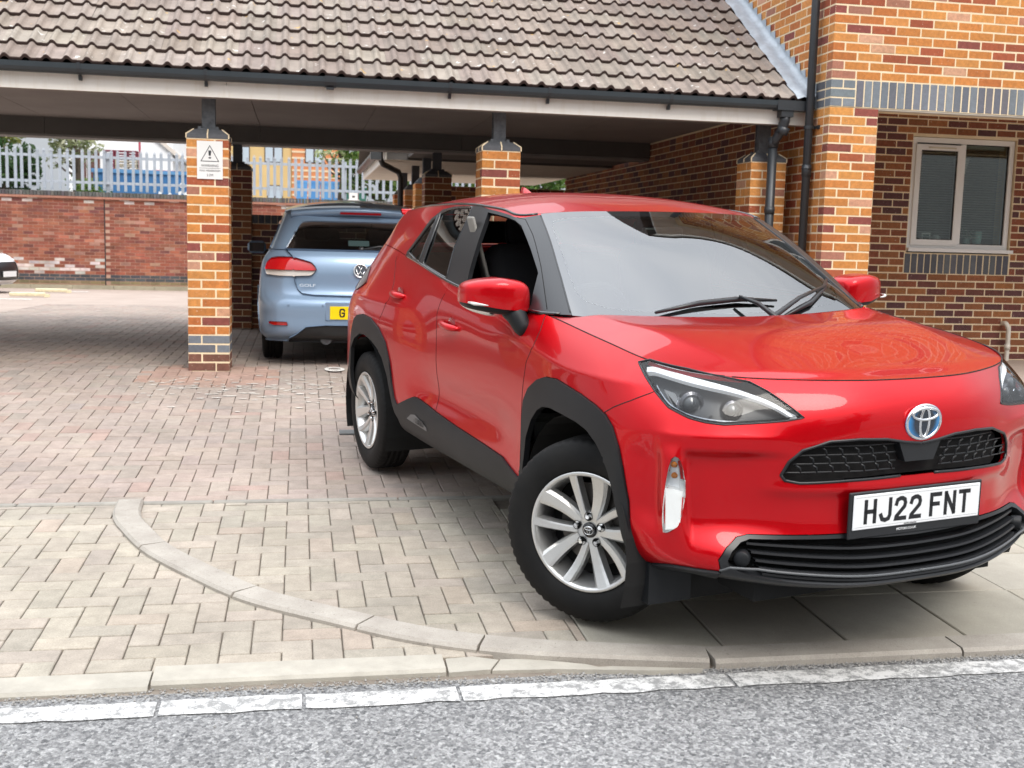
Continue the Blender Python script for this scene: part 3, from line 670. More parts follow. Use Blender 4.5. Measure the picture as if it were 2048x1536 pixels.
# lead flashing against the building, stepped along the brick courses
M_LEAD = plain('lead flashing', (.40, .45, .50), .45, var=.22, scale=9, bump=.5, bs=14)
m = MB(); n = 46; vs = []
for i in range(n+1):
    s_ = -.02+3.0*i/n
    for x_, h_ in ((-.168, .030+.008*math.sin(i*1.1)), (-.12, .052+.010*math.sin(i*1.3)), (-.06, .042+.006*math.sin(i*.9)), (-.012, .060), (-.009, .085)):
        y_, z_ = onroof(s_, h_+random.uniform(-.003, .003)); vs.append((x_+random.uniform(-.004, .004), y_, z_))
m.add(vs, [(i*5+j, i*5+j+1, i*5+j+6, i*5+j+5) for i in range(n) for j in range(4)]); m.build('apron_flashing', M_LEAD, CAR, smooth=True, fix=False)
for k_ in range(2, 24):
    z_ = zj(k_); sr = (z_-Z0R)/sp_; ya = Y0R+(z_-Z0R)/.646
    if ya < .30 or ya > 2.75: continue
    x_ = -.007-.0012*(k_ % 2)
    yb_ = ya-.02; m = MB()
    m.add([(x_, yb_-.105, z_-.105), (x_, yb_-.10, z_+.035), (x_, yb_-.085, z_+.072), (x_, yb_+.03, z_+.072), (x_, yb_+.03, z_-.03)], [(0, 1, 2, 3, 4)]) if False else m.add([(x_, ya-.20, z_-.16), (x_, ya-.165, z_+.068), (x_, ya-.02, z_+.068), (x_, ya+.055, z_+.0)], [(0, 1, 2, 3)])
    m.build('step_flashing', M_LEAD, CAR, fix=False)
# gutter
M_GUT = plain('dark grey gutter', (.034, .043, .05), .32, var=.12, scale=5)
def gutter(x0, x1):
    sec = [(.385, 2.612), (.385, 2.575), (.372, 2.553), (.345, 2.540), (.315, 2.540), (.29, 2.553), (.278, 2.575), (.276, 2.614), (.281, 2.614), (.283, 2.577), (.295, 2.558), (.317, 2.546), (.343, 2.546), (.367, 2.557), (.379, 2.577), (.380, 2.612)]
    m = MB(); m.prism(sec, 0, x0, x1); return m
xs_g = [-12, -8.1, -4.107, -.05]
for a, b_ in zip(xs_g[:-1], xs_g[1:]): gutter(a+.001, b_-.001).build('gutter', M_GUT, CAR)
for x in (-4.107, -8.1):
    m = MB(); sec = [(.385, 2.615), (.385, 2.572), (.37, 2.549), (.345, 2.535), (.315, 2.535), (.286, 2.549), (.273, 2.572), (.271, 2.619)]; m.prism(sec, 0, x-.045, x+.045); m.box(x-.03, x+.03, .30, .36, 2.520, 2.536); m.build('gutter_union', M_PIPE, CAR)
for x in (-5.995, -5.062, -3.147, -2.33, -1.285, -7.0, -7.9):
    m = MB(); sec = [(.384, 2.53), (.384, 2.500), (.352, 2.500), (.345, 2.5365), (.31, 2.5365), (.287, 2.550), (.2735, 2.575), (.272, 2.621), (.279, 2.621), (.2805, 2.577), (.292, 2.5555), (.31, 2.543), (.352, 2.543), (.36, 2.53)]; m.prism(sec, 0, x-.012, x+.012); m.build('gutter_bracket', M_PIPE, CAR)
# outlet, hopper bends and the square pipe at the right end
m = MB(); m.box(-.34, -.045, .272, .386, 2.535, 2.618); m.box(-.3, -.19, .285, .375, 2.48, 2.536); m.build('gutter_outlet', M_PIPE, CAR)
m = MB(); m.tube([(-.245, .33, 2.50), (-.245, .335, 2.45), (-.265, .36, 2.36), (-.29, .40, 2.30), (-.295, .42, 2.26)], [.045, .045, .042, .04, .04], 12); m.tube([(-.245, .332, 2.40), (-.26, .35, 2.34)], .05, 12); m.build('pipe_offset', M_PIPE, CAR, smooth=True)
m = MB(); m.tube([(-.30, .43, .2), (-.30, .43, 2.32)], .040, 16); m.tube([(-.30, .43, 2.23), (-.30, .43, 2.31)], .046, 16); m.tube([(-.30, .43, 1.66), (-.30, .43, 1.72)], .0455, 16); m.build('downpipe', M_PIPE, CAR, smooth=True)
# dark low wall between the rear piers
lw = MB(); lw.box(-4.905, -2.842, 4.95, 5.13, .15, 1.60); LOW = lw.build('rear_low_wall', M_MORTAR, CAR); lb = MB()
for k_ in range(18):
    z_ = 1.50-.075*k_-.0375; x = -4.9-(.1125 if k_ % 2 else 0)
    while x < -2.86:
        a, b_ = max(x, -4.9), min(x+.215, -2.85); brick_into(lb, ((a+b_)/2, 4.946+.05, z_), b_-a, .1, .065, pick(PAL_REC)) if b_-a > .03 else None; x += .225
for i in range(27): brick_into(lb, (-4.9+.0375+.075*i, 5.045, 1.555), .065, .21, .1, pick(PAL_SOLD))
lb.build('bricks', M_BRICK_A, LOW)['kind'] = 'stuff'
# warning sign
SG = empty('warning_sign', (-5.05, YF-.006, 1.945), label='white warning sign with black triangle on the front brick pier', cat='sign')
M_SIGN = plain('sign board white', (.82, .82, .81), .4, var=.03); M_INK = plain('sign ink', (.03, .032, .04), .5)
m = MB(); m.box(-.10, .10, -.003, .004, -.15, .15); m.build('board', M_SIGN, SG)
m = MB(); t_ = .0095
def tri(o_): return [(-.073-o_*1.7+.0, -.012-o_), (.073+o_*1.7, -.012-o_), (0, .118+o_*2)]
a = tri(.0); b_ = tri(-t_*.55); vs = [(x, -.0045, z) for x, z in a]+[(x, -.0045, z) for x, z in b_]
m.add(vs, [(i, (i+1) % 3, (i+1) % 3+3, i+3) for i in range(3)]); m.add([(-.012, -.0045, .075), (.012, -.0045, .075), (.0075, -.0045, .034), (-.0075, -.0045, .034)], [(0, 1, 2, 3)]); m.box(-.0095, .0095, -.0048, -.0042, .012, .023); m.box(-.082, .082, -.0047, -.0042, -.0655, -.0635); m.build('triangle_print', M_INK, SG)
for s_, z_, sz in (('WARNING', -.045, .028), ('MAX. HEADROOM', -.085, .0195), ('2.2M', -.120, .026)):
    me = text_mesh(s_, sz, extrude=.0003); me.materials.append(M_INK); link('lettering', me, SG, (0, -.0042, z_), (math.pi/2, 0, 0))
# ------------------------------------------------------------------ smooth surfaces for car bodies
def _nat(t, P):
    """second derivatives of the natural cubic spline through P (n, ...) at knots t"""
    n = len(t); h = np.diff(t); A = np.zeros((n, n)); B = np.zeros((n,)+P.shape[1:])
    A[0, 0] = A[-1, -1] = 1
    for i in range(1, n-1):
        A[i, i-1] = h[i-1]; A[i, i] = 2*(h[i-1]+h[i]); A[i, i+1] = h[i]
        B[i] = 6*((P[i+1]-P[i])/h[i]-(P[i]-P[i-1])/h[i-1])
    return np.linalg.solve(A, B.reshape(n, -1)).reshape(B.shape)
def _basis(t, x):
    """matrix W with spline(x) = W @ P for the natural cubic spline on knots t"""
    n = len(t); D = _nat(t, np.eye(n)); i = np.clip(np.searchsorted(t, x, side='right')-1, 0, n-2); h = t[i+1]-t[i]
    a = (t[i+1]-x)/h; b = (x-t[i])/h; W = np.zeros((len(x), n)); r = np.arange(len(x)); W[r, i] += a; W[r, i+1] += b
    W += ((a**3-a)*h*h/6)[:, None]*D[i] + ((b**3-b)*h*h/6)[:, None]*D[i+1]
    return W
class Surf:
    """tensor natural spline through a net [column][row] of points; columns start (and may end) on the centre line and are mirrored there"""
    def __init__(s, net, sym0=True, sym1=False, disp=None, uk=None, vk=None):
        P = np.array(net, float); s.n0 = 0; m = P*np.array([1, -1, 1])
        if sym0: P = np.concatenate([m[3:0:-1], P]); s.n0 = 3
        n_in = len(net)
        if sym1: P = np.concatenate([P, m[-2:-5:-1]])
        s.P = P; s.disp = disp
        du = np.linalg.norm(np.diff(P, axis=0), axis=2).mean(1); dv = np.linalg.norm(np.diff(P, axis=1), axis=2).mean(0)
        s.u = np.concatenate([[0], np.cumsum(np.maximum(du, 1e-3))]); s.u -= s.u[s.n0]; s.v = np.concatenate([[0], np.cumsum(np.maximum(dv, 1e-3))])
        if uk is not None: s.u, s.v = np.array(uk), np.array(vk)
        s.u1 = s.u[s.n0+n_in-1]; s.v1 = s.v[-1]; s.cols = s.u[s.n0:s.n0+n_in]
    def base(s, u, v):
        u = np.asarray(u, float); v = np.asarray(v, float)
        return np.einsum('ki,kj,ijd->kd', _basis(s.u, u), _basis(s.v, v), s.P)
    def grid(s, uu, vv):
        """points on a rectangular grid (len(uu), len(vv), 3)"""
        G = np.einsum('ki,lj,ijd->kld', _basis(s.u, uu), _basis(s.v, vv), s.P)
        return G
    def at(s, u, v):
        u = np.asarray(u, float); v = np.asarray(v, float); p = s.base(u, v)
        if s.disp is None: return p
        e = 2e-3; n = np.cross(s.base(u+e, v)-s.base(u-e, v), s.base(u, v+e)-s.base(u, v-e)); n /= np.linalg.norm(n, axis=1)[:, None]+1e-12
        return p+n*s.disp(u, v, p)[:, None]
def bump_(t, c, w): return np.exp(-((t-c)/w)**2)
def sstep(t, a, b):
    x = np.clip((t-a)/(b-a), 0, 1); return x*x*(3-2*x)
# red crossover, x forward from the front axle, y to its left, z up; nets give the left half
def _col(x, rows): return [(r[2] if len(r) > 2 else x, r[0], r[1]) for r in rows]
# lower body band: front centre round the corner, along the side, to the rear centre; rows from the tucked bottom edge to hood edge / waist line
RB = [
 [(.69, 0, .283), (.765, 0, .300), (.785, 0, .340), (.742, 0, .470), (.738, 0, .600), (.752, 0, .720), (.748, 0, .850), (.690, 0, .944)],
 [(.68, .22, .284), (.757, .22, .302), (.777, .22, .343), (.735, .22, .472), (.732, .22, .602), (.744, .22, .722), (.735, .22, .850), (.672, .22, .945)],
 [(.64, .40, .293), (.714, .40, .313), (.733, .40, .355), (.690, .40, .478), (.690, .40, .606), (.697, .41, .726), (.675, .41, .848), (.600, .41, .946)],
 [(.585, .53, .305), (.657, .54, .328), (.672, .55, .372), (.636, .555, .486), (.634, .56, .612), (.632, .565, .735), (.598, .565, .850), (.518, .565, .951)],
 [(.53, .62, .318), (.602, .642, .345), (.615, .655, .392), (.592, .665, .495), (.590, .675, .620), (.578, .680, .745), (.535, .675, .858), (.440, .655, .960)],
 [(.45, .70, .325), (.516, .737, .360), (.525, .755, .410), (.510, .768, .508), (.508, .775, .632), (.492, .772, .758), (.440, .755, .872), (.340, .712, .972)],
 [(.34, .75, .30), (.405, .800, .365), (.410, .820, .425), (.402, .832, .525), (.400, .835, .650), (.382, .828, .775), (.330, .800, .890), (.235, .738, .986)],
 [(.22, .77, .31), (.250, .832, .372), (.250, .850, .435), (.250, .862, .540), (.246, .864, .665), (.228, .856, .790), (.185, .822, .908), (.110, .748, 1.003)],
 [(.03, .77, .31), (.030, .840, .372), (.030, .860, .438), (.030, .872, .552), (.028, .874, .680), (.015, .864, .806), (-.01, .828, .928), (-.06, .752, 1.022)],
 [(-.20, .77, .31), (-.20, .838, .370), (-.20, .858, .438), (-.20, .868, .560), (-.20, .868, .690), (-.205, .858, .820), (-.215, .826, .948), (-.235, .754, 1.042)],
 [(-.42, .77, .31), (-.42, .832, .365), (-.42, .850, .436), (-.42, .852, .565), (-.42, .852, .700), (-.42, .846, .838), (-.42, .822, .968), (-.42, .764, 1.064)],
 [(-.70, .77, .31), (-.70, .828, .362), (-.70, .845, .436), (-.70, .838, .570), (-.70, .840, .710), (-.70, .838, .855), (-.70, .820, .985), (-.70, .775, 1.078)],
 [(-1.05, .77, .31), (-1.05, .828, .360), (-1.05, .846, .438), (-1.05, .832, .575), (-1.05, .834, .720), (-1.05, .832, .870), (-1.05, .818, 1.003), (-1.05, .780, 1.092)],
 [(-1.38, .77, .31), (-1.38, .828, .360), (-1.38, .848, .440), (-1.38, .832, .580), (-1.38, .834, .730), (-1.38, .830, .885), (-1.38, .814, 1.022), (-1.38, .778, 1.113)],
 [(-1.65, .77, .31), (-1.65, .832, .362), (-1.65, .852, .444), (-1.65, .842, .588), (-1.65, .844, .742), (-1.65, .836, .900), (-1.65, .808, 1.044), (-1.65, .770, 1.145)],
 [(-1.95, .77, .32), (-1.95, .842, .368), (-1.95, .866, .448), (-1.95, .868, .595), (-1.95, .872, .752), (-1.95, .862, .912), (-1.95, .802, 1.065), (-1.95, .754, 1.184)],
 [(-2.25, .77, .33), (-2.25, .848, .375), (-2.25, .874, .452), (-2.25, .880, .600), (-2.25, .884, .760), (-2.25, .874, .915), (-2.25, .797, 1.075), (-2.25, .732, 1.218)],
 [(-2.56, .77, .33), (-2.56, .846, .380), (-2.56, .874, .458), (-2.56, .880, .605), (-2.56, .882, .765), (-2.56, .872, .920), (-2.56, .792, 1.078), (-2.53, .708, 1.243)],
 [(-2.82, .76, .34), (-2.82, .836, .390), (-2.83, .860, .468), (-2.83, .866, .612), (-2.83, .866, .772), (-2.82, .850, .925), (-2.79, .770, 1.078), (-2.74, .676, 1.250)],
 [(-3.02, .70, .35), (-3.04, .775, .400), (-3.06, .795, .480), (-3.07, .800, .620), (-3.06, .795, .778), (-3.03, .785, .928), (-2.97, .722, 1.075), (-2.89, .625, 1.250)],
 [(-3.14, .55, .36), (-3.20, .61, .410), (-3.23, .625, .490), (-3.24, .625, .628), (-3.22, .615, .782), (-3.17, .605, .930), (-3.10, .57, 1.070), (-3.00, .50, 1.240)],
 [(-3.18, .30, .36), (-3.28, .33, .412), (-3.31, .34, .495), (-3.32, .34, .632), (-3.29, .335, .785), (-3.22, .33, .932), (-3.14, .31, 1.070), (-3.05, .27, 1.236)],
 [(-3.19, 0, .36), (-3.30, 0, .412), (-3.33, 0, .495), (-3.34, 0, .632), (-3.31, 0, .785), (-3.24, 0, .932), (-3.155, 0, 1.070), (-3.06, 0, 1.235)],
]
RB = [[tuple(p) for p in c] for c in RB]
def red_disp(u, v, p):
    x, y, z = p[:, 0], np.abs(p[:, 1]), p[:, 2]; side = sstep(y, .66, .78)
    d = np.zeros(len(u))
    # shoulder crease over the front arch, running back into the door
    zc = .905+.06*sstep(-x, 0, .7)
    d += side*.010*np.exp(-np.abs(z-zc)/.035)*sstep(x, -.95, -.35)*(1-sstep(x, .25, .45))
    # scooped door bottoms
    d -= side*.012*bump_(z, .60, .075)*sstep(-x, .45, .75)*(1-sstep(-x, 1.5, 1.85))
    # rear haunch crease
    zr = .965
    d += side*.012*np.exp(-np.abs(z-zr)/.03)*sstep(-x, 1.75, 2.15)*(1-sstep(-x, 2.75, 2.95))
    # bumper: band under the lamps stands proud, pockets for the corner lamps
    fr = sstep(x, .30, .46)
    d += fr*.012*np.exp(-np.abs(z-.775)/.035)*sstep(y, .40, .58)*(1-sstep(y, .76, .82))
    # recessed plane inboard of the corner lamps, under a hard brow; the lamps stand on an upright fin
    d -= .034*sstep(u, .40, .66)*(1-sstep(u, .758, .782))*sstep(z, .40, .52)*(1-sstep(z, .705, .740))
    d += .010*bump_(u, .81, .035)*sstep(z, .42, .50)*(1-sstep(z, .70, .76))
    d -= .022*sstep(u, .835, .875)*(1-sstep(u, .90, 1.02))*sstep(z, .44, .54)*(1-sstep(z, .68, .78))
    d += fr*.010*bump_(z, .615, .022)*(1-sstep(y, .44, .56))
    return d
RED = Surf(RB, True, True, red_disp,
  [-0.57397, -0.41079, -0.22026, 0.0, 0.22026, 0.41079, 0.57397, 0.69384, 0.82009, 0.94158, 1.09011, 1.29644, 1.51533, 1.72913, 2.00946, 2.35965, 2.68987, 2.96041, 3.26147, 3.562, 3.86856, 4.12317, 4.33958, 4.55745, 4.83284, 5.15267, 5.47251, 5.7479, 5.96577],
  [0.0, 0.09984, 0.17852, 0.30956, 0.45139, 0.59251, 0.73615, 0.88415])

RG = [
 [(-.20, 0, 1.02), (-.46, 0, 1.19), (-.72, 0, 1.345), (-.95, 0, 1.458)],
 [(-.225, .33, 1.028), (-.475, .31, 1.192), (-.728, .285, 1.345), (-.952, .265, 1.456)],
 [(-.30, .58, 1.052), (-.53, .545, 1.200), (-.76, .50, 1.342), (-.957, .455, 1.449)],
 [(-.356, .69, 1.066), (-.572, .64, 1.208), (-.785, .585, 1.343), (-.965, .543, 1.441)],
 [(-.43, .757, 1.064), (-.62, .700, 1.212), (-.82, .643, 1.345), (-.99, .600, 1.434)],
 [(-.70, .773, 1.080), (-.84, .728, 1.222), (-.97, .676, 1.357), (-1.10, .630, 1.449)],
 [(-1.05, .779, 1.093), (-1.12, .736, 1.237), (-1.19, .684, 1.372), (-1.26, .640, 1.466)],
 [(-1.38, .777, 1.114), (-1.40, .735, 1.252), (-1.43, .682, 1.383), (-1.47, .638, 1.477)],
 [(-1.65, .769, 1.146), (-1.67, .728, 1.272), (-1.69, .675, 1.392), (-1.72, .632, 1.480)],
 [(-1.95, .753, 1.185), (-1.97, .711, 1.295), (-1.99, .660, 1.402), (-2.02, .615, 1.475)],
 [(-2.25, .731, 1.219), (-2.28, .690, 1.312), (-2.31, .640, 1.407), (-2.35, .592, 1.463)],
 [(-2.53, .707, 1.244), (-2.57, .664, 1.320), (-2.61, .612, 1.396), (-2.66, .560, 1.445)],
 [(-2.74, .675, 1.251), (-2.75, .631, 1.323), (-2.77, .580, 1.390), (-2.82, .515, 1.434)],
 [(-2.89, .624, 1.251), (-2.88, .570, 1.320), (-2.88, .510, 1.385), (-2.90, .430, 1.430)],
 [(-3.00, .499, 1.241), (-2.97, .440, 1.320), (-2.95, .380, 1.385), (-2.95, .310, 1.430)],
 [(-3.05, .269, 1.237), (-3.01, .24, 1.320), (-2.975, .20, 1.385), (-2.965, .16, 1.431)],
 [(-3.06, 0, 1.236), (-3.02, 0, 1.320), (-2.98, 0, 1.385), (-2.97, 0, 1.432)],
]
GLS = Surf(RG, True, True)
_zcx = [-2.99, -2.8, -2.6, -2.3, -2.0, -1.75, -1.5, -1.3, -1.1, -.95]; _zcz = [1.432, 1.474, 1.508, 1.535, 1.546, 1.546, 1.538, 1.521, 1.492, 1.458]
_zD = _nat(np.array(_zcx), np.array(_zcz)[:, None])[:, 0]
def roof_zc(x):
    return _basis(np.array(_zcx), np.asarray(x, float)) @ np.array(_zcz)
RU0, RU1 = GLS.cols[3], GLS.cols[12]
class Roof:
    u1, v1 = 1.0, 1.0
    def at(s, a, w):
        """a 0..1 front to rear, w 0..1 centre to edge"""
        a = np.asarray(a, float); w = np.asarray(w, float); sg = np.sign(w); f = np.abs(w)
        E = GLS.at(RU0+(RU1-RU0)*a, np.full(len(a), GLS.v1)); xc = -.95+(-2.97+.95)*a
        zc = roof_zc(xc); k = 1-f**2.3
        return np.stack([xc+(E[:, 0]-xc)*f**1.5, E[:, 1]*w, E[:, 2]+(zc-E[:, 2])*k], 1)
ROOFS = Roof()
HU0 = RED.cols[3]; HU1 = RED.cols[10]-.03
class Hood:
    u1, v1 = 1.0, 1.0
    def at(s, a, w):
        """a 0..1 nose to cowl, w 0..1 centre to edge: Coons patch on the body's top edge plus a raised centre with ridges"""
        a = np.asarray(a, float); w = np.asarray(w, float); f = np.abs(w); n = len(a); top = np.full(n, RED.v1)
        F = RED.at(HU0*f, top); S_ = RED.at(HU0+(HU1-HU0)*a, top); A = RED.at(np.zeros(n), top); B = RED.at(np.full(n, HU0), top); Cq = RED.at(np.full(n, HU1), top)
        D = np.array([-.245, 0, 1.036]); xr = D[0]+(Cq[:, 0]-D[0])*f**2.2
        Rr = np.stack([xr, Cq[:, 1]*f, D[2]+(Cq[:, 2]-D[2])*f**2], 1); C0 = np.stack([A[:, 0]+(D[0]-A[:, 0])*a, 0*a, A[:, 2]+(D[2]-A[:, 2])*a], 1)
        P = ((1-a)[:, None]*F+a[:, None]*Rr)+((1-f)[:, None]*C0+f[:, None]*S_)-((1-a)*(1-f))[:, None]*A-((1-a)*f)[:, None]*B-(a*(1-f))[:, None]*D-(a*f)[:, None]*Cq
        fr = .64+.20*a; kk = .014           # ridges run from the cowl corners towards the nose
        soft = 1-kk*np.log1p(np.exp(np.clip((f-fr)/kk, -40, 40)))/(1-fr+kk*.1)-.05*(1-(f/fr).clip(0, 1))**2
        rise = .042*sstep(a, 0, .7)*(1-.40*sstep(a, .5, 1.0))
        P[:, 2] += rise*np.clip(soft, 0, 1)*sstep(1-a, 0, .08)+.010*(1-f**4)*sstep(a, 0, .12)*sstep(1-a, 0, .08); P[:, 1] *= np.sign(w)+(w == 0)
        return P
HOODS = Hood()
# panel outlines on the body surfaces (surface coordinates in metres)
RP = {
  'headlamp': [(0.938, 0.859), (0.877, 0.890), (0.716, 0.893), (0.610, 0.882), (0.528, 0.869), (0.487, 0.831), (0.461, 0.796), (0.407, 0.725), (0.460, 0.712), (0.583, 0.692), (0.643, 0.682), (0.697, 0.683), (0.745, 0.690), (0.811, 0.713), (0.854, 0.756), (0.900, 0.809)],
  'grille': [(-0.019, 0.504), (0.069, 0.505), (0.259, 0.498), (0.425, 0.487), (0.470, 0.493), (0.481, 0.511), (0.458, 0.563), (0.417, 0.608), (0.333, 0.641), (0.237, 0.647), (0.139, 0.643), (0.068, 0.630), (-0.001, 0.622)],
  'lower': [(-0.035, 0.299), (0.268, 0.307), (0.437, 0.300), (0.578, 0.296), (0.616, 0.284), (0.659, 0.240), (0.690, 0.185), (0.688, 0.126)],
  'fog': [(0.796, 0.542), (0.783, 0.535), (0.776, 0.506), (0.772, 0.453), (0.772, 0.405), (0.780, 0.340), (0.796, 0.292), (0.825, 0.259), (0.844, 0.245), (0.842, 0.284), (0.835, 0.369), (0.826, 0.441), (0.817, 0.497), (0.807, 0.532)],
  'farch_out': [(1.759, 0.167), (1.731, 0.256), (1.736, 0.347), (1.731, 0.421), (1.723, 0.493), (1.680, 0.552), (1.602, 0.604), (1.532, 0.631), (1.439, 0.645), (1.349, 0.641), (1.240, 0.635), (1.143, 0.622), (1.080, 0.604), (1.042, 0.571), (1.010, 0.505), (0.993, 0.435), (0.972, 0.325), (0.964, 0.179), (0.958, 0.068), (0.933, 0.051)],
  'farch_in': [(1.712, 0.215), (1.695, 0.279), (1.680, 0.354), (1.628, 0.439), (1.571, 0.492), (1.524, 0.516), (1.461, 0.527), (1.357, 0.528), (1.252, 0.526), (1.181, 0.516), (1.127, 0.487), (1.096, 0.458), (1.058, 0.400), (1.030, 0.330), (1.010, 0.235), (1.005, 0.161), (0.997, 0.100), (0.989, 0.006)],
  'under': [(0.938, 0.051), (0.828, 0.092), (0.694, 0.123)],
  'rarch_out': [(4.019, 0.459), (3.965, 0.518), (3.897, 0.546), (3.792, 0.560), (3.642, 0.556), (3.499, 0.524), (3.398, 0.468), (3.342, 0.379), (3.317, 0.298), (3.279, 0.226), (3.244, 0.201)],
  'rarch_in': [(4.038, 0.364), (3.957, 0.420), (3.843, 0.457), (3.739, 0.463), (3.619, 0.448), (3.530, 0.427), (3.449, 0.389), (3.374, 0.314), (3.325, 0.237), (3.278, 0.160), (3.238, 0.135)],
  'sill_up': [(3.244, 0.201), (3.033, 0.269), (2.988, 0.271), (2.745, 0.252), (2.466, 0.237), (2.155, 0.226), (1.939, 0.217), (1.828, 0.184), (1.765, 0.167)],
  'badge': [(3.096, 0.163), (3.033, 0.191), (2.981, 0.198), (2.875, 0.180), (2.824, 0.167), (2.826, 0.152), (2.954, 0.156)],
  'doorsplit': [(2.745, 0.798), (2.769, 0.733), (2.788, 0.675), (2.763, 0.552), (2.759, 0.443), (2.757, 0.271)],
  'fdoor': [(1.730, 0.868), (1.698, 0.797), (1.689, 0.711), (1.735, 0.642), (1.750, 0.537)],
  'rdoor': [(3.648, 0.838), (3.513, 0.731), (3.442, 0.653), (3.483, 0.587), (3.502, 0.572)],
  'handle_f': [(2.752, 0.650), (2.505, 0.643)],
  'handle_r': [(3.454, 0.702), (3.268, 0.678)],
  'fbump': [(1.090, 0.608), (1.044, 0.640), (0.961, 0.690), (0.868, 0.753)],
  'dlo': [(2.239, -0.020), (2.230, 0.036), (2.095, 0.207), (2.007, 0.345), (1.879, 0.435), (1.707, 0.458), (1.441, 0.468), (1.324, 0.473), (1.197, 0.462), (0.967, 0.455), (0.775, 0.458), (0.705, 0.465), (0.624, 0.473)],
  'scr': [(0.627, 0.468), (0.623, 0.307), (0.620, 0.148), (0.624, 0.006)],
  'quarter': [(2.199, 0.037), (2.065, 0.204), (1.972, 0.335), (1.919, 0.376), (1.959, -0.015), (2.057, -0.009)],
  'rearglass': [(1.886, 0.397), (1.782, 0.434), (1.638, 0.452), (1.447, 0.461), (1.458, 0.410), (1.516, 0.198), (1.512, 0.013), (1.642, -0.003), (1.891, -0.009), (1.869, 0.194)],
  'open': [(1.198, 0.440), (1.008, 0.434), (0.810, 0.432), (0.761, 0.406), (0.732, 0.279), (0.713, 0.170), (0.752, 0.081), (0.772, 0.025), (1.021, -0.006), (1.278, 0.004), (1.274, 0.098), (1.244, 0.268)],
}
# ------------------------------------------------------------------ cutting panels out of a surface
def pip(poly, u, v):
    p = np.array(poly); x0, y0 = p[:, 0], p[:, 1]; x1, y1 = np.roll(x0, -1), np.roll(y0, -1); r = np.zeros(u.shape, bool)
    for a, b, c, d in zip(x0, y0, x1, y1):
        if b == d: continue
        r ^= ((b > v) != (d > v)) & (u < (c-a)*(v-b)/(d-b)+a)
    return r
def snap_grid(uu, vv, classify, polys, tol):
    """grid of parameters whose vertices are pulled onto the outlines where neighbouring cells differ"""
    U, V = np.meshgrid(uu, vv, indexing='ij'); cu, cv = (U[:-1, :-1]+U[1:, 1:])/2, (V[:-1, :-1]+V[1:, 1:])/2
    ids = classify(cu, cv); seg = []
    for p in polys:
        q = np.array(p); seg.append(np.concatenate([q, np.roll(q, -1, 0)], 1))
    seg = np.concatenate(seg); pad = np.pad(ids, 1, mode='edge'); m = np.zeros(U.shape, bool)
    for a in (0, 1):
        for b in (0, 1):
            for c in (0, 1):
                for d in (0, 1): m |= pad[a:a+U.shape[0], b:b+U.shape[1]] != pad[c:c+U.shape[0], d:d+U.shape[1]]
    I, J = np.where(m); P = np.stack([U[I, J], V[I, J]], 1); A, B = seg[:, :2], seg[:, 2:]; AB = B-A; L2 = (AB**2).sum(1)+1e-12
    t = np.clip(((P[:, None]-A)*AB).sum(2)/L2, 0, 1); Q = A+t[..., None]*AB; D = np.linalg.norm(P[:, None]-Q, axis=2); k = D.argmin(1); d = D[np.arange(len(P)), k]; Q = Q[np.arange(len(P)), k]
    ok = d < tol
    edge_u = (I == 0) | (I == U.shape[0]-1); edge_v = (J == 0) | (J == U.shape[1]-1)
    for i in range(len(P)):
        if ok[i]:
            if not edge_u[i]: U[I[i], J[i]] = Q[i, 0]
            if not edge_v[i]: V[I[i], J[i]] = Q[i, 1]
    return U, V, ids
_pc = {}
def region_bm(S, U, V, mask, sides=(1, -1), off=0.0):
    """bmesh of the masked cells, on the left (1) and/or mirrored right (-1)"""
    bm = bmesh.new(); ky = (id(S), id(U))
    if ky not in _pc: _pc[ky] = (S.at(U.ravel(), V.ravel()).reshape(U.shape+(3,)), S, U)
    Pts = _pc[ky][0]
    I, J = np.where(mask); n1 = U.shape[1]
    for sd_ in sides:
        vm = {}
        def gv(i, j):
            k = i*n1+j
            if k not in vm: p = Pts[i, j]; vm[k] = bm.verts.new((p[0], p[1]*sd_, p[2]))
            return vm[k]
        for i, j in zip(I.tolist(), J.tolist()):
            q = [gv(i, j), gv(i+1, j), gv(i+1, j+1), gv(i, j+1)]
            if sd_ < 0: q.reverse()
            try: bm.faces.new(q)
            except ValueError: pass
    if len(sides) == 2: bmesh.ops.remove_doubles(bm, verts=[v for v in bm.verts if abs(v.co.y) < 1e-4], dist=2e-4)
    bm.normal_update(); return bm
def finish(bm, name, mat, parent, gap=.0016, lip=.014, off=0.0, smooth=True, flip=False):
    """inset the free border a little, fold a lip inwards, link as an object"""
    if flip: bmesh.ops.reverse_faces(bm, faces=bm.faces[:]); bm.normal_update()
    if off:
        for v, n in [(v, v.normal.copy()) for v in bm.verts]: v.co += n*off
    be = [e for e in bm.edges if e.is_boundary and not all(abs(v.co.y) < 1e-4 for v in e.verts)]
    if lip or gap:
        mv = {}
        for e in be:
            for v in e.verts:
                c = Vector(); n = 0
                for f in v.link_faces: c += f.calc_center_median(); n += 1
                mv[v] = (c/n-v.co, v.normal.copy())
        for v, (d, n) in mv.items():
            d = d-n*d.dot(n)
            if d.length > 1e-6: v.co += d.normalized()*gap
        if lip:
            r = bmesh.ops.extrude_edge_only(bm, edges=be); nv = [g for g in r['geom'] if isinstance(g, bmesh.types.BMVert)]
            pos = {tuple(np.round(v.co, 5)): n for v, (d, n) in mv.items()}
            for v in nv: v.co -= pos.get(tuple(np.round(v.co, 5)), v.normal)*lip
            for e in be:
                if e.is_valid: e.smooth = False
    for f in bm.faces: f.smooth = smooth
    me = bpy.data.meshes.new(name); bm.to_mesh(me); bm.free(); me.materials.append(mat); me.update(); return link(name, me, parent)
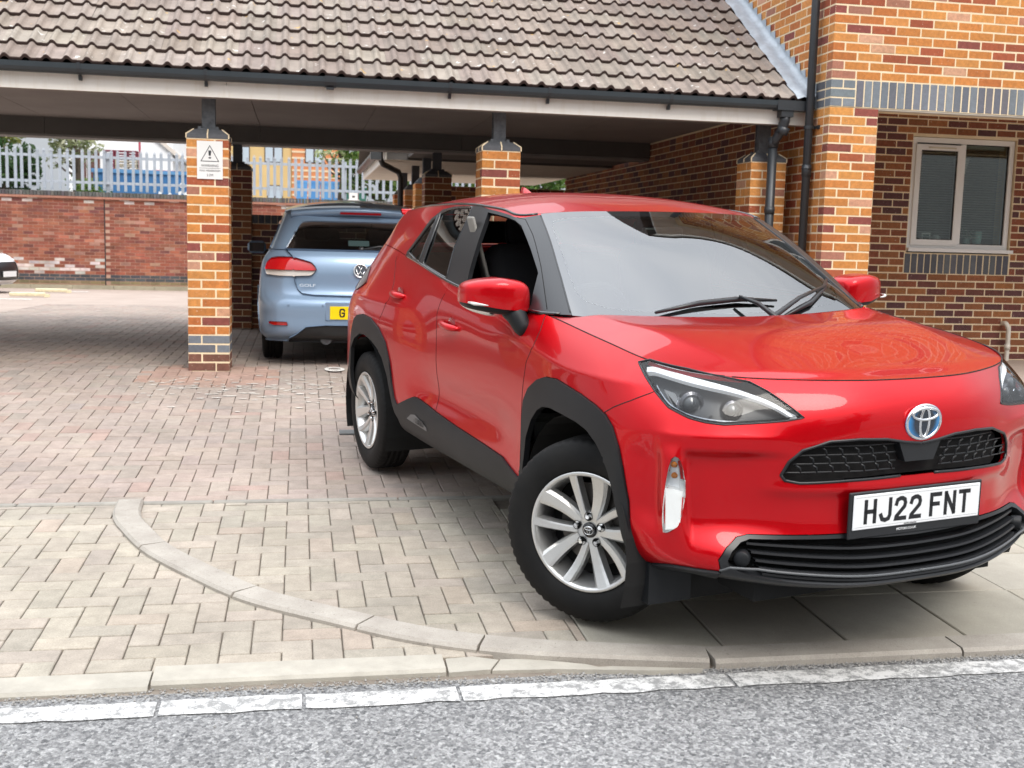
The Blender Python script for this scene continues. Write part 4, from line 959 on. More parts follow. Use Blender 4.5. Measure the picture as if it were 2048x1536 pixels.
# ------------------------------------------------------------------ paint and trim
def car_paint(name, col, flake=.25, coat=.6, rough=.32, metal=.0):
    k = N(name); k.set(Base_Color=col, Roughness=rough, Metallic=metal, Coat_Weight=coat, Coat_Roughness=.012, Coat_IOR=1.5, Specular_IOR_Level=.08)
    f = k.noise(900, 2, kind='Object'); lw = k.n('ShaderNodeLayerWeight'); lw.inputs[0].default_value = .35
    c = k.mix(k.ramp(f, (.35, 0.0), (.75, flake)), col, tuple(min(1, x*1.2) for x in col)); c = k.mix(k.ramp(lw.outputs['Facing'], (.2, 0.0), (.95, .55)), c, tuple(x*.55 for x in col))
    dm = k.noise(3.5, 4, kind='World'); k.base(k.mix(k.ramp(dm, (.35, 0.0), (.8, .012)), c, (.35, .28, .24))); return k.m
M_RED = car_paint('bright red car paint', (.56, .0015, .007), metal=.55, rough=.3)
M_CLAD = N('black grained trim'); k = M_CLAD; k.set(Roughness=.5, Specular_IOR_Level=.3); k.base(k.ramp(k.noise(4, 4, kind='World'), (.3, (.007, .008, .0095)), (.75, (.014, .0155, .0175)))); k.bump(k.noise(1500, 2, kind='Object'), .25, .0006); M_CLAD = k.m
M_GLOSSBLK = N('gloss black').set(Base_Color=(.006, .006, .007), Roughness=.08, Coat_Weight=.6).m
M_DARK = N('dark cavity').set(Base_Color=(.006, .006, .006), Roughness=.9).m
M_BLKPL = N('satin black plastic').set(Base_Color=(.014, .015, .017), Roughness=.35).m
M_CHROME = N('chrome').set(Base_Color=(.82, .83, .84), Roughness=.07, Metallic=1.0).m
M_SILV = N('silver wheel paint'); k = M_SILV; k.set(Roughness=.30, Metallic=.75, Coat_Weight=.4, Coat_Roughness=.1); k.base(k.ramp(k.noise(700, 2), (.3, (.58, .58, .57)), (.7, (.72, .72, .70)))); M_SILV = k.m
M_TYRE = N('tyre rubber'); k = M_TYRE; k.set(Roughness=.65, Specular_IOR_Level=.22); k.base(k.ramp(k.noise(9, 5, .6, kind='World'), (.3, (.006, .0062, .0066)), (.8, (.014, .0135, .013)))); k.bump(k.noise(240, 3), .15, .001); M_TYRE = k.m
M_SCREEN = thin_glass('windscreen glass', (.74, .82, .79), 1.0, .0, 2.3); M_PRIV = thin_glass('dark side glass', (.50, .54, .53), 1.0, .0, 1.9); M_LENS = thin_glass('clear lamp lens', (.93, .95, .96), 1.0, .0, 1.38)
M_SEAT = N('dark seat fabric').set(Base_Color=(.012, .012, .014), Roughness=.9).m
M_TRIMG = N('grey interior trim').set(Base_Color=(.22, .21, .19), Roughness=.8).m
M_WHITE = N('white light guide').set(Base_Color=(.85, .87, .9), Roughness=.2, Emission_Color=(.95, .97, 1.0), Emission_Strength=.35).m
M_DRL = N('lit running lamp').set(Base_Color=(.85, .87, .9), Roughness=.3, Emission_Color=(1.0, .98, .92), Emission_Strength=.75).m
M_AMBER = N('amber bulb').set(Base_Color=(.8, .25, .03), Roughness=.25).m
# ------------------------------------------------------------------ the red crossover
RX = bpy.data.objects.new('red_crossover', None); COL.objects.link(RX)
tag(RX, 'bright red crossover car parked nose out across the pavement with black wheel arches', 'car')
q_ = (-2.567, -4.969, .023, -1.3427, .02283, .02124)
RX.matrix_world = Matrix.Translation(q_[:3]) @ Matrix.Rotation(q_[3], 4, 'Z') @ Matrix.Rotation(q_[4], 4, 'Y') @ Matrix.Rotation(q_[5], 4, 'X')
def arch_poly(inner): return [(inner[0][0]+.0, -.3)]+inner+[(inner[-1][0], -.3)]
P_HL, P_GR, P_FOG = RP['headlamp'], [(-.05, .504)]+RP['grille'][1:]+[(-.05, .622)], RP['fog']
P_FIN = [(1.735, -.3), (1.735, .10)]+RP['farch_in']+[(.985, -.3)]
P_FOUT = [(1.80, -.3), (1.775, .10)]+RP['farch_out'][1:]+[(.94, -.3)]
ri = RP['rarch_in']; ro = RP['rarch_out']
P_RIN = [(4.06, -.3), (4.06, .25)]+ri+[(3.235, .08), (3.235, -.3)]
P_ROUT = [(4.17, -.3), (4.15, .12), (4.10, .30)]+ro+[(3.2, .1), (3.2, -.3)]
P_SILL = [(3.30, -.3), (3.30, .20)]+RP['sill_up']+[(1.70, .13), (1.70, -.3)]
P_LOW = [(-.05, -.3), (-.05, .299)]+RP['lower'][1:]+[(.690, .10), (.69, -.3)]
P_UND = [(1.05, -.3), (1.05, .03)]+RP['under']+[(.66, .123), (.66, -.3)]
P_LIN = [(-.05, .128), (-.05, .285), (.28, .292), (.44, .286), (.575, .280), (.606, .266), (.642, .228), (.662, .185), (.655, .162), (.60, .143), (.45, .132)]
P_FD = [(1.7296, 1.2), (1.7296, .8701)]+RP['fdoor'][1:]+[(1.757, .35), (1.757, -.1), (2.7566, -.1)]+RP['doorsplit'][::-1]+[(2.74, .88), (2.74, 1.2)]
P_RD = [(2.74, 1.2), (2.74, .88)]+RP['doorsplit']+[(2.7566, -.1), (3.5, -.1), (3.5, .5), (3.5027, .5722), (3.4839, .5867), (3.4411, .6514), (3.5062, .7244), (3.6276, .8203), (3.70, 1.2)]
P_BUMP = [(-.2, -.3), (1.05, -.3), (1.0902, .6076), (1.0441, .6403), (.9609, .6906), (.868, .754), (.80, .80), (.70, .82), (.60, .82), (.52, .90), (.50, 1.2), (-.2, 1.2)]
P_TAIL = [(3.98, .70), (4.10, .655), (4.40, .66), (5.3, .67), (5.3, .75), (4.40, .77), (4.15, .775)]
P_WING = [(-.2, -.3), (1.7296, -.3), (1.757, .35)]+RP['fdoor'][::-1]+[(1.7296, 1.2), (-.2, 1.2)]
ID = dict(wing=12, body=0, hole=1, clad=2, lamp=3, grille=4, low=5, lowin=6, fog=7, fdoor=8, rdoor=9, bumper=10, tail=11)
def cls(u, v):
    r = np.zeros(u.shape, int)
    for key, poly in (('wing', P_WING), ('bumper', P_BUMP), ('fdoor', P_FD), ('rdoor', P_RD), ('tail', P_TAIL), ('clad', P_UND), ('low', P_LOW), ('lowin', P_LIN), ('fog', P_FOG), ('grille', P_GR), ('lamp', P_HL), ('clad', P_SILL), ('clad', P_FOUT), ('clad', P_ROUT), ('hole', P_FIN), ('hole', P_RIN)):
        r[pip(poly, u, v)] = ID[key]
    r[(v < .095) & (r == 0) & (u > 4.0)] = ID['clad']
    return r
uu = np.concatenate([np.linspace(0, 1.75, 190), np.linspace(1.75, 4.2, 200)[1:], np.linspace(4.2, RED.u1, 50)[1:]]); vv = np.linspace(0, RED.v1, 96)
U_, V_, ids = snap_grid(uu, vv, cls, [P_HL, P_GR, P_FOG, P_FIN, P_FOUT, P_RIN, P_ROUT, P_SILL, P_LOW, P_UND, P_LIN, P_FD, P_RD, P_BUMP, P_TAIL, P_WING], .011)
def part(key, name, mat, sides=(1, -1), **kw): return finish(region_bm(RED, U_, V_, ids == ID[key], sides), name, mat, kw.pop('parent', RX), **kw)
for sd_ in (1, -1): part('wing', 'front_wing', M_RED, (sd_,))
for sd_ in (1, -1): part('body', 'rear_quarter', M_RED, (sd_,))
BUMP = part('bumper', 'front_bumper', M_RED)
DOORS = {}
for nm in ('fdoor', 'rdoor'):
    for sd_ in (1, -1): DOORS[nm, sd_] = part(nm, 'front_door' if nm == 'fdoor' else 'rear_door', M_RED, (sd_,))
[part('clad', 'wheel_arch_cladding', M_CLAD, (q__,), off=.009, lip=.022, gap=.001) for q__ in (1, -1)]
LOWB = part('low', 'lower_bumper', M_BLKPL, off=.002, lip=.03)
part('tail', 'tail_lamp', N('tail lamp red').set(Base_Color=(.03, .002, .003), Roughness=.1).m, off=.006)
# hood, roof
a_ = np.linspace(0, 1, 60); w_ = np.linspace(0, 1, 50)
def patch(S, aa, ww, name, mat, flip=False, **kw):
    A_, W_ = np.meshgrid(aa, ww, indexing='ij'); bm = region_bm(S, A_, W_, np.ones((len(aa)-1, len(ww)-1), bool)); bmesh.ops.recalc_face_normals(bm, faces=bm.faces[:])
    up_ = sum(f.normal.z for f in bm.faces)
    if up_ < 0: bmesh.ops.reverse_faces(bm, faces=bm.faces[:])
    bm.normal_update(); return finish(bm, name, mat, RX, **kw)
HOOD_O = patch(HOODS, a_, w_, 'bonnet', M_RED, lip=.018, gap=.0018); patch(ROOFS, a_, w_, 'roof', M_RED, lip=.01, gap=.003)
# greenhouse
P_DLO = [(2.26, -.2)]+RP['dlo']+[(.6245, .60), (.6245, -.2)]
P_QG, P_RGL, P_OPEN = [(p[0], max(p[1], .012)) for p in RP['quarter']], [(p[0], max(p[1], .014)) for p in RP['rearglass']], [(p[0], max(p[1], .012)) for p in RP['open']]
P_SCR = [(-.1, -.2), (-.1, .70), (.6245, .70), (.6245, -.2)]
P_SIN = [(-.1, .045), (-.1, .452), (.30, .452), (.50, .447), (.575, .435), (.592, .40), (.585, .10), (.56, .065), (.50, .05)]
P_RW = [(3.0, .02), (3.0, .44), (3.6, .44), (3.6, .02)]
GID = dict(body=0, trim=1, quarter=2, rear=3, hole=4, frit=5, screen=6, rwin=7)
def gcls(u, v):
    r = np.zeros(u.shape, int)
    for key, poly in (('rwin', P_RW), ('trim', P_DLO), ('quarter', P_QG), ('rear', P_RGL), ('hole', P_OPEN), ('frit', P_SCR), ('screen', P_SIN)): r[pip(poly, u, v)] = GID[key]
    return r
gu = np.linspace(0, GLS.u1, 330); gv = np.linspace(0, GLS.v1, 52)
GU, GV, gids = snap_grid(gu, gv, gcls, [P_RW, P_DLO, P_QG, P_RGL, P_OPEN, P_SCR, P_SIN], .010)
def gpart(key, name, mat, sides=(1, -1), **kw): return finish(region_bm(GLS, GU, GV, gids == GID[key], sides), name, mat, kw.pop('parent', RX), **kw)
gpart('body', 'upper_body', M_RED, gap=.001); [gpart('trim', 'pillar_trim', M_BLKPL, (q__,), lip=.02, gap=.0005, off=.002) for q__ in (1, -1)]
gpart('quarter', 'quarter_window', M_PRIV, gap=0, lip=0, off=-.003)
for sd_ in (1, -1): gpart('rear', 'rear_door_window', M_PRIV, (sd_,), gap=0, lip=0, off=-.004)
gpart('hole', 'front_door_window', M_SCREEN, (1,), gap=0, lip=0, off=-.004)
SCR = gpart('screen', 'windscreen', M_SCREEN, gap=0, lip=0); gpart('frit', 'windscreen_border', N('black glass border').set(Base_Color=(.008, .009, .010), Roughness=.02, IOR=2.2).m, gap=0, lip=.012)
gpart('rwin', 'rear_window', M_PRIV, gap=0, lip=0)
for p_, c_ in ((P_QG, .007), (P_RGL, .007)):      # seals round the side glass
    for sd_ in (1, -1):
        q = np.array(p_+p_[:1]); pts = []
        for i in range(len(q)-1):
            for t in np.linspace(0, 1, 6, endpoint=False): pts.append(q[i]+(q[i+1]-q[i])*t)
        pts = np.array(pts+[pts[0]]); pp = GLS.at(pts[:, 0], pts[:, 1]); pp[:, 1] *= sd_; m = MB(); m.tube([tuple(x) for x in pp], .005, 6); m.build('window_seal', M_GLOSSBLK, RX, smooth=True)
def strip(S, uv, r, name, mat, sides=(1, -1), off=0.0, n=6, par=None):
    for sd_ in sides:
        q = np.array(uv, float); pts = []
        for i in range(len(q)-1):
            for t in np.linspace(0, 1, 8, endpoint=False): pts.append(q[i]+(q[i+1]-q[i])*t)
        pts = np.array(pts+[q[-1]]); p = S.at(pts[:, 0], pts[:, 1]); p[:, 1] = p[:, 1]*sd_
        if off: p[:, 1] += off*np.sign(p[:, 1])
        m = MB(); m.tube([tuple(x) for x in p], r, n); m.build(name, mat, par or RX, smooth=True)
strip(GLS, [(.64, GLS.v1), (.9, GLS.v1), (1.2, GLS.v1), (1.7, GLS.v1), (2.1, GLS.v1), (2.5, GLS.v1)], .0065, 'roof_drip_strip', M_GLOSSBLK)
strip(GLS, [(.66, .004), (.9, .004), (1.25, .004), (1.6, .004), (1.95, .004), (2.22, .0)], .008, 'waist_seal', M_GLOSSBLK)
strip(GLS, [(.628, .01), (.624, .15), (.626, .30), (.63, .47)], .004, 'screen_seal', M_BLKPL)
strip(GLS, [(.70, .02), (.695, .2), (.70, .35), (.715, .45), (.78, .458)], .003, 'door_frame_gap_strip', M_DARK)  # dark strip painting the shade of the frame gap
# cowl under the screen
m = MB(); n = 26; vs = []
for i in range(n+1):
    f = -1+2*i/n; hp = HOODS.at(np.array([.985]), np.array([abs(f)*.97]))[0]; gp = GLS.at(np.array([abs(f)*.60]), np.array([.02]))[0]; hp[1] = abs(hp[1])*np.sign(f); gp[1] = abs(gp[1])*np.sign(f)
    for t in (0, .5, 1): p = hp+(gp-hp)*t; vs.append((p[0], p[1], p[2]-.022*(1-t)-.012*math.sin(t*math.pi)))
m.add(vs, [(i*3+j, i*3+j+1, i*3+j+4, i*3+j+3) for i in range(n) for j in range(2)]); m.build('cowl_panel', M_BLKPL, RX, smooth=True)
# wipers
def wiper(pts, base, name='wiper'):
    e = empty(name); e.parent = RX
    P = [Vector(p) for p in pts]; m = MB(); m.tube(P, [.006]+[.011]*(len(P)-2)+[.005], 6); m.build('blade', M_BLKPL, e, smooth=True)
    mid = P[len(P)//2]+Vector((.01, 0, .012)); m = MB(); b0 = Vector(base); m.tube([b0, b0+(mid-b0)*.15+Vector((0, 0, .02)), b0+(mid-b0)*.6+Vector((.0, 0, .025)), mid], [.016, .012, .009, .006], 8); m.tube([b0-Vector((0, 0, .02)), b0+Vector((0, 0, .012))], .02, 10); m.build('arm', M_BLKPL, e, smooth=True)
def onscr(u, v, h=.016):
    p = GLS.at(np.array([abs(u)]), np.array([v]))[0]; return (p[0]+h*.55, p[1]*(1 if u > 0 else -1), p[2]+h*.83)
wiper([onscr(-.34, .035), onscr(-.15, .072), onscr(.03, .085), onscr(.20, .075)], onscr(.13, -.03, .02))
wiper([onscr(.18, .02), onscr(.36, .058), onscr(.50, .10), onscr(.575, .13)], onscr(-.0, -.035, .02))
# number plate
PL = empty('number_plate', (.7585, 0, .5425)); PL.parent = RX; PL.rotation_euler = (math.pi/2, 0, math.pi/2)
M_PLW = N('white plate').set(Base_Color=(.80, .81, .82), Roughness=.25).m; M_PLK = N('plate black').set(Base_Color=(.01, .01, .012), Roughness=.4).m
m = MB(); m.add(*chamfer(.52, .111, .004, .0015)); m.build('plate', M_PLW, PL)
m = MB(); vs, fs = chamfer(.545, .150, .010, .003); m.add([(x, y-.011, z-.008) for x, y, z in vs], fs); m.build('plate_holder', M_BLKPL, PL)
GLY = {'H': [[(0, 0), (0, 1)], [(1, 0), (1, 1)], [(0, .5), (1, .5)]], 'J': [[(1, 1), (1, .25), (.85, .06), (.5, 0), (.15, .06), (0, .25)]], '2': [[(0, .75), (.1, .93), (.4, 1), (.65, 1), (.92, .92), (1, .75), (.92, .58), (.05, .12), (0, 0), (1, 0)]], 'F': [[(0, 0), (0, 1), (1, 1)], [(0, .52), (.8, .52)]], 'N': [[(0, 0), (0, 1)], [(1, 0), (1, 1)], [(.03, .97), (.97, .03)]], 'T': [[(0, 1), (1, 1)], [(.5, 1), (.5, 0)]], 'G': [[(1, .8), (.85, .96), (.5, 1), (.15, .95), (0, .72), (0, .28), (.15, .05), (.5, 0), (.85, .05), (1, .28), (1, .48), (.55, .48)]], '7': [[(0, 1), (1, 1), (.35, 0)]], '4': [[(.75, 0), (.75, 1), (0, .3), (1, .3)]]}
def plate_text(s, par, mat, x0, h=.079, w=.036, st=.014, gap=.011, space=.033, z=.0023):
    x = x0
    for ch in s:
        if ch == ' ': x += space-gap; continue
        m = MB()
        for pl in GLY[ch]:
            P = [np.array((p[0]*w, (p[1]-.5)*(h-st))) for p in pl]; n = len(P); L, R_ = [], []
            for i in range(n):
                d0 = P[i]-P[i-1] if i else P[1]-P[0]; d1 = P[i+1]-P[i] if i < n-1 else d0
                d0 = d0/np.linalg.norm(d0); d1 = d1/np.linalg.norm(d1); nn = np.array((-(d0+d1)[1], (d0+d1)[0])); nn /= np.linalg.norm(nn)+1e-9; k_ = min(1.6, 1/max(.4, float(nn @ np.array((-d0[1], d0[0])))))
                e = 0
                if i == 0: e = -d0*st/2
                elif i == n-1: e = d0*st/2
                L.append(P[i]+nn*st/2*k_+e); R_.append(P[i]-nn*st/2*k_+e)
            m.add([(x+p[0], p[1], z) for p in L]+[(x+p[0], p[1], z) for p in R_], [(i, i+n, i+n+1, i+1) for i in range(n-1)])
        m.build('character', mat, par, fix=False); x += w+st+gap
    return x
plate_text('HJ22 FNT', PL, M_PLK, -.212)
m = MB(); m.add([(x, y, .0022) for x, y in ((-.252, -.048), (.252, -.048), (.252, -.047), (-.252, -.047))], [(0, 1, 2, 3)]); m.add([(x, y, .0022) for x, y in ((-.252, .047), (.252, .047), (.252, .048), (-.252, .048))], [(0, 1, 2, 3)]); m.build('border', N('plate border').set(Base_Color=(.3, .3, .32), Roughness=.4).m, PL, fix=False)
me = text_mesh('MOTORS.CO.UK', .011); me.materials.append(M_PLW); link('lettering', me, PL, (-.04, -.069, -.002)); me = text_mesh('TRUSTED APPROVED', .0055); me.materials.append(M_PLK); link('lettering', me, PL, (-.03, -.0515, .0022))
# upper grille: recessed mesh of stepped cells
GRI = empty('upper_grille'); GRI.parent = RX
bmg = region_bm(RED, U_, V_, ids == ID['grille']); finish(bmg, 'backing', M_DARK, GRI, gap=0, lip=0, off=-.035)
strip(RED, RP['grille'][1:], .005, 'grille_rim', M_BLKPL, par=GRI)
def gpt(y, z, d): 
    """point d behind the grille face"""
    return (float(np.interp(abs(y), [0, .22, .41, .47], [.752, .743, .697, .675]))-d, y, z)
def in_gr(y, z):
    zb = .648; zt = float(np.interp(abs(y), [0, .07, .14, .33, .42, .47], [.752, .760, .768, .765, .735, .665])); zb2 = float(np.interp(abs(y), [0, .42, .46, .475], [.648, .648, .650, .658])); return zb2+.004 < z < zt-.004
m = MB()
rows = [.668, .695, .722, .749]
for r_i, zr in enumerate(rows):
    xs_r = np.arange(-.47, .471, .012)
    run = []
    for y in xs_r:
        if in_gr(y, zr) and (abs(y) > .085 or zr < .66): run.append(y)
        else:
            if len(run) > 2: m.tube([gpt(a, zr, .012) for a in run], .0026, 5)
            run = []
    if len(run) > 2: m.tube([gpt(a, zr, .012) for a in run], .0026, 5)
    for sd_ in (1, -1):
        y = .10+.012*r_i
        while y < .47:
            if in_gr(y, zr-.004) and in_gr(y+.008, zr+.02):
                m.tube([gpt(sd_*(y), zr, .012), gpt(sd_*(y+.004), zr+.016, .009), gpt(sd_*(y+.016), zr+.0225, .009)], .0034, 5)
            y += .052
m.build('grille_mesh', M_BLKPL, GRI, smooth=True)
m = MB(); pts = [(-.085, .752), (.085, .752), (.058, .690), (-.058, .690)]; m.add([gpt(y, z, -.001) for y, z in pts]+[gpt(y, z, .03) for y, z in pts], [(0, 1, 2, 3), (0, 4, 5, 1), (1, 5, 6, 2), (2, 6, 7, 3), (3, 7, 4, 0)]); m.build('sensor_cover', M_BLKPL, GRI)
# lower grille slats and sensor pods
LG = empty('lower_grille'); LG.parent = RX; finish(region_bm(RED, U_, V_, ids == ID['lowin']), 'backing', M_DARK, LG, gap=0, lip=0, off=-.05)
for i in range(5):
    for sd_ in (1, -1):
        v0 = .150+.0275*i; uend = .55+.008*i; q = np.array([(u, v0+.004*math.sin(u*3)) for u in np.linspace(0, uend, 26)]); p = RED.at(q[:, 0], q[:, 1]); m = MB(); vs = []
        for x, y, z in p: y *= sd_; vs += [(x-.012, y, z+.0035), (x-.010, y, z-.0035), (x-.045, y, z-.005), (x-.045, y, z+.003)]
        m.add(vs, [(k_*4+j, k_*4+(j+1) % 4, k_*4+4+(j+1) % 4, k_*4+4+j) for k_ in range(len(p)-1) for j in range(4)]); m.build('slat', M_BLKPL, LG)
for sd_ in (1, -1):
    p = RED.at(np.array([.612]), np.array([.205]))[0]; m = MB(); m.lathe([(0, .004), (.022, .004), (.025, 0), (.025, -.03)], 20, 0); o = m.build('fog_cap', M_CLAD, LG, smooth=True, loc=(p[0]-.008, p[1]*sd_, p[2]), rot=(0, 0, sd_*.75))
strip(RED, [(0, .1760), (.22, .1765), (.41, .1775), (.57, .1770), (.66, .158), (.69, .13)], .0045, 'lip_edge', N('lip edge grey').set(Base_Color=(.09, .095, .10), Roughness=.4).m, off=.0)
# emblem
def ring(m, rx, ry, r, n=36, cx=0, cy=0, z=0, k=8):
    m.tube([(cx+rx*math.cos(2*math.pi*i/n), cy+ry*math.sin(2*math.pi*i/n), z) for i in range(n+1)], r, k, cap=False)
def oval_emblem(par, loc, rot, s, blue=True, name='emblem'):
    e = empty(name, loc); e.parent = par; e.rotation_euler = rot; e.scale = (s, s, s)
    m = MB(); vs = [(0, 0, .004)]; n = 40
    for rr, zz in ((.035, .004), (.055, .001)): vs += [(rr*1.2*math.cos(2*math.pi*i/n), rr*.95*math.sin(2*math.pi*i/n), zz) for i in range(n)]
    fs = [(0, 1+i, 1+(i+1) % n) for i in range(n)]+[(1+i, 1+n+i, 1+n+(i+1) % n, 1+(i+1) % n) for i in range(n)]
    m.add(vs, fs); k = N('emblem backing'); k.set(Roughness=.1, Coat_Weight=.8)
    tc_ = k.n('ShaderNodeTexCoord').outputs['Object']; ln = k.n('ShaderNodeVectorMath'); ln.operation = 'LENGTH'; k.l(tc_, ln.inputs[0])
    k.base(k.ramp(ln.outputs['Value'], (.036, (.010, .02, .035)), (.052, (.02, .22, .52) if blue else (.012, .012, .014)))); m.build('backing', k.m, e)
    m = MB(); ring(m, .060, .048, .0048); m.build('outer_ring', M_CHROME, e, smooth=True)
    m = MB(); ring(m, .0155, .0425, .0042, z=.004); ring(m, .045, .0165, .0042, cy=.024, z=.005); m.build('inner_rings', M_CHROME, e, smooth=True)
oval_emblem(RX, (.757, 0, .815), (math.pi/2+.05, 0, math.pi/2), 1.13)
# headlamps
for sd_ in (1, -1):
    H = empty('headlamp'); H.parent = RX
    bm = region_bm(RED, U_, V_, ids == ID['lamp'], (sd_,)); finish(bm, 'lens', M_LENS, H, gap=.002, lip=.004)
    bm = region_bm(RED, U_, V_, ids == ID['lamp'], (sd_,)); c0 = Vector((.42, .60*sd_, .90))
    for v, n_ in [(v, v.normal.copy()) for v in bm.verts]: v.co -= n_*.055; v.co += (c0-v.co)*.06
    finish(bm, 'housing', N('lamp housing').set(Base_Color=(.006, .0065, .008), Roughness=.3).m, H, gap=0, lip=-.06)
    def lp(u, v, d): p = RED.at(np.array([u]), np.array([v]))[0]; p2 = RED.at(np.array([u+.01, u, u]), np.array([v, v+.01, v])); n_ = np.cross(p2[0]-p2[2], p2[1]-p2[2]); n_ /= np.linalg.norm(n_); p = p-n_*d; return Vector((p[0], p[1]*sd_, p[2]))
    # white light guide along the top, then down to the inner point
    uv = [(.90, .850), (.86, .862), (.78, .862), (.68, .853), (.60, .838), (.54, .815), (.49, .785), (.445, .742), (.425, .727)]
    m = MB(); vs = []
    for u, v in spline(uv, 5):
        wd = .010+.004*math.sin(min(1, (.93-u)/.4)*math.pi); vs += [lp(u, v+wd, .014), lp(u, v-wd, .012), lp(u, v-wd, .032), lp(u, v+wd, .034)]
    nn = len(vs)//4; m.add(vs, [(i*4+j, i*4+(j+1) % 4, i*4+4+(j+1) % 4, i*4+4+j) for i in range(nn-1) for j in range(4)]); m.build('light_guide', M_WHITE, H, smooth=False)
    m = MB(); uv = [(.855, .80), (.82, .745), (.77, .715), (.70, .703), (.60, .703), (.50, .716)]; vs = []
    for u, v in spline(uv, 5): vs += [lp(u, v+.004, .018), lp(u, v-.004, .018), lp(u, v-.004, .03), lp(u, v+.004, .03)]
    nn = len(vs)//4; m.add(vs, [(i*4+j, i*4+(j+1) % 4, i*4+4+(j+1) % 4, i*4+4+j) for i in range(nn-1) for j in range(4)]); m.build('lower_trim', N('dark chrome').set(Base_Color=(.25, .26, .28), Roughness=.15, Metallic=1.0).m, H)
    for u, v, r in ((.735, .775, .036), (.60, .765, .030)):
        c_ = lp(u, v, .045); m = MB(); m.lathe([(0, .02), (r*.6, .014), (r*.85, 0)], 24, 0); m.build('projector', N('projector glass').set(Base_Color=(.03, .035, .04), Roughness=.03, Coat_Weight=1.0).m, H, smooth=True, loc=c_, rot=(0, 0, .25*sd_))
        m = MB(); m.lathe([(r*.86, .012), (r*1.12, .006), (r*1.12, -.02), (r*.86, -.02)], 24, 0, closed=True); m.build('projector_bezel', N('bezel').set(Base_Color=(.10, .10, .11), Roughness=.2, Metallic=.8).m, H, smooth=False, loc=c_, rot=(0, 0, .25*sd_))
    m = MB(); a0, a1, a2, a3 = lp(.83, .80, .03), lp(.80, .725, .03), lp(.765, .715, .05), lp(.79, .81, .05); m.add([a0, a1, a2, a3], [(0, 1, 2, 3)]); m.build('reflector_fin', M_CHROME, H, fix=False)
    m = MB(); a0, a1, a2, a3 = lp(.68, .72, .02), lp(.655, .75, .02), lp(.665, .75, .05), lp(.69, .72, .05); m.add([a0, a1, a2, a3], [(0, 1, 2, 3)]); m.build('reflector_fin', M_CHROME, H, fix=False)
    strip(RED, RP['headlamp']+RP['headlamp'][:1], .0032, 'lamp_seal', M_BLKPL, (sd_,), par=H)
    # upright corner lamps in the bumper
    F = empty('corner_lamp'); F.parent = RX
    bm = region_bm(RED, U_, V_, ids == ID['fog'], (sd_,)); finish(bm, 'lens', M_LENS, F, gap=.001, lip=.003, off=.004)
    bm = region_bm(RED, U_, V_, ids == ID['fog'], (sd_,)); finish(bm, 'reflector', N('lamp reflector').set(Base_Color=(.90, .91, .92), Roughness=.25, Metallic=.2).m, F, gap=0, lip=-.02, off=-.018)
    for v in (.475, .512): c_ = lp(.800, v, .009); m = MB(); m.lathe([(0, .008), (.008, .004), (.010, -.006)], 12, 0); m.build('bulb', M_AMBER, F, smooth=True, loc=c_)
    m = MB(); a0, a1, a2, a3 = lp(.782, .435, .004), lp(.832, .44, .004), lp(.832, .436, .018), lp(.782, .431, .018); m.add([a0, a1, a2, a3], [(0, 1, 2, 3)]); m.build('divider', M_WHITE, F, fix=False)
    m = MB(); a0, a1, a2, a3 = lp(.790, .285, .001), lp(.777, .425, .001), lp(.829, .425, .003), lp(.838, .262, .003); m.add([a0, a1, a2, a3], [(0, 1, 2, 3)]); m.build('running_light', M_DRL, F, fix=False)
# mirrors
for sd_ in (1, -1):
    Q = empty('door_mirror'); Q.parent = RX
    def sup(a, b, cx, cy, cz, rx, ry, rz, e=.62, lo=-math.pi/2, hi=math.pi/2, n=28, k_=14, tp=.25):
        sg = lambda t, p: math.copysign(abs(t)**p, t); vs = []; 
        for j in range(k_+1):
            ph = lo+(hi-lo)*j/k_
            for i in range(n):
                th = 2*math.pi*i/n; x = sg(math.cos(ph), e)*sg(math.cos(th), e); y = sg(math.cos(ph), e)*sg(math.sin(th), e); z = sg(math.sin(ph), e)
                sc = 1-tp*max(0, y)*.9; vs.append((cx+rx*x*(1-.25*max(0, y))+(-.045*max(0, y)), cy*sd_+ry*y*sd_, cz+rz*z*sc+.012*y))
        return vs, [(j*n+i, j*n+(i+1) % n, (j+1)*n+(i+1) % n, (j+1)*n+i) for j in range(k_) for i in range(n)]
    m = MB(); m.add(*sup(0, 0, -.615, .895, 1.108, .088, .128, .088, e=.46, lo=-.10, tp=.34)); m.build('cap', M_RED, Q, smooth=True)
    m = MB(); m.add(*sup(0, 0, -.615, .895, 1.106, .083, .124, .052, e=.46, hi=-.02, tp=.2)); m.build('housing', M_CLAD, Q, smooth=True)
    m = MB(); m.tube([(-.545, (.985)*sd_, 1.097), (-.562, 1.003*sd_, 1.099), (-.60, 1.012*sd_, 1.102)], [.005, .007, .004], 8); m.tube([(-.545, .985*sd_, 1.097), (-.538, .955*sd_, 1.093)], [.005, .002], 8); m.build('indicator', N('indicator lens').set(Base_Color=(.7, .7, .68), Roughness=.15).m, Q, smooth=True)
    m = MB(); m.tube([(-.58, .845*sd_, 1.075), (-.555, .825*sd_, 1.045), (-.53, .812*sd_, 1.005), (-.52, .80*sd_, .985)], [.042, .040, .036, .028], 14); m.build('stalk', M_CLAD, Q, smooth=True)
    m = MB(); m.add(*sup(0, 0, -.672, .895, 1.108, .03, .115, .07)); m.build('mirror_glass', M_CHROME, Q, smooth=True)
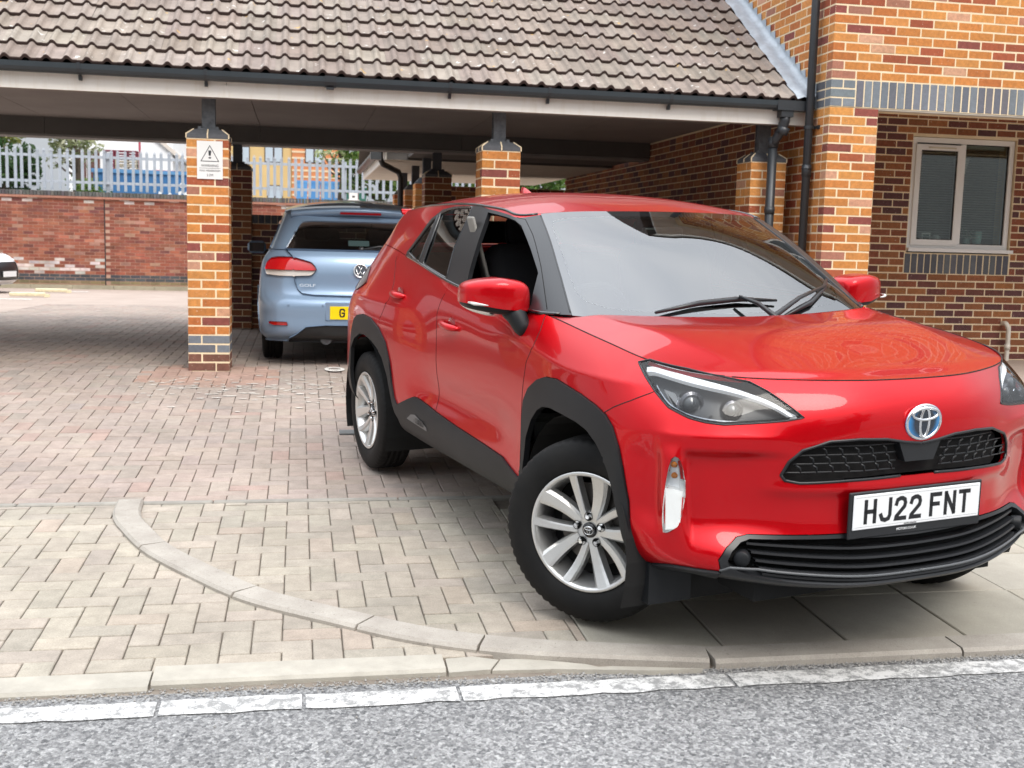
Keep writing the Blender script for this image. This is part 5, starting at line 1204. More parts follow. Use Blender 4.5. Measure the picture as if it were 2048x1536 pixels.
    # sail panel in the window corner
# door handles
for nm, (uh, vh), L in (('fdoor', (2.60, .648), .20), ('rdoor', (3.345, .690), .17)):
    for sd_ in (1, -1):
        q = np.array([(uh+L*(t-.5), vh+.004*(t-.5)) for t in np.linspace(0, 1, 9)]); p = RED.at(q[:, 0], q[:, 1]); hs = [0, .020, .030, .034, .035, .034, .031, .022, .0]; m = MB()
        m.tube([(x, (y+h_-.006)*sd_, z) for (x, y, z), h_ in zip(p, hs)], [.008, .014, .016, .016, .016, .016, .016, .014, .008], 10); m.build('handle', M_RED, DOORS[nm, sd_], smooth=True)
        c_ = RED.at(np.array([uh-.01]), np.array([vh]))[0]; m = MB(); m.lathe([(0, .0012), (.034, .0012), (.040, -.002)], 24, 1); m.build('handle_recess_shade', N('handle shadow cup').set(Base_Color=(.22, .003, .006), Roughness=.2, Coat_Weight=.6).m, DOORS[nm, sd_], smooth=True, loc=(c_[0], c_[1]*sd_, c_[2])).scale = (1.3, sd_, 1)  # flat darker red disc, the shade of the hollow put into its colour
# shut lines: dark strips paint the shade of the panel gaps
for uvs in (RP['doorsplit']+[(2.757, .25)], [(1.7296, .885)]+RP['fdoor']+[(1.757, .35), (1.757, .20)], [(3.655, .86)]+RP['rdoor'], RP['fbump']):
    strip(RED, [(a, min(b, RED.v1-.002)) for a, b in uvs], .0021, 'shut_line', M_DARK, off=-.0008)
for sd_ in (1, -1):
    aa_ = np.linspace(.02, .99, 60); p = HOODS.at(aa_, np.full(60, .999)); p[:, 1] = np.abs(p[:, 1])*sd_; m = MB(); m.tube([tuple(x) for x in p], .0026, 5); m.build('shut_line', M_DARK, RX)
ww_ = np.linspace(-.999, .999, 80); p = HOODS.at(np.full(80, .0), np.abs(ww_)); p[:, 1] = np.abs(p[:, 1])*np.sign(ww_); m = MB(); m.tube([tuple(x) for x in p], .0024, 5); m.build('shut_line', M_DARK, RX)
# sill badge
bq = np.array(RP['badge']); cen = bq.mean(0); p = RED.at(bq[:, 0], bq[:, 1]); p[:, 1] = -(p[:, 1]+.0115); m = MB(); m.add([tuple(x) for x in p], [tuple(range(len(p)))]); m.build('sill_badge', N('badge grey').set(Base_Color=(.11, .11, .112), Roughness=.45).m, RX, fix=False)
me = text_mesh('HYBRID', .042, sx=1.1); me.materials.append(N('badge letter').set(Base_Color=(.03, .03, .03), Roughness=.5).m); pc = RED.at(cen[:1], cen[1:])[0]; link('badge_lettering', me, RX, (pc[0], -(pc[1]+.0125), pc[2]), (math.pi/2+.06, 0.02, 0))
# aerial fin
m = MB(); m.add([(-2.20, 0, 1.535), (-2.28, .022, 1.535), (-2.37, .020, 1.53), (-2.37, -.020, 1.53), (-2.28, -.022, 1.535), (-2.32, .006, 1.575), (-2.36, .006, 1.583), (-2.36, -.006, 1.583), (-2.32, -.006, 1.575)], [(0, 1, 5), (1, 2, 6, 5), (2, 3, 7, 6), (3, 4, 8, 7), (4, 0, 8), (0, 5, 8), (5, 6, 7, 8)]); m.build('aerial_fin', M_RED, RX, smooth=True)
# spoiler lip at the tail of the roof
m = MB(); vs = []
for i in range(25):
    y = -.54+1.08*i/24; xb = -2.87-.12*(1-(y/.54)**2); vs += [(xb, y, 1.452+.0*y), (xb-.05, y*.98, 1.440), (xb-.03, y*.97, 1.418), (xb+.03, y, 1.42)]
m.add(vs, [(i*4+j, i*4+(j+1) % 4, i*4+4+(j+1) % 4, i*4+4+j) for i in range(24) for j in range(4)]); m.build('rear_spoiler', M_RED, RX, smooth=True)
# wheels
def tyre_mesh(R=.329, W=.188, rim=.213, n=180):
    m = MB(); hw = W/2; prof_ = [(rim-.006, -hw*.78), (rim+.012, -hw*.95), (rim+.045, -hw*1.02), (R-.045, -hw*1.0), (R-.016, -hw*.90), (R-.004, -hw*.80), (R, -hw*.55), (R-.001, -hw*.36), (R-.009, -hw*.345), (R-.009, -hw*.29), (R, -hw*.275), (R, -hw*.06), (R-.009, -hw*.045), (R-.009, hw*.045), (R, hw*.06), (R, hw*.275), (R-.009, hw*.29), (R-.009, hw*.345), (R-.001, hw*.36), (R, hw*.55), (R-.004, hw*.80), (R-.016, hw*.90), (R-.045, hw*1.0), (rim+.045, hw*1.02), (rim+.012, hw*.95), (rim-.006, hw*.78)]
    vs = []; fs = []; k_ = len(prof_)
    for i in range(n):
        a = 2*math.pi*i/n; notch = (i % 3 == 0)
        for j, (r, h) in enumerate(prof_):
            if notch and (j in (5, 20)): r -= .006
            if (i % 60) < 12 and j in (2, 3, 22, 23): h *= 1.006
            vs.append((r*math.cos(a), h, r*math.sin(a)))
    for i in range(n):
        i2 = (i+1) % n
        for j in range(k_-1): fs.append((i*k_+j, i*k_+j+1, i2*k_+j+1, i2*k_+j))
    m.add(vs, fs); return m
def rim_geo(m, R=.2155, W=.18):
    """barrel and lip; outer face towards -y"""
    prof_ = [(R, -.088), (R-.004, -.091), (R-.012, -.088), (R-.017, -.078), (R-.024, -.05), (R-.03, .0), (R-.026, .06), (R-.006, .09), (R, .088)]
    m.lathe(prof_, 64, 1)
def spokes(m):
    for s_i in range(5):
        ph = math.radians(90+72*s_i)
        for d0, d1, w0, w1, lean in ((math.radians(22), math.radians(13), .026, .036, .004), (math.radians(-25), math.radians(-17), .034, .064, -.004)):
            st = []
            for t in np.linspace(0, 1, 7):
                r = .046+t*(.203-.046); a = ph+d0+(d1-d0)*t; w_ = w0+(w1-w0)*t**1.3; yf = -.050-.034*t**.8+.010*math.sin(t*math.pi)
                er = np.array((math.cos(a), 0, math.sin(a))); et = np.array((-math.sin(a), 0, math.cos(a))); c = er*r
                st.append([c+et*w_*.5+np.array((0, yf+.002+lean, 0)), c+et*w_*.30+np.array((0, yf-.004, 0)), c-et*w_*.30+np.array((0, yf-.004, 0)), c-et*w_*.5+np.array((0, yf+.002-lean, 0)), c-et*(w_*.5+.004)+np.array((0, yf+.030, 0)), c+et*(w_*.5+.004)+np.array((0, yf+.030, 0))])
            vs = [tuple(p) for s_ in st for p in s_]; k_ = 6
            m.add(vs, [(i*k_+j, i*k_+(j+1) % k_, (i+1)*k_+(j+1) % k_, (i+1)*k_+j) for i in range(len(st)-1) for j in range(k_)])
    m.lathe([(.0, -.047), (.03, -.048), (.052, -.051), (.064, -.046), (.070, -.03), (.070, .0), (.0, .0)], 40, 1)
TY = tyre_mesh().mesh('tyre', M_TYRE, smooth=True)
m = MB(); rim_geo(m); RIM = m.mesh('rim', M_SILV, smooth=True); m = MB(); spokes(m); SPK = m.mesh('spokes', M_SILV)
m = MB(); m.lathe([(.0, .010), (.14, .010), (.142, .022), (.0, .022)], 40, 1); m.box(-.07, .02, .0, .05, .09, .16); DISC = m.mesh('brake_disc', plain('brake iron', (.14, .13, .12), .45, .8))
m = MB(); m.lathe([(0, -.012), (.0075, -.012), (.0098, -.004), (.0098, .01)], 6, 1); NUT = m.mesh('wheel_nut', M_CHROME)
m = MB(); m.lathe([(0, .002), (.0145, .002), (.015, -.004), (.0165, -.004)], 14, 1); NUTW = m.mesh('nut_well', M_DARK)
m = MB(); m.lathe([(0, -.008), (.024, -.007), (.028, -.002), (.028, .01)], 28, 1); CAP = m.mesh('hub_cap', M_GLOSSBLK, smooth=True)
m = MB(); m.lathe([(.0, .028), (.2, .028), (.2, .032)], 40, 1); BACK = m.mesh('wheel_well_plate', M_DARK)
M_LETTER = N('sidewall lettering').set(Base_Color=(.035, .035, .036), Roughness=.6).m
def wheel(par, loc, side, steer=0.0, spin=0.0, name='wheel', emb=True):
    """side -1: face towards -y"""
    Wh = empty(name, loc); Wh.parent = par; Wh.rotation_euler = (0, spin if side < 0 else -spin, steer+(0 if side < 0 else math.pi)); Wh.rotation_mode = 'XYZ'
    Wh.rotation_euler = (Matrix.Rotation(steer+(0 if side < 0 else math.pi), 3, 'Z') @ Matrix.Rotation(spin, 3, 'Y')).to_euler()
    link('tyre', TY, Wh); R_ = link('rim', RIM, Wh); link('spokes', SPK, R_); link('brake_disc', DISC, Wh, (0, -.008, 0)); link('wheel_well_plate', BACK, Wh)
    for i in range(5):
        a = math.radians(90+72*i); link('nut_well', NUTW, R_, (.050*math.cos(a), -.0525, .050*math.sin(a))); link('wheel_nut', NUT, R_, (.050*math.cos(a), -.056, .050*math.sin(a)))
    c_ = link('hub_cap', CAP, Wh, (0, -.050, 0))
    if emb:
        m = MB(); ring(m, .0185, .0150, .0014, 24, k=5); ring(m, .005, .0135, .0013, 20, z=.0004, k=5); ring(m, .0140, .0055, .0013, 20, cy=.007, z=.0006, k=5); o = m.build('cap_emblem', M_CHROME, Wh, smooth=True, loc=(0, -.0585, 0), rot=(math.pi/2, 0, 0))
    return Wh
ST = math.radians(35)
wheel(RX, (0, -.752, .345), -1, ST, math.radians(-3)); wheel(RX, (-2.56, -.758, .336), -1, 0, math.radians(24)); wheel(RX, (0, .752, .300), 1, ST, .3); wheel(RX, (-2.56, .758, .300), 1, 0, .5)
# wheel housings, floor and interior
for x0 in (0, -2.53):
    for sd_ in (1, -1):
        m = MB(); n = 20; vs = []
        for i in range(n+1):
            a = math.pi*(-.12+1.24*i/n); vs += [(x0+.40*math.cos(a), .862*sd_ if x0 else .855*sd_, .335+.415*math.sin(a)), (x0+.40*math.cos(a), .42*sd_, .335+.415*math.sin(a))]
        m.add(vs, [(2*i, 2*i+1, 2*i+3, 2*i+2) for i in range(n)]); m.add([vs[2*i+1] for i in range(n+1)], [tuple(range(n+1))]); m.build('wheel_housing', M_DARK, RX, fix=False)
m = MB(); m.box(-1.9, -.45, -.76, .76, .30, .34); m.box(-3.1, -1.9, -.40, .40, .30, .36); m.box(-.45, .40, -.42, .42, .28, .34); m.box(.40, .60, -.50, .50, .235, .30); m.build('floor_pan', M_DARK, RX)
m = MB(); m.box(.34, .42, -.78, -.62, .20, .34); m.build('air_deflector', M_CLAD, RX)
def rbox(name, mat, dims, loc, rot=(0, 0, 0), par=None, bev=.04, seg=3):
    bm = bmesh.new(); bmesh.ops.create_cube(bm, size=1)
    for v in bm.verts: v.co = Vector((v.co.x*dims[0], v.co.y*dims[1], v.co.z*dims[2]))
    bmesh.ops.bevel(bm, geom=bm.edges[:], offset=bev, segments=seg, affect='EDGES', profile=.5)
    for f in bm.faces: f.smooth = True
    me = bpy.data.meshes.new(name); bm.to_mesh(me); bm.free(); me.materials.append(mat); return link(name, me, par or RX, loc, rot)
rbox('dashboard', M_SEAT, (.46, 1.36, .28), (-.62, 0, .90), bev=.08)
for sd_ in (-1, 1):
    S_ = empty('front_seat'); S_.parent = RX
    rbox('cushion', M_SEAT, (.52, .50, .18), (-1.06, .36*sd_, .66), (0, -.12, 0), S_, .07); rbox('seat_back', M_SEAT, (.17, .48, .66), (-1.36, .36*sd_, .98), (0, -.30, 0), S_, .07); rbox('headrest', M_SEAT, (.10, .24, .17), (-1.50, .35*sd_, 1.35), (0, -.2, 0), S_, .05)
rbox('rear_seat', M_SEAT, (.18, 1.25, .62), (-2.32, 0, .92), (0, -.35, 0), bev=.07)
m = MB(); c_ = Vector((-.86, -.36, .98)); A = Matrix.Rotation(math.radians(-66), 3, 'Y'); m.tube([tuple(c_+A @ Vector((.185*math.cos(t), .185*math.sin(t), 0))) for t in np.linspace(0, 2*math.pi, 37)], .014, 8, cap=False); m.tube([tuple(c_+A @ Vector((0, -.18, 0))), tuple(c_), tuple(c_+A @ Vector((0, .18, 0)))], .022, 8); m.build('steering_wheel', M_SEAT, RX, smooth=True)
rbox('rear_view_mirror', M_BLKPL, (.03, .20, .06), (-.86, 0, 1.36), bev=.012)
rbox('headliner', M_TRIMG, (1.75, 1.0, .02), (-1.95, 0, 1.44), bev=.005)
for sd_ in (1, -1): rbox('door_card', M_SEAT, (1.5, .05, .55), (-1.35, .74*sd_, .80), bev=.02); rbox('centre_pillar_lining', M_TRIMG, (.07, .02, .34), (-1.36, .660*sd_, 1.26), (-.28*sd_, 0, 0), bev=.01)
# ------------------------------------------------------------------ second carport behind, mostly in shade
C2 = empty('rear_carport', label='shaded second carport behind the first with pale eaves and a downpipe', cat='carport')
def pier2(x0, y0, zt, lit=False):
    core = MB(); core.box(x0+.004, x0+PW-.004, y0+.004, y0+PW-.004, .1, zt); P_ = core.build('pier', M_MORTAR, C2); rest = MB()
    for k in range(26):
        z = zt-CH*k-CH/2-.002
        for cx, cy, r_ in ([(.108, .051, 0), (PW-.051, .108, 1), (PW-.108, PW-.051, 0), (.051, PW-.108, 1)] if k % 2 == 0 else [(PW-.108, .051, 0), (PW-.051, PW-.108, 1), (.108, PW-.051, 0), (.051, .108, 1)]): brick_into(rest, (x0+cx, y0+cy, z), .2155, .1025, .065, pick(PAL_FRONT), r_)
    rest.build('bricks', M_BRICK_A, P_)['kind'] = 'stuff'
    m = MB(); m.add([(x0, y0, zt), (x0+PW, y0, zt), (x0+PW, y0+PW, zt), (x0, y0+PW, zt), (x0+.07, y0+.07, zt+.08), (x0+PW-.07, y0+.07, zt+.08), (x0+PW-.07, y0+PW-.07, zt+.08), (x0+.07, y0+PW-.07, zt+.08)], [(0, 1, 5, 4), (1, 2, 6, 5), (2, 3, 7, 6), (3, 0, 4, 7), (4, 5, 6, 7)]); m.build('cap', M_CAPB, P_)
    m = MB(); m.box(x0+.11, x0+.218, y0+.11, y0+.218, zt+.08, 2.44); m.build('post', M_POST, P_)
pier2(-2.842, 6.05, 2.10); pier2(-2.842, 7.55, 2.08); pier2(-2.842, 9.4, 2.08)
m = MB(); m.box(-3.20, -3.18, 6.6, 12, 2.43, 2.58); m.build('fascia', M_FASC, C2)
m = MB(); m.box(-3.18, -.02, 6.6, 12, 2.43, 2.442); m.build('soffit', plain('pale eaves soffit', (.60, .56, .48), .7), C2)
m = MB(); m.box(-2.9, -.02, 5.0, 6.58, 2.46, 2.50); m.box(-3.18, -.02, 6.58, 6.6, 2.43, 2.60); m.box(-3.2, -.02, 6.58, 12, 2.60, 2.64); m.build('roof_edge', M_BEAM, C2)  # first box: unseen cover added between the roofs to darken the carport
m = MB(); m.add([(-3.3, 6.5, 2.62), (-.01, 6.5, 2.62), (-.01, 9.2, 4.2), (-3.3, 9.2, 4.2), (-3.3, 12, 2.6), (-.01, 12, 2.6)], [(0, 1, 2, 3), (3, 2, 5, 4)]); m.build('roof', plain('shaded roof tiles', (.2, .17, .15), .9), C2)
m = MB(); m.prism([(-3.32, 2.60), (-3.32, 2.56), (-3.29, 2.53), (-3.24, 2.53), (-3.21, 2.56), (-3.21, 2.60)], 1, 6.45, 12); m.build('gutter', M_PIPE, C2)
m = MB(); m.tube([(-3.26, 6.75, 2.56), (-3.26, 6.75, 2.46), (-3.22, 6.8, 2.38), (-2.98, 7.1, 2.30), (-2.94, 7.15, 2.22), (-2.94, 7.15, .2)], .04, 10); m.build('downpipe', M_PIPE, C2, smooth=True)
m = MB(); m.box(-3.42, -3.28, 6.25, 6.4, 2.40, 2.50); m.box(-3.36, -3.33, 6.3, 6.8, 2.46, 2.475); m.build('floodlight', plain('lamp body', (.06, .065, .07), .4), C2)
bw = MB(); bw.box(-2.5, -.02, 9.5, 9.7, .1, 2.245); BW = bw.build('rear_wall', M_MORTAR, C2); rb_ = MB()
for k in range(28):
    z = 2.24-.075*k-.0375; x = -2.5-(.1125 if k % 2 else 0)
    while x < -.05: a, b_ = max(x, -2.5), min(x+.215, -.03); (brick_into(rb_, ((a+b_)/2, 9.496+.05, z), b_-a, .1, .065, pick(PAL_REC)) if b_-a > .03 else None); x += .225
rb_.build('bricks', M_BRICK_A, BW)['kind'] = 'stuff'
m = MB(); m.box(-1.08, -.86, 9.2, 9.45, .1, 2.43); m.box(-3.0, -.02, 9.15, 9.48, 2.44, 2.62); m.build('rear_beam', M_DARKB if 'M_DARKB' in globals() else M_POST, C2)
# ------------------------------------------------------------------ boundary wall and palisade fence
YW = 18.9; WX_0, WX_1 = -15.0, .2
BWALL = empty('boundary_wall', label='long red brick boundary wall with dark coping and white salt stains', cat='wall')
m = MB(); m.box(WX_0, -8.818, YW+.004, YW+.32, -.1, 2.17); m.box(-8.806, WX_1, YW+.004, YW+.32, -.1, 2.17); m.box(-8.83, -8.79, YW+.02, YW+.3, -.1, 2.17); mj = MB(); mj.box(-8.824, -8.800, YW-.004, YW+.02, .06, 2.115); mj.build('movement_joint', M_GASK, BWALL); m.build('wall', M_MORTAR_R, BWALL)
rb_ = MB()
for k in range(27):
    z = 2.165-.075*k-.0375; blue = .25 < z < .36
    if z < .05: break
    x = WX_0-(.1125 if k % 2 else 0)
    while x < WX_1:
        a, b_ = max(x, WX_0), min(x+.215, WX_1); L = b_-a
        if a < -8.82 < b_: b_ = -8.822
        elif a < -8.804 < b_: a = -8.802
        L = b_-a
        if L > .015:
            xm = (a+b_)/2; c = pick(PAL_RED)
            if blue: c = (.075, .08, .09)
            elif z < .25: c = (.26, .20, .11)
            eff = math.exp(-((z-.52)/.14)**2)*(1 if -10.95 < xm < -9.85 else .55 if -9.9 < xm < -8.9 else 0)+.28*math.exp(-((z-2.05)/.10)**2)
            if not blue and z > .37 and random.random() < eff*.85: c = tuple(.3*q+.7*w_ for q, w_ in zip(c, (.80, .77, .74)))
            rb_.box(a, b_, YW-.0+random.uniform(-.002, .002), YW+.1, z-.0325, z+.0325, jit(c, .18))
        x += .225
    if k == 1: pass
rb_.build('bricks', tinted('old red brick', True, var=.3, spots=.0, scale=5), BWALL)['kind'] = 'stuff'
m = MB(); m.box(WX_0, WX_1, YW-.05, YW+.33, 2.115, 2.165); m.build('brick_ledge', plain('ledge tile', (.36, .17, .12), .85, var=.3, scale=4), BWALL)
cp2 = MB(); x = WX_0
while x < WX_1: cp2.box(x, x+.065, YW-.02, YW+.3, 2.17, 2.28+random.uniform(-.004, .004), jit((.12, .12, .115), .3)); x += .076
cp2.build('coping_bricks', tinted('coping brick', True, var=.3), BWALL)['kind'] = 'stuff'
m = MB(); m.box(WX_0, WX_1, YW-.12, YW, .02, .12); m.build('soil_strip', plain('mossy soil', (.21, .17, .08), .95, var=.3, scale=6), BWALL)
x = WX_0
while x < WX_1: m = MB(); m.box(x+.004, x+.91, YW-.26, YW-.125, -.05, .115); m.build('kerb_stone', M_DROP if False else plain('old kerb', (.33, .30, .22), .92, var=.25, scale=3) if x == WX_0 else bpy.data.materials['old kerb'], BWALL); x += .915
FEN = empty('palisade_fence', (0, 0, 0), label='galvanised grey palisade fence with pointed pales on top of the boundary wall', cat='fence')
M_GALV = plain('galvanised pale', (.44, .49, .55), .5, var=.12, scale=2, metal=.25)
m = MB(); hw = .034
sec = [(-hw, 0), (-hw*.45, .014), (0, .004), (hw*.45, .014), (hw, 0), (hw, .004), (hw*.45, .018), (0, .008), (-hw*.45, .018), (-hw, .004)]
m.prism(sec, 2, 2.32, 3.20)
for t0, t1 in ((-hw, -hw*.33), (-hw*.33, hw*.33), (hw*.33, hw)):
    c_ = (t0+t1)/2; top = 3.30 if abs(c_) < .01 else 3.27; m.add([(t0, 0, 3.2), (t1, 0, 3.2), (t1, .014, 3.2), (t0, .014, 3.2), (c_, .006, top)], [(0, 1, 4), (1, 2, 4), (2, 3, 4), (3, 0, 4)])
PALE = m.mesh('pale', M_GALV); x = -11.6
while x < .1: link('pale', PALE, FEN, (x+random.uniform(-.006, .006), YW+.12, random.uniform(-.01, .01)), (0, random.uniform(-.006, .006), 0)); x += .163
for z in (3.09, 2.50): m = MB(); m.box(-11.8, .2, YW+.14, YW+.19, z-.03, z+.03); m.build('rail', M_GALV, FEN)
for x in (-11.5, -8.75, -6.0, -3.25, -.5): m = MB(); m.box(x-.04, x+.04, YW+.19, YW+.25, 2.28, 3.2); m.build('post', M_GALV, FEN)
m = MB(); m.box(-90, 90, YW+.33, 160, 1.8, 2.12); o = m.build('raised_yard', plain('tarmac yard', (.2, .2, .19), .9, var=.2, scale=1)); o['kind'] = 'structure'
# ------------------------------------------------------------------ foliage helper
def leaf_mat(name, c0, c1):
    k = N(name); k.set(Roughness=.55, Specular_IOR_Level=.3); a = k.n('ShaderNodeVertexColor'); a.layer_name = 'tint'; k.base(a.outputs[0]); tl = k.n('ShaderNodeBsdfTranslucent'); k.l(a.outputs[0], tl.inputs[0]); mx_ = k.n('ShaderNodeMixShader'); mx_.inputs[0].default_value = .35; k.l(k.b.outputs[0], mx_.inputs[1]); k.l(tl.outputs[0], mx_.inputs[2]); k.l(mx_.outputs[0], k.o.inputs[0]); return k.m
M_LEAF = leaf_mat('leaf', 0, 0); M_BARK = plain('bark', (.10, .075, .055), .95, var=.3, scale=6, bump=.5, bs=20)
def tree(name, loc, h, rad, label, pal, n=2600, leaf=.12, trunk=.12, base=.25, cat='tree', group=None):
    e = empty(name, loc, label=label, cat=cat, group=group); rnd = random.Random(hash(label) % 1000 if False else int(abs(loc[0]*31+loc[1]*7+h*13)))
    m = MB(); m.tube([(0, 0, -.1), (.03*h, 0, h*.3), (0, .02*h, h*.6), (0, 0, h*.85)], [trunk, trunk*.8, trunk*.5, trunk*.2], 8)
    tips = []
    for i in range(9):
        a = rnd.uniform(0, 6.28); z0 = h*rnd.uniform(base, .7); r_ = rad*rnd.uniform(.5, .9); p1 = (math.cos(a)*r_, math.sin(a)*r_, z0+h*rnd.uniform(.1, .25)); m.tube([(0, 0, z0), (p1[0]*.5, p1[1]*.5, z0+(p1[2]-z0)*.35), p1], [trunk*.4, trunk*.25, trunk*.08], 5); tips.append(p1)
    m.build('trunk', M_BARK, e, smooth=True)
    cl = [(rnd.gauss(0, rad*.42), rnd.gauss(0, rad*.42), h*(base+.12)+abs(rnd.gauss(.28, .22))*h*.8, rnd.uniform(.22, .48)*rad) for i in range(20)]+[(t[0], t[1], t[2], rad*.33) for t in tips]
    m = MB(); per = n//len(cl)
    for cx, cy, cz, cr_ in cl:
        tone = rnd.uniform(.65, 1.25)
        for i in range(per):
            v = Vector((rnd.gauss(0, 1), rnd.gauss(0, 1), rnd.gauss(0, 1))).normalized()*cr_*rnd.uniform(.35, 1.0)**.5; p = Vector((cx, cy, cz))+v
            a1 = Vector((rnd.gauss(0, 1), rnd.gauss(0, 1), rnd.gauss(0, .6))).normalized(); a2 = a1.cross(Vector((rnd.gauss(0, 1), rnd.gauss(0, 1), rnd.gauss(0, 1)))).normalized(); s_ = leaf*rnd.uniform(.6, 1.3)
            c = pal[rnd.randrange(len(pal))]; tt = tone*rnd.uniform(.8, 1.2); m.add([p-a1*s_, p+a2*s_*.45, p+a1*s_, p-a2*s_*.45], [(0, 1, 2, 3)], tuple(min(1, q*tt) for q in c))
    m.build('crown', M_LEAF, e, fix=False); return e
G1 = [(.06, .13, .02), (.09, .17, .03), (.13, .20, .04)]; G2 = [(.20, .24, .06), (.26, .27, .08), (.12, .17, .04), (.30, .28, .10)]; G3 = [(.03, .07, .02), (.045, .09, .025)]
ZY = 2.12
tree('broad_tree', (-12.6, 24.5, ZY), 4.2, 1.5, 'olive green tree behind the fence at the far left', G2, 3200, .12)
tree('dense_shrub', (-11.7, 22.0, ZY), 1.6, .9, 'dark evergreen shrub behind the pales at the far left', G3, 1800, .09, base=.05, cat='shrub')
tree('pale_tree', (-10.95, 27.0, ZY), 3.4, .8, 'pale wispy tree beside the white shed', [(.42, .42, .30), (.34, .36, .20), (.2, .24, .1)], 900, .10)
tree('leafy_tree', (-2.0, 25.0, ZY), 3.2, 1.15, 'bright green tree behind the fence left of the downpipe', G1+G2[:1], 3000, .10, base=.1)
tree('thin_tree', (-3.1, 27.5, ZY), 3.9, .8, 'thin pale green sapling in front of the orange building corner', [(.30, .36, .14), (.40, .44, .24)], 700, .09)
tree('leafy_shrub', (-.3, 22.5, ZY), 2.2, 1.3, 'bright green shrub seen through the slot in the rear carport', G1+[(.2, .27, .05)], 2600, .09, base=.05, cat='shrub'); tree('leafy_shrub', (1.9, 22.0, ZY), 2.4, 1.3, 'green bush furthest right behind the rear carport', G1, 2200, .09, base=.05, cat='shrub')
tree('small_shrub', (-9.5, 20.6, ZY), .55, .5, 'small green shrub growing at the foot of the fence by the container', G1, 700, .05, trunk=.03, base=.05, cat='shrub')
# ------------------------------------------------------------------ things beyond the fence
def house(name, x0, x1, y, h, d, wall, label, wins=(), bands=None, roof=None, z0=ZY, wcol=(.45, .52, .58), frm=(.05, .03, .025)):
    e = empty(name, ((x0+x1)/2, y, z0), label=label, cat='building'); xm = (x0+x1)/2; m = MB(); m.box(x0-xm, x1-xm, 0, d, 0, h); m.build('wall', wall, e)
    if bands:
        for i, (za, zb_) in enumerate(bands[0]): m = MB(); m.box(x0-xm-.01, x1-xm+.01, -.02, .0, za, zb_); m.build('band', bands[1], e)
    for a, b_, za, zb_ in wins:
        w_ = MB(); w_.box(a-xm, b_-xm, -.05, -.021, za-z0, zb_-z0); f = w_.build('window', N('window frame '+name).set(Base_Color=frm, Roughness=.5).m, e)
        n = max(1, int(round((b_-a)/.55))); wd = (b_-a)/n
        for i in range(n): p = MB(); p.box(a-xm+wd*i+.05, a-xm+wd*(i+1)-.05, -.065, -.051, za-z0+.06, zb_-z0-.06); p.build('pane', bpy.data.materials.get('far pane') or N('far pane').set(Base_Color=wcol, Roughness=.08).m, f)
    return e
M_YEL = plain('yellow brick', (.62, .44, .20), .9, var=.08, scale=1); M_OR = plain('orange brick', (.58, .22, .09), .9, var=.1, scale=1.5); M_CREAM = plain('pale brick band', (.72, .55, .36), .9, var=.05)
house('yellow_block', -12.3, -4.78, 60, 8, 8, M_YEL, 'pale yellow brick block with dark framed windows beyond the fence', [(-11.9, -11.25, 5.3, 6.3), (-8.1, -7.2, 5.5, 6.6), (-6.35, -5.3, 5.7, 6.7), (-6.2, -5.3, 3.2, 4.4)])
house('striped_block', -4.76, -1.64, 59.8, 8, 8, M_OR, 'orange brick block with cream stripes and white windows', [(-4.0, -2.95, 5.75, 6.75), (-1.95, -1.65, 5.6, 6.6)], ([(.25+.36*i, .36+.36*i) for i in range(16)], M_CREAM))
WS = house('white_shed', -14.5, -10.0, 45, 4.3, 9, plain('white cladding', (.82, .83, .84), .6, var=.04, scale=.5), 'white gabled shed with brown doors beyond the fence')
m = MB(); m.prism([(-2.45, 2.6), (2.4, 2.6), (-.6, 5.0), (-2.45, 5.0)], 1, -.05, 9); m.build('gable', bpy.data.materials['white cladding'], WS)
m = MB(); m.prism([(.3, 4.5), (2.55, 2.62), (2.65, 2.75), (.4, 4.65)], 1, -.2, 9); m.build('roof_edge', plain('shed trim', (.62, .56, .5), .7), WS)
for a, b_ in ((-1.9, -1.5), (-1.45, -.9)): m = MB(); m.box(a, b_, -.06, .0, .2, 2.9); m.build('door', plain('brown door', (.10, .04, .03), .6) if a < -1.6 else bpy.data.materials['brown door'], WS)
CT = empty('blue_container', (-8.95, 29, ZY), label='long blue container with white painted letters behind the pales', cat='container'); M_BLU = plain('blue container paint', (.045, .17, .38), .45, var=.15, scale=1.5)
m = MB(); m.box(-1.8, 1.35, 0, 2.4, 0, 1.22); m.build('body', M_BLU, CT)
for i in range(14): m = MB(); m.box(-1.75+.22*i, -1.66+.22*i, -.04, 0, .08, 1.1); m.build('rib', M_BLU, CT)
m = MB(); m.box(-1.85, 1.4, -.06, 2.45, 1.12, 1.24); m.build('rim', plain('blue rim', (.10, .26, .48), .45), CT)
M_PW = plain('white graffiti paint', (.82, .84, .86), .6, var=.05)
for s_, x_, z_, sz in (('Li', .38, .32, .62), ('r', .72, .33, .6), ('SS', 1.0, .42, .45), ('e', .92, .82, .3)): me = text_mesh(s_, sz, extrude=.004, bold=.02); me.materials.append(M_PW); link('painted_letters', me, CT, (x_, -.05, z_), (math.pi/2, 0, 0))
CRG = 'red crates stacked beyond the fence'
M_CRATE = plain('dark red crate', (.20, .012, .03), .5, var=.2, scale=3); M_CRATE2 = plain('tan crate', (.42, .33, .22), .7)
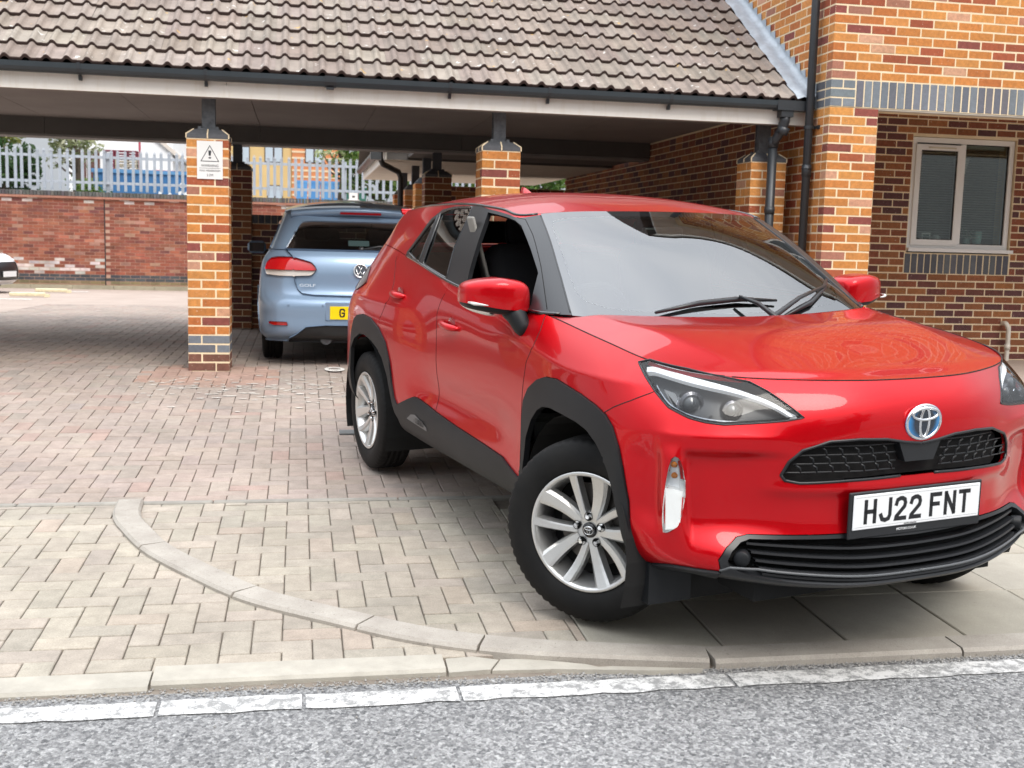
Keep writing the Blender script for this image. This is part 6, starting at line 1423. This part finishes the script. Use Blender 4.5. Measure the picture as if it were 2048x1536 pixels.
for i in range(3):
    for j in range(3):
        e = empty('crate', (-10.55+.36*i, 31.0, ZY+1.22+.25*j), label='%s crate %s in the %s column of the stack behind the container' % ('red' if j == 2 or i == 0 else 'tan', ('lowest', 'second', 'topmost')[j], ('left', 'middle', 'right')[i]), cat='crate', group=CRG)
        mt = M_CRATE if (j == 2 or i == 0) else M_CRATE2
        for za, zb_ in ((.0, .05), (.10, .14), (.19, .235)): m = MB(); m.box(-.17, .17, -.2, .2, za, zb_); m.build('slat', mt, e)
        for xa in (-.17, .13): m = MB(); m.box(xa, xa+.04, -.19, .19, .0, .232); m.build('corner', mt, e)
e = empty('red_van', (-8.85, 33.5, ZY), label='red van roof showing over the blue container', cat='van')
m = MB(); m.prism([(-.9, 0), (.9, 0), (.9, 1.0), (.7, 1.48), (-.55, 1.5), (-.9, 1.1)], 1, 0, 1.7); m.build('body', plain('red van paint', (.62, .03, .03), .35), e); m = MB(); m.box(-.45, .6, -.02, 0, 1.1, 1.38); m.build('window', M_DKGLASS, e)
for i, (x_, c_) in enumerate(((-4.25, (.10, .30, .60)), (-3.75, (.08, .26, .55)), (-3.25, (.10, .30, .58)), (-2.78, (.07, .24, .5)))):
    e = empty('wheelie_bin', (x_, 38, ZY), label='%s blue wheeled bin in front of the striped block' % ('leftmost', 'second', 'third', 'rightmost')[i], cat='bin', group='blue bins beyond the fence'); m = MB(); m.add([(-.2, -.3, .1), (.2, -.3, .1), (.2, .3, .1), (-.2, .3, .1), (-.235, -.36, 1.42), (.235, -.36, 1.42), (.235, .36, 1.42), (-.235, .36, 1.42)], [(0, 3, 2, 1), (0, 1, 5, 4), (1, 2, 6, 5), (2, 3, 7, 6), (3, 0, 4, 7)]); mt = plain('bin blue %d' % i, c_, .5); m.build('body', mt, e); m = MB(); m.box(-.24, .24, -.37, .38, 1.42, 1.52); m.box(-.12, .12, -.375, -.37, 1.2, 1.32); m.build('lid', mt, e)
e = empty('green_bin', (-2.25, 36, ZY), label='dark green bin beside the blue bins', cat='bin'); m = MB(); m.add([(-.4, -.3, .1), (.4, -.3, .1), (.4, .3, .1), (-.4, .3, .1), (-.5, -.36, 1.15), (.5, -.36, 1.15), (.5, .36, 1.15), (-.5, .36, 1.15)], [(0, 3, 2, 1), (0, 1, 5, 4), (1, 2, 6, 5), (2, 3, 7, 6), (3, 0, 4, 7), (4, 5, 6, 7)]); m.build('body', plain('bin green', (.03, .14, .10), .5), e); m = MB(); m.box(-.52, .52, -.38, .38, 1.15, 1.22); m.build('lid', bpy.data.materials['bin green'], e)
for nm, x_, y_, h_, r_, c_, lb in (('red_pole', -2.2, 34.5, 4.2, .07, (.42, .10, .10), 'faded red pole right of the striped block'), ('thin_red_pole', -11.3, 44, 5, .05, (.35, .03, .06), 'thin red pole against the white shed')): m = MB(); m.tube([(0, 0, 0), (0, 0, h_)], r_, 8); tag(m.build(nm, plain(nm, c_, .5), smooth=True, loc=(x_, y_, ZY)), lb, 'pole')
m = MB(); m.box(-.1, .1, -.05, .05, 0, .16); m.box(-.03, .03, -.06, .06, .05, .09, mi=1); m.box(-.14, .14, -.07, .07, -.02, 0); tag(m.build('white_box', [M_UPVC, M_GASK], loc=(-3.05, YW+.05, 2.30)), 'small white box on the coping of the boundary wall', 'box')
# lowered bay posts and painted marks in the far yard
for x_, y_, lb in ((-9.33, 13.4, 'nearer'), (-9.42, 15.9, 'further')): e = empty('bay_post', (x_, y_, gz(y_)), label='%s cream folded parking post lying on the far yard' % lb, cat='post', group='folded parking posts'); m = MB(); m.add(*chamfer(.62, .12, .07, .012)); m.build('bar', M_PAINTY, e, loc=(0, 0, .05)); m = MB(); m.prism([(.3, -.05), (.4, 0), (.3, .05)], 2, .0, .06); m.build('hinge', M_PAINTY, e)
def numeral(x, y, s, col):
    m = MB(); n = 28; L, R_ = [], []
    for i in range(n+1):
        a = 2*math.pi*i/n; L.append((x+.055*s*math.cos(a), y+.10*s*math.sin(a), gz(y)+.0045)); R_.append((x+.033*s*math.cos(a), y+.06*s*math.sin(a), gz(y)+.0045))
    m.add(L+R_, [(i, i+1, i+n+2, i+n+1) for i in range(n)]); return m
m = numeral(-4.05, .60, 1.55, 0); m.add([(-4.1, .52, .2555), (-3.99, .54, .2555), (-3.99, .58, .2555), (-4.1, .56, .2555)], [(0, 1, 2, 3)]); m.build('painted_number', M_PAINT, YARD, fix=False); numeral(-3.82, .60, 1.55, 0).build('painted_number', M_PAINT, YARD, fix=False)
m = MB()
for x_, y_, l_ in ((-9.3, 16.6, .5), (-10.3, 11.4, .8), (-9.6, 12.2, .6)): m.add([(x_, y_, gz(y_)+.004), (x_+l_, y_, gz(y_)+.004), (x_+l_, y_+.12, gz(y_)+.004), (x_, y_+.12, gz(y_)+.004)], [(0, 1, 2, 3)])
m.build('bay_marks', M_PAINT, YARD, fix=False)['kind'] = 'stuff'
sp = MB()
for i in range(230):
    if random.random() < .6: x_, y_ = random.gauss(-5.0, .42), random.gauss(-.25, .26)
    else: x_, y_ = random.gauss(-4.25, .30), random.gauss(-.35, .30)
    r_ = random.uniform(.006, .024); n = 7; sp.add([(x_+r_*math.cos(6.283*i_/n)*random.uniform(.6, 1.3)*1.4, y_+r_*math.sin(6.283*i_/n)*random.uniform(.6, 1.3), gz(y_)+.0035) for i_ in range(n)], [tuple(range(n))])
o = sp.build('bird_droppings', plain('dropping', (.62, .58, .52), .8), fix=False); tag(o, 'white bird droppings spattered on the blocks in front of the pier', 'droppings', kind='stuff')
# ------------------------------------------------------------------ across the road, behind the viewer (mirrored in the paintwork)
HB = empty('opposite_terrace', (0, -24, .06), label='brick terrace across the road behind the viewer', cat='building')
m = MB(); m.box(-16, 9, -8, 0, 0, 4.6); m.build('wall', plain('terrace brick', (.26, .12, .08), .9, var=.15, scale=2), HB)
m = MB(); m.prism([(.5, 4.5), (-4, 7.6), (-8.5, 4.5)], 0, -16.4, 9.4); m.build('roof', plain('terrace slate', (.10, .10, .11), .8), HB)
for i in range(7):
    for z_ in (.9, 3.0): w_ = MB(); w_.box(-15+3.4*i, -13.7+3.4*i, -.02, .04, z_, z_+1.2); f = w_.build('window', M_UPVC, HB); p = MB(); p.box(-14.93+3.4*i, -13.77+3.4*i, .041, .05, z_+.07, z_+1.13); p.build('pane', M_DKGLASS, f)
for x_, y_, h_ in ((-9, -19, 6.5), (-1.5, -18.2, 5.5), (5.5, -19, 7)): tree('street_tree', (x_, y_, .06), h_, 2.0, 'street tree across the road %s the viewer' % ('behind and left of' if x_ < -5 else 'straight behind' if x_ < 2 else 'behind and right of'), G3+G1[:1], 1800, .2, .16, .3, group='trees across the road')
# ------------------------------------------------------------------ small hatchbacks (blue one in the bay, white one far left)
# x forward from the rear bumper, y left, z up; the net starts at the rear centre
def hatch_cols():
    zz = [.22, .27, .42, .555, .63, .80, .92, .99]; xr = [.16, .035, .0, .004, .062, .088, .125, .175]; cols = []
    for Y, dx, yk in ((0, 0, 1), (.30, .006, 1), (.52, .022, 1), (.68, .058, 1), (.78, .12, 1)):
        cols.append([(x+dx+(.0 if i > 2 else 0), Y*(1 if i < 5 else 1-.03*(i-4)) if Y else 0, z) for i, (x, z) in enumerate(zip(xr, zz))])
    cols.append([(.30, .80, .22), (.24, .835, .27), (.23, .845, .42), (.24, .85, .56), (.25, .845, .64), (.28, .83, .80), (.31, .80, .92), (.36, .755, .99)])
    for x, k, zt in ((.48, 0, .985), (.75, .012, .98), (1.1, .012, .97), (1.6, .006, .96), (2.2, .005, .95), (2.8, .006, .935), (3.2, .010, .92)):
        cols.append([(x, .80, .20), (x, .84+k, .26), (x, .868+k, .42), (x, .876+k, .56), (x, .874+k, .64), (x, .862+k, .80), (x, .838+k*.6, .905), (x, .79, zt)])
    cols.append([(3.65, .78, .20), (3.66, .82, .27), (3.67, .84, .42), (3.67, .845, .54), (3.65, .84, .62), (3.6, .82, .72), (3.5, .78, .80), (3.40, .70, .86)])
    cols.append([(3.92, .62, .20), (3.97, .68, .27), (3.98, .70, .42), (3.97, .70, .54), (3.95, .69, .62), (3.88, .67, .70), (3.78, .62, .77), (3.66, .55, .83)])
    cols.append([(4.05, .36, .20), (4.13, .38, .27), (4.15, .39, .42), (4.14, .39, .54), (4.11, .385, .62), (4.04, .37, .69), (3.93, .34, .755), (3.80, .30, .815)])
    cols.append([(4.08, 0, .20), (4.17, 0, .27), (4.19, 0, .42), (4.18, 0, .54), (4.15, 0, .62), (4.08, 0, .69), (3.97, 0, .75), (3.84, 0, .81)])
    return cols
HB_S = Surf(hatch_cols(), True, True)
HG = [[(.175, 0, .985), (.265, 0, 1.10), (.355, 0, 1.21), (.44, 0, 1.305)], [(.185, .30, .985), (.275, .29, 1.10), (.365, .275, 1.21), (.45, .26, 1.305)], [(.205, .52, .985), (.295, .495, 1.10), (.38, .47, 1.21), (.465, .45, 1.30)], [(.255, .665, .985), (.34, .63, 1.10), (.42, .59, 1.21), (.50, .56, 1.295)], [(.36, .75, .985), (.43, .705, 1.10), (.50, .66, 1.21), (.57, .62, 1.30)],
  [(.62, .785, .98), (.67, .738, 1.10), (.72, .69, 1.22), (.77, .645, 1.33)], [(1.0, .79, .97), (1.03, .745, 1.10), (1.06, .70, 1.235), (1.10, .65, 1.36)], [(1.6, .79, .96), (1.61, .75, 1.10), (1.62, .70, 1.25), (1.64, .65, 1.385)], [(2.2, .79, .95), (2.18, .745, 1.09), (2.14, .69, 1.24), (2.10, .635, 1.37)], [(2.75, .775, .935), (2.60, .72, 1.08), (2.44, .66, 1.22), (2.32, .60, 1.335)], [(3.0, .66, .91), (2.80, .60, 1.06), (2.60, .54, 1.20), (2.43, .48, 1.33)], [(3.12, .36, .90), (2.92, .33, 1.05), (2.70, .29, 1.20), (2.52, .26, 1.335)], [(3.15, 0, .90), (2.95, 0, 1.05), (2.73, 0, 1.20), (2.55, 0, 1.34)]]
HB_G = Surf(HG, True, True)
def to_uv(S, pts, umax):
    U, V = np.meshgrid(np.linspace(0, umax, 200), np.linspace(0, S.v1, 120), indexing='ij'); P = S.at(U.ravel(), V.ravel()); r = []
    for y, z in pts: k_ = np.argmin((P[:, 1]-y)**2+(P[:, 2]-z)**2); r.append((U.ravel()[k_], V.ravel()[k_]))
    return r
def wheel_poly(S, xc, r, zc=.315, top=.05):
    U, V = np.meshgrid(np.linspace(0, S.u1, 500), np.linspace(0, S.v1, 90), indexing='ij'); P = S.at(U.ravel(), V.ravel()); ok = P[:, 1] > .6; res = []
    for a in np.linspace(-.25, math.pi+.25, 26):
        x, z = xc+r*math.cos(a), max(.205, zc+r*math.sin(a)); d = (P[:, 0]-x)**2+(P[:, 2]-z)**2+np.where(ok, 0, 9); k_ = np.argmin(d); res.append((U.ravel()[k_], V.ravel()[k_]))
    return [(res[0][0], -.2)]+res+[(res[-1][0], -.2)]
def hatchback(name, label, paint, mw, rear, loc, rz, plate_mat, plate_txt):
    E_ = empty(name, loc, rz, label, 'car')
    tail = to_uv(HB_S, [(.40, .800), (.388, .84), (.43, .882), (.595, .925), (.70, .928), (.76, .915), (.80, .88), (.815, .83), (.80, .775), (.70, .770), (.574, .772), (.43, .775)], HB_S.cols[6])
    tlow = to_uv(HB_S, [(.385, .822), (.60, .816), (.84, .815), (.83, .75), (.38, .755)], HB_S.cols[6]); diff = [(-.05, -.1), (-.05, .205), (.30, .205), (.46, .19), (.60, .075), (.62, -.1)]
    refl = to_uv(HB_S, [(.62, .355), (.63, .385), (.77, .39), (.79, .372), (.74, .352)], HB_S.cols[6]); hatchl = to_uv(HB_S, [(.0, .60), (.40, .605), (.50, .615), (.54, .65), (.57, .77), (.58, .93), (.64, .985)], HB_S.cols[6]); hatch = [(-.05, 1.3), (-.05, hatchl[0][1])]+hatchl+[(hatchl[-1][0], 1.3)]
    skirt = to_uv(HB_S, [(.0, .345), (.30, .345), (.62, .345), (.74, .34), (.80, .36)], HB_S.cols[5]); skirt = [(-.05, -.1), (-.05, skirt[0][1])]+skirt+[(skirt[-1][0]+.03, -.1)]
    pr, pf = wheel_poly(HB_S, .76, .35), wheel_poly(HB_S, 3.33, .35)
    hl = [(HB_S.cols[13]-.05, .72), (HB_S.cols[13]+.25, .60), (HB_S.cols[14]+.12, .56), (HB_S.cols[14]+.16, .68), (HB_S.cols[14], .76), (HB_S.cols[13], .80)]; fg = [(HB_S.cols[15]-.12, .12), (HB_S.u1+.1, .12), (HB_S.u1+.1, .50), (HB_S.cols[15]-.05, .50)]
    K = dict(body=0, hole=1, tail=2, tlow=3, diff=4, refl=5, hatch=6, hl=7, fg=8, skirt=9)
    lst = [('hatch', hatch), ('diff', diff), ('refl', refl), ('tail', tail), ('hl', hl), ('fg', fg), ('hole', pr), ('hole', pf)]
    def c_(u, v):
        r = np.zeros(u.shape, int)
        for k_, p in lst: r[pip(p, u, v)] = K[k_]
        t = (r == K['tail']) & pip(tlow, u, v); r[t] = K['tlow']; return r
    u_ = np.concatenate([np.linspace(0, HB_S.cols[6], 90), np.linspace(HB_S.cols[6], HB_S.u1, 150)[1:]]); v_ = np.linspace(0, HB_S.v1, 64)
    U, V, I_ = snap_grid(u_, v_, c_, [p for k_, p in lst]+[tlow], .014)
    def rp(k_, nm, mat, sides=(1, -1), **kw): return finish(region_bm(HB_S, U, V, I_ == K[k_], sides), nm, mat, E_, **kw) if (I_ == K[k_]).any() else None
    rp('body', 'body', paint); rp('hatch', 'tailgate', paint, gap=.003, lip=.02)
    rp('diff', 'diffuser', M_BLKPL, off=-.004)
    for s_ in (1, -1):
        rp('tail', 'tail_lamp', bpy.data.materials.get('tail lens red') or N('tail lens red').set(Base_Color=(.55, .008, .012), Roughness=.08, Coat_Weight=.8).m, (s_,), off=.006); rp('tlow', 'reverse_lamp', bpy.data.materials.get('tail lens clear') or N('tail lens clear').set(Base_Color=(.62, .58, .54), Roughness=.12, Coat_Weight=.6).m, (s_,), off=.006)
        rp('refl', 'bumper_reflector', bpy.data.materials['tail lens red'], (s_,), off=.004); rp('hl', 'headlamp', M_GLOSSBLK if rear else bpy.data.materials.get('pale lamp') or N('pale lamp').set(Base_Color=(.35, .38, .42), Roughness=.08, Metallic=.5).m, (s_,), off=.004)
    rp('fg', 'front_grille', M_BLKPL, off=.002)
    scr = [(-.05, .018), (-.05, .415), (.45, .415), (.53, .40), (.60, .02)]; cs = HB_G.cols; sw = [(cs[4]+.20, .03), (cs[5], .18), (cs[6], .34), (cs[7], .37), (cs[8], .355), (cs[9]-.02, .30), (cs[9]-.06, .03)]; ws = [(cs[9]+.10, .02), (cs[9]+.10, .38), (HB_G.u1+.1, .38), (HB_G.u1+.1, .02)]
    def gc(u, v):
        r = np.zeros(u.shape, int); r[pip(scr, u, v)] = 1; r[pip(sw, u, v)] = 2; r[pip(ws, u, v)] = 3; return r
    U, V, I2 = snap_grid(np.linspace(0, HB_G.u1, 140), np.linspace(0, HB_G.v1, 30), gc, [scr, sw, ws], .014); P_ = lambda k_, nm, mat, **kw: finish(region_bm(HB_G, U, V, I2 == k_), nm, mat, E_, **kw)
    P_(0, 'pillars', paint, lip=.012); P_(1, 'rear_window', bpy.data.materials.get('tinted rear glass') or thin_glass('tinted rear glass', (.30, .34, .34), 1.0, .0, 1.5), gap=0, lip=0, off=-.003); P_(2, 'side_windows', M_PRIV, gap=0, lip=0, off=-.003); P_(3, 'windscreen', M_SCREEN, gap=0, lip=0)
    cs3, cs9 = cs[2], cs[10]
    class RF:
        def at(s, a, w_):
            a = np.asarray(a, float); w_ = np.asarray(w_, float); f = np.abs(w_); Ed = HB_G.at(cs3+(cs9-cs3)*a, np.full(len(a), HB_G.v1)); xc = .44+(2.55-.44)*a; zc = np.interp(xc, [.44, .6, .9, 1.3, 1.7, 2.1, 2.35, 2.55], [1.305, 1.365, 1.425, 1.455, 1.457, 1.432, 1.395, 1.34]); k_ = 1-f**2.6
            return np.stack([xc+(Ed[:, 0]-xc)*f**2, Ed[:, 1]*w_, Ed[:, 2]+(zc-Ed[:, 2])*k_], 1)
    A_, W_ = np.meshgrid(np.linspace(0, 1, 36), np.linspace(0, 1, 20), indexing='ij'); bm = region_bm(RF(), A_, W_, np.ones((35, 19), bool)); bmesh.ops.recalc_face_normals(bm, faces=bm.faces[:])
    if sum(f.normal.z for f in bm.faces) < 0: bmesh.ops.reverse_faces(bm, faces=bm.faces[:])
    bm.normal_update(); finish(bm, 'roof', paint, E_, lip=.008, gap=.0)
    # bonnet: simple patch from the nose to the screen
    m = MB(); n, kk = 16, 10; vs = []
    for i in range(n+1):
        f = i/n; u0 = HB_S.u1-(HB_S.u1-HB_S.cols[12])*f; p0 = HB_S.at(np.array([u0]), np.array([HB_S.v1]))[0]
        for j in range(kk+1): t = j/kk; ty = 2*t-1; p1 = np.array([p0[0], p0[1]*ty, p0[2]+.035*(1-ty*ty)]); vs.append(tuple(p1))
    m.add(vs, [(i*(kk+1)+j, i*(kk+1)+j+1, (i+1)*(kk+1)+j+1, (i+1)*(kk+1)+j) for i in range(n) for j in range(kk)]); m.add([(3.3, -.78, .915), (3.3, .78, .915), (2.9, .78, .93), (2.9, -.78, .93)], [(0, 1, 2, 3)]); m.build('bonnet', paint, E_, smooth=True)
    # spoiler with high brake lamp, wiper
    m = MB(); vs = []
    for i in range(21): y = -.60+1.2*i/20; xb = .395+.10*(y/.6)**2; zb_ = 1.362-.035*(y/.6)**2; vs += [(xb, y, zb_), (xb-.015, y, zb_-.02), (xb+.005, y, zb_-.062), (xb+.16, y*.99, zb_-.045), (xb+.18, y*.98, zb_+.03)]
    m.add(vs, [(i*5+j, i*5+(j+1) % 5, i*5+5+(j+1) % 5, i*5+5+j) for i in range(20) for j in range(5)]); m.build('spoiler', paint, E_, smooth=True)
    m = MB(); m.box(.372, .40, -.178, .178, 1.308, 1.328); m.build('brake_lamp', N(name+' brake lamp').set(Base_Color=(.25, .005, .01), Roughness=.15).m, E_)
    m = MB(); m.tube([(.19, .0, 1.0), (.205, -.15, 1.035), (.215, -.40, 1.03)], [.016, .011, .006], 8); m.tube([(.17, 0, 1.0), (.23, 0, 1.015)], .025, 10); m.build('rear_wiper', M_BLKPL, E_, smooth=True)
    for s_ in (1, -1):
        Q = empty('door_mirror'); Q.parent = E_; vs, fs = chamfer(.10, .19, .13, .035); m = MB(); m.add(vs, fs); m.build('housing', paint, Q, smooth=False, loc=(2.48, .965*s_, .99)); m = MB(); m.box(-.004, .0, -.075, .075, -.045, .045); m.build('glass', M_DKGLASS, Q, loc=(2.428, .965*s_, .99)); m = MB(); m.tube([(2.5, .80, .93), (2.49, .90, .95)], .03, 8); m.build('arm', M_BLKPL, Q).scale = (1, s_, 1)
        for xw, nm in ((.76, 0), (3.33, 1)): wheel(E_, (xw, .765*s_, .315), s_, 0, .4+nm, emb=False).scale = (.94, .94, .94)
        for xw in (.76, 3.33):
            m = MB(); n = 14; vs = []
            for i in range(n+1): a = math.pi*(-.1+1.2*i/n); vs += [(xw+.36*math.cos(a), .85*s_, .32+.36*math.sin(a)), (xw+.36*math.cos(a), .4*s_, .32+.36*math.sin(a))]
            m.add(vs, [(2*i, 2*i+1, 2*i+3, 2*i+2) for i in range(n)]); m.build('wheel_housing', M_DARK, E_, fix=False)
    m = MB(); m.box(.3, 3.8, -.42, .42, .22, .27); m.box(.35, .5, -.5, .5, .25, .9); m.box(1.2, 2.8, -.8, .8, .22, .3); m.build('floor_pan', M_DARK, E_); m = MB(); m.tube([(.12, .3, .235), (.5, .3, .235)], .05, 10); m.build('exhaust', M_POST_G, E_)
    rbox('rear_seat', M_SEAT, (.16, 1.2, .60), (.95, 0, .80), (0, .25, 0), E_, .06)
    for s_ in (1, -1): rbox('front_seat', M_SEAT, (.16, .48, .70), (1.75, .37*s_, .85), (0, .25, 0), E_, .06); rbox('headrest', M_SEAT, (.10, .26, .18), (1.66, .37*s_, 1.25), (0, .2, 0), E_, .04); rbox('rear_headrest', M_SEAT, (.09, .24, .13), (.88, .37*s_, 1.14), (0, .2, 0), E_, .03)
    rbox('dashboard', M_SEAT, (.4, 1.3, .25), (2.75, 0, .83), par=E_, bev=.06)
    if rear:
        PLq = empty('number_plate', (-.006, .012, .469)); PLq.parent = E_; PLq.rotation_euler = (math.pi/2, 0, -math.pi/2)
        m = MB(); m.add(*chamfer(.52, .111, .004, .0015)); m.build('plate', plate_mat, PLq); plate_text(plate_txt, PLq, M_PLK, -.175, w=.036, st=.014, gap=.0245, space=.05)
        m = MB(); vs, fs = chamfer(.60, .16, .02, .008); m.add([(x, y+.01, z-.013) for x, y, z in vs], fs); m.build('plate_recess', paint, PLq)
        L = empty('emblem', (.083, .012, .828)); L.parent = E_; L.rotation_euler = (math.pi/2-.18, 0, -math.pi/2)
        m = MB(); m.lathe([(0, 0), (.056, 0), (.056, -.01)], 36, 2); m.build('backing', N('emblem dark').set(Base_Color=(.06, .07, .09), Roughness=.2).m, L); m = MB(); ring(m, .056, .056, .0065, 40); m.build('ring', M_CHROME, L, smooth=True)
        m = MB()
        for pl in ([(-.022, .046), (0, .006), (.022, .046)], [(-.043, .026), (-.020, -.044), (0, -.004), (.020, -.044), (.043, .026)]): m.tube([(x, y, .006) for x, y in pl], .0058, 6)
        m.build('letters', M_CHROME, L, smooth=True)
        me = text_mesh('GOLF', .034, extrude=.003, sx=1.6); me.materials.append(M_CHROME); link('model_lettering', me, E_, (.062, .46, .695), (math.pi/2-.15, 0, -math.pi/2))
        m = MB(); m.box(0, .002, -.09, .09, -.028, .028); o = m.build('window_sticker', N('sticker').set(Base_Color=(.55, .72, .72), Roughness=.5).m, E_, loc=(.262, .02, 1.06), rot=(0, .62, 0))
        for y_ in (.62, .33): m = MB(); m.lathe([(0, -.004), (.009, -.003), (.010, .004)], 12, 0); m.build('parking_sensor', paint, E_, loc=(.0 if y_ < .5 else .03, y_, .53))
    else:
        PLq = empty('number_plate', (4.205, 0, .40)); PLq.parent = E_; PLq.rotation_euler = (math.pi/2, 0, math.pi/2); m = MB(); m.add(*chamfer(.52, .111, .006, .002)); m.build('plate', plate_mat, PLq)
    return E_
M_PLY = N('yellow plate').set(Base_Color=(.85, .62, .01), Roughness=.25).m
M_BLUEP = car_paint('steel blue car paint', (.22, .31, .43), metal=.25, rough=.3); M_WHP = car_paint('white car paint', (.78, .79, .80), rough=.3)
hatchback('blue_hatchback', 'steel blue hatchback parked nose in under the carport behind the red car', M_BLUEP, None, True, (-3.815, .74, .25), math.pi/2, M_PLY, 'G74')
hatchback('white_hatchback', 'white hatchback with only its nose in the picture at the far left', M_WHP, None, False, (-14.15, 16.3, .07), math.radians(-14), M_PLW, '')
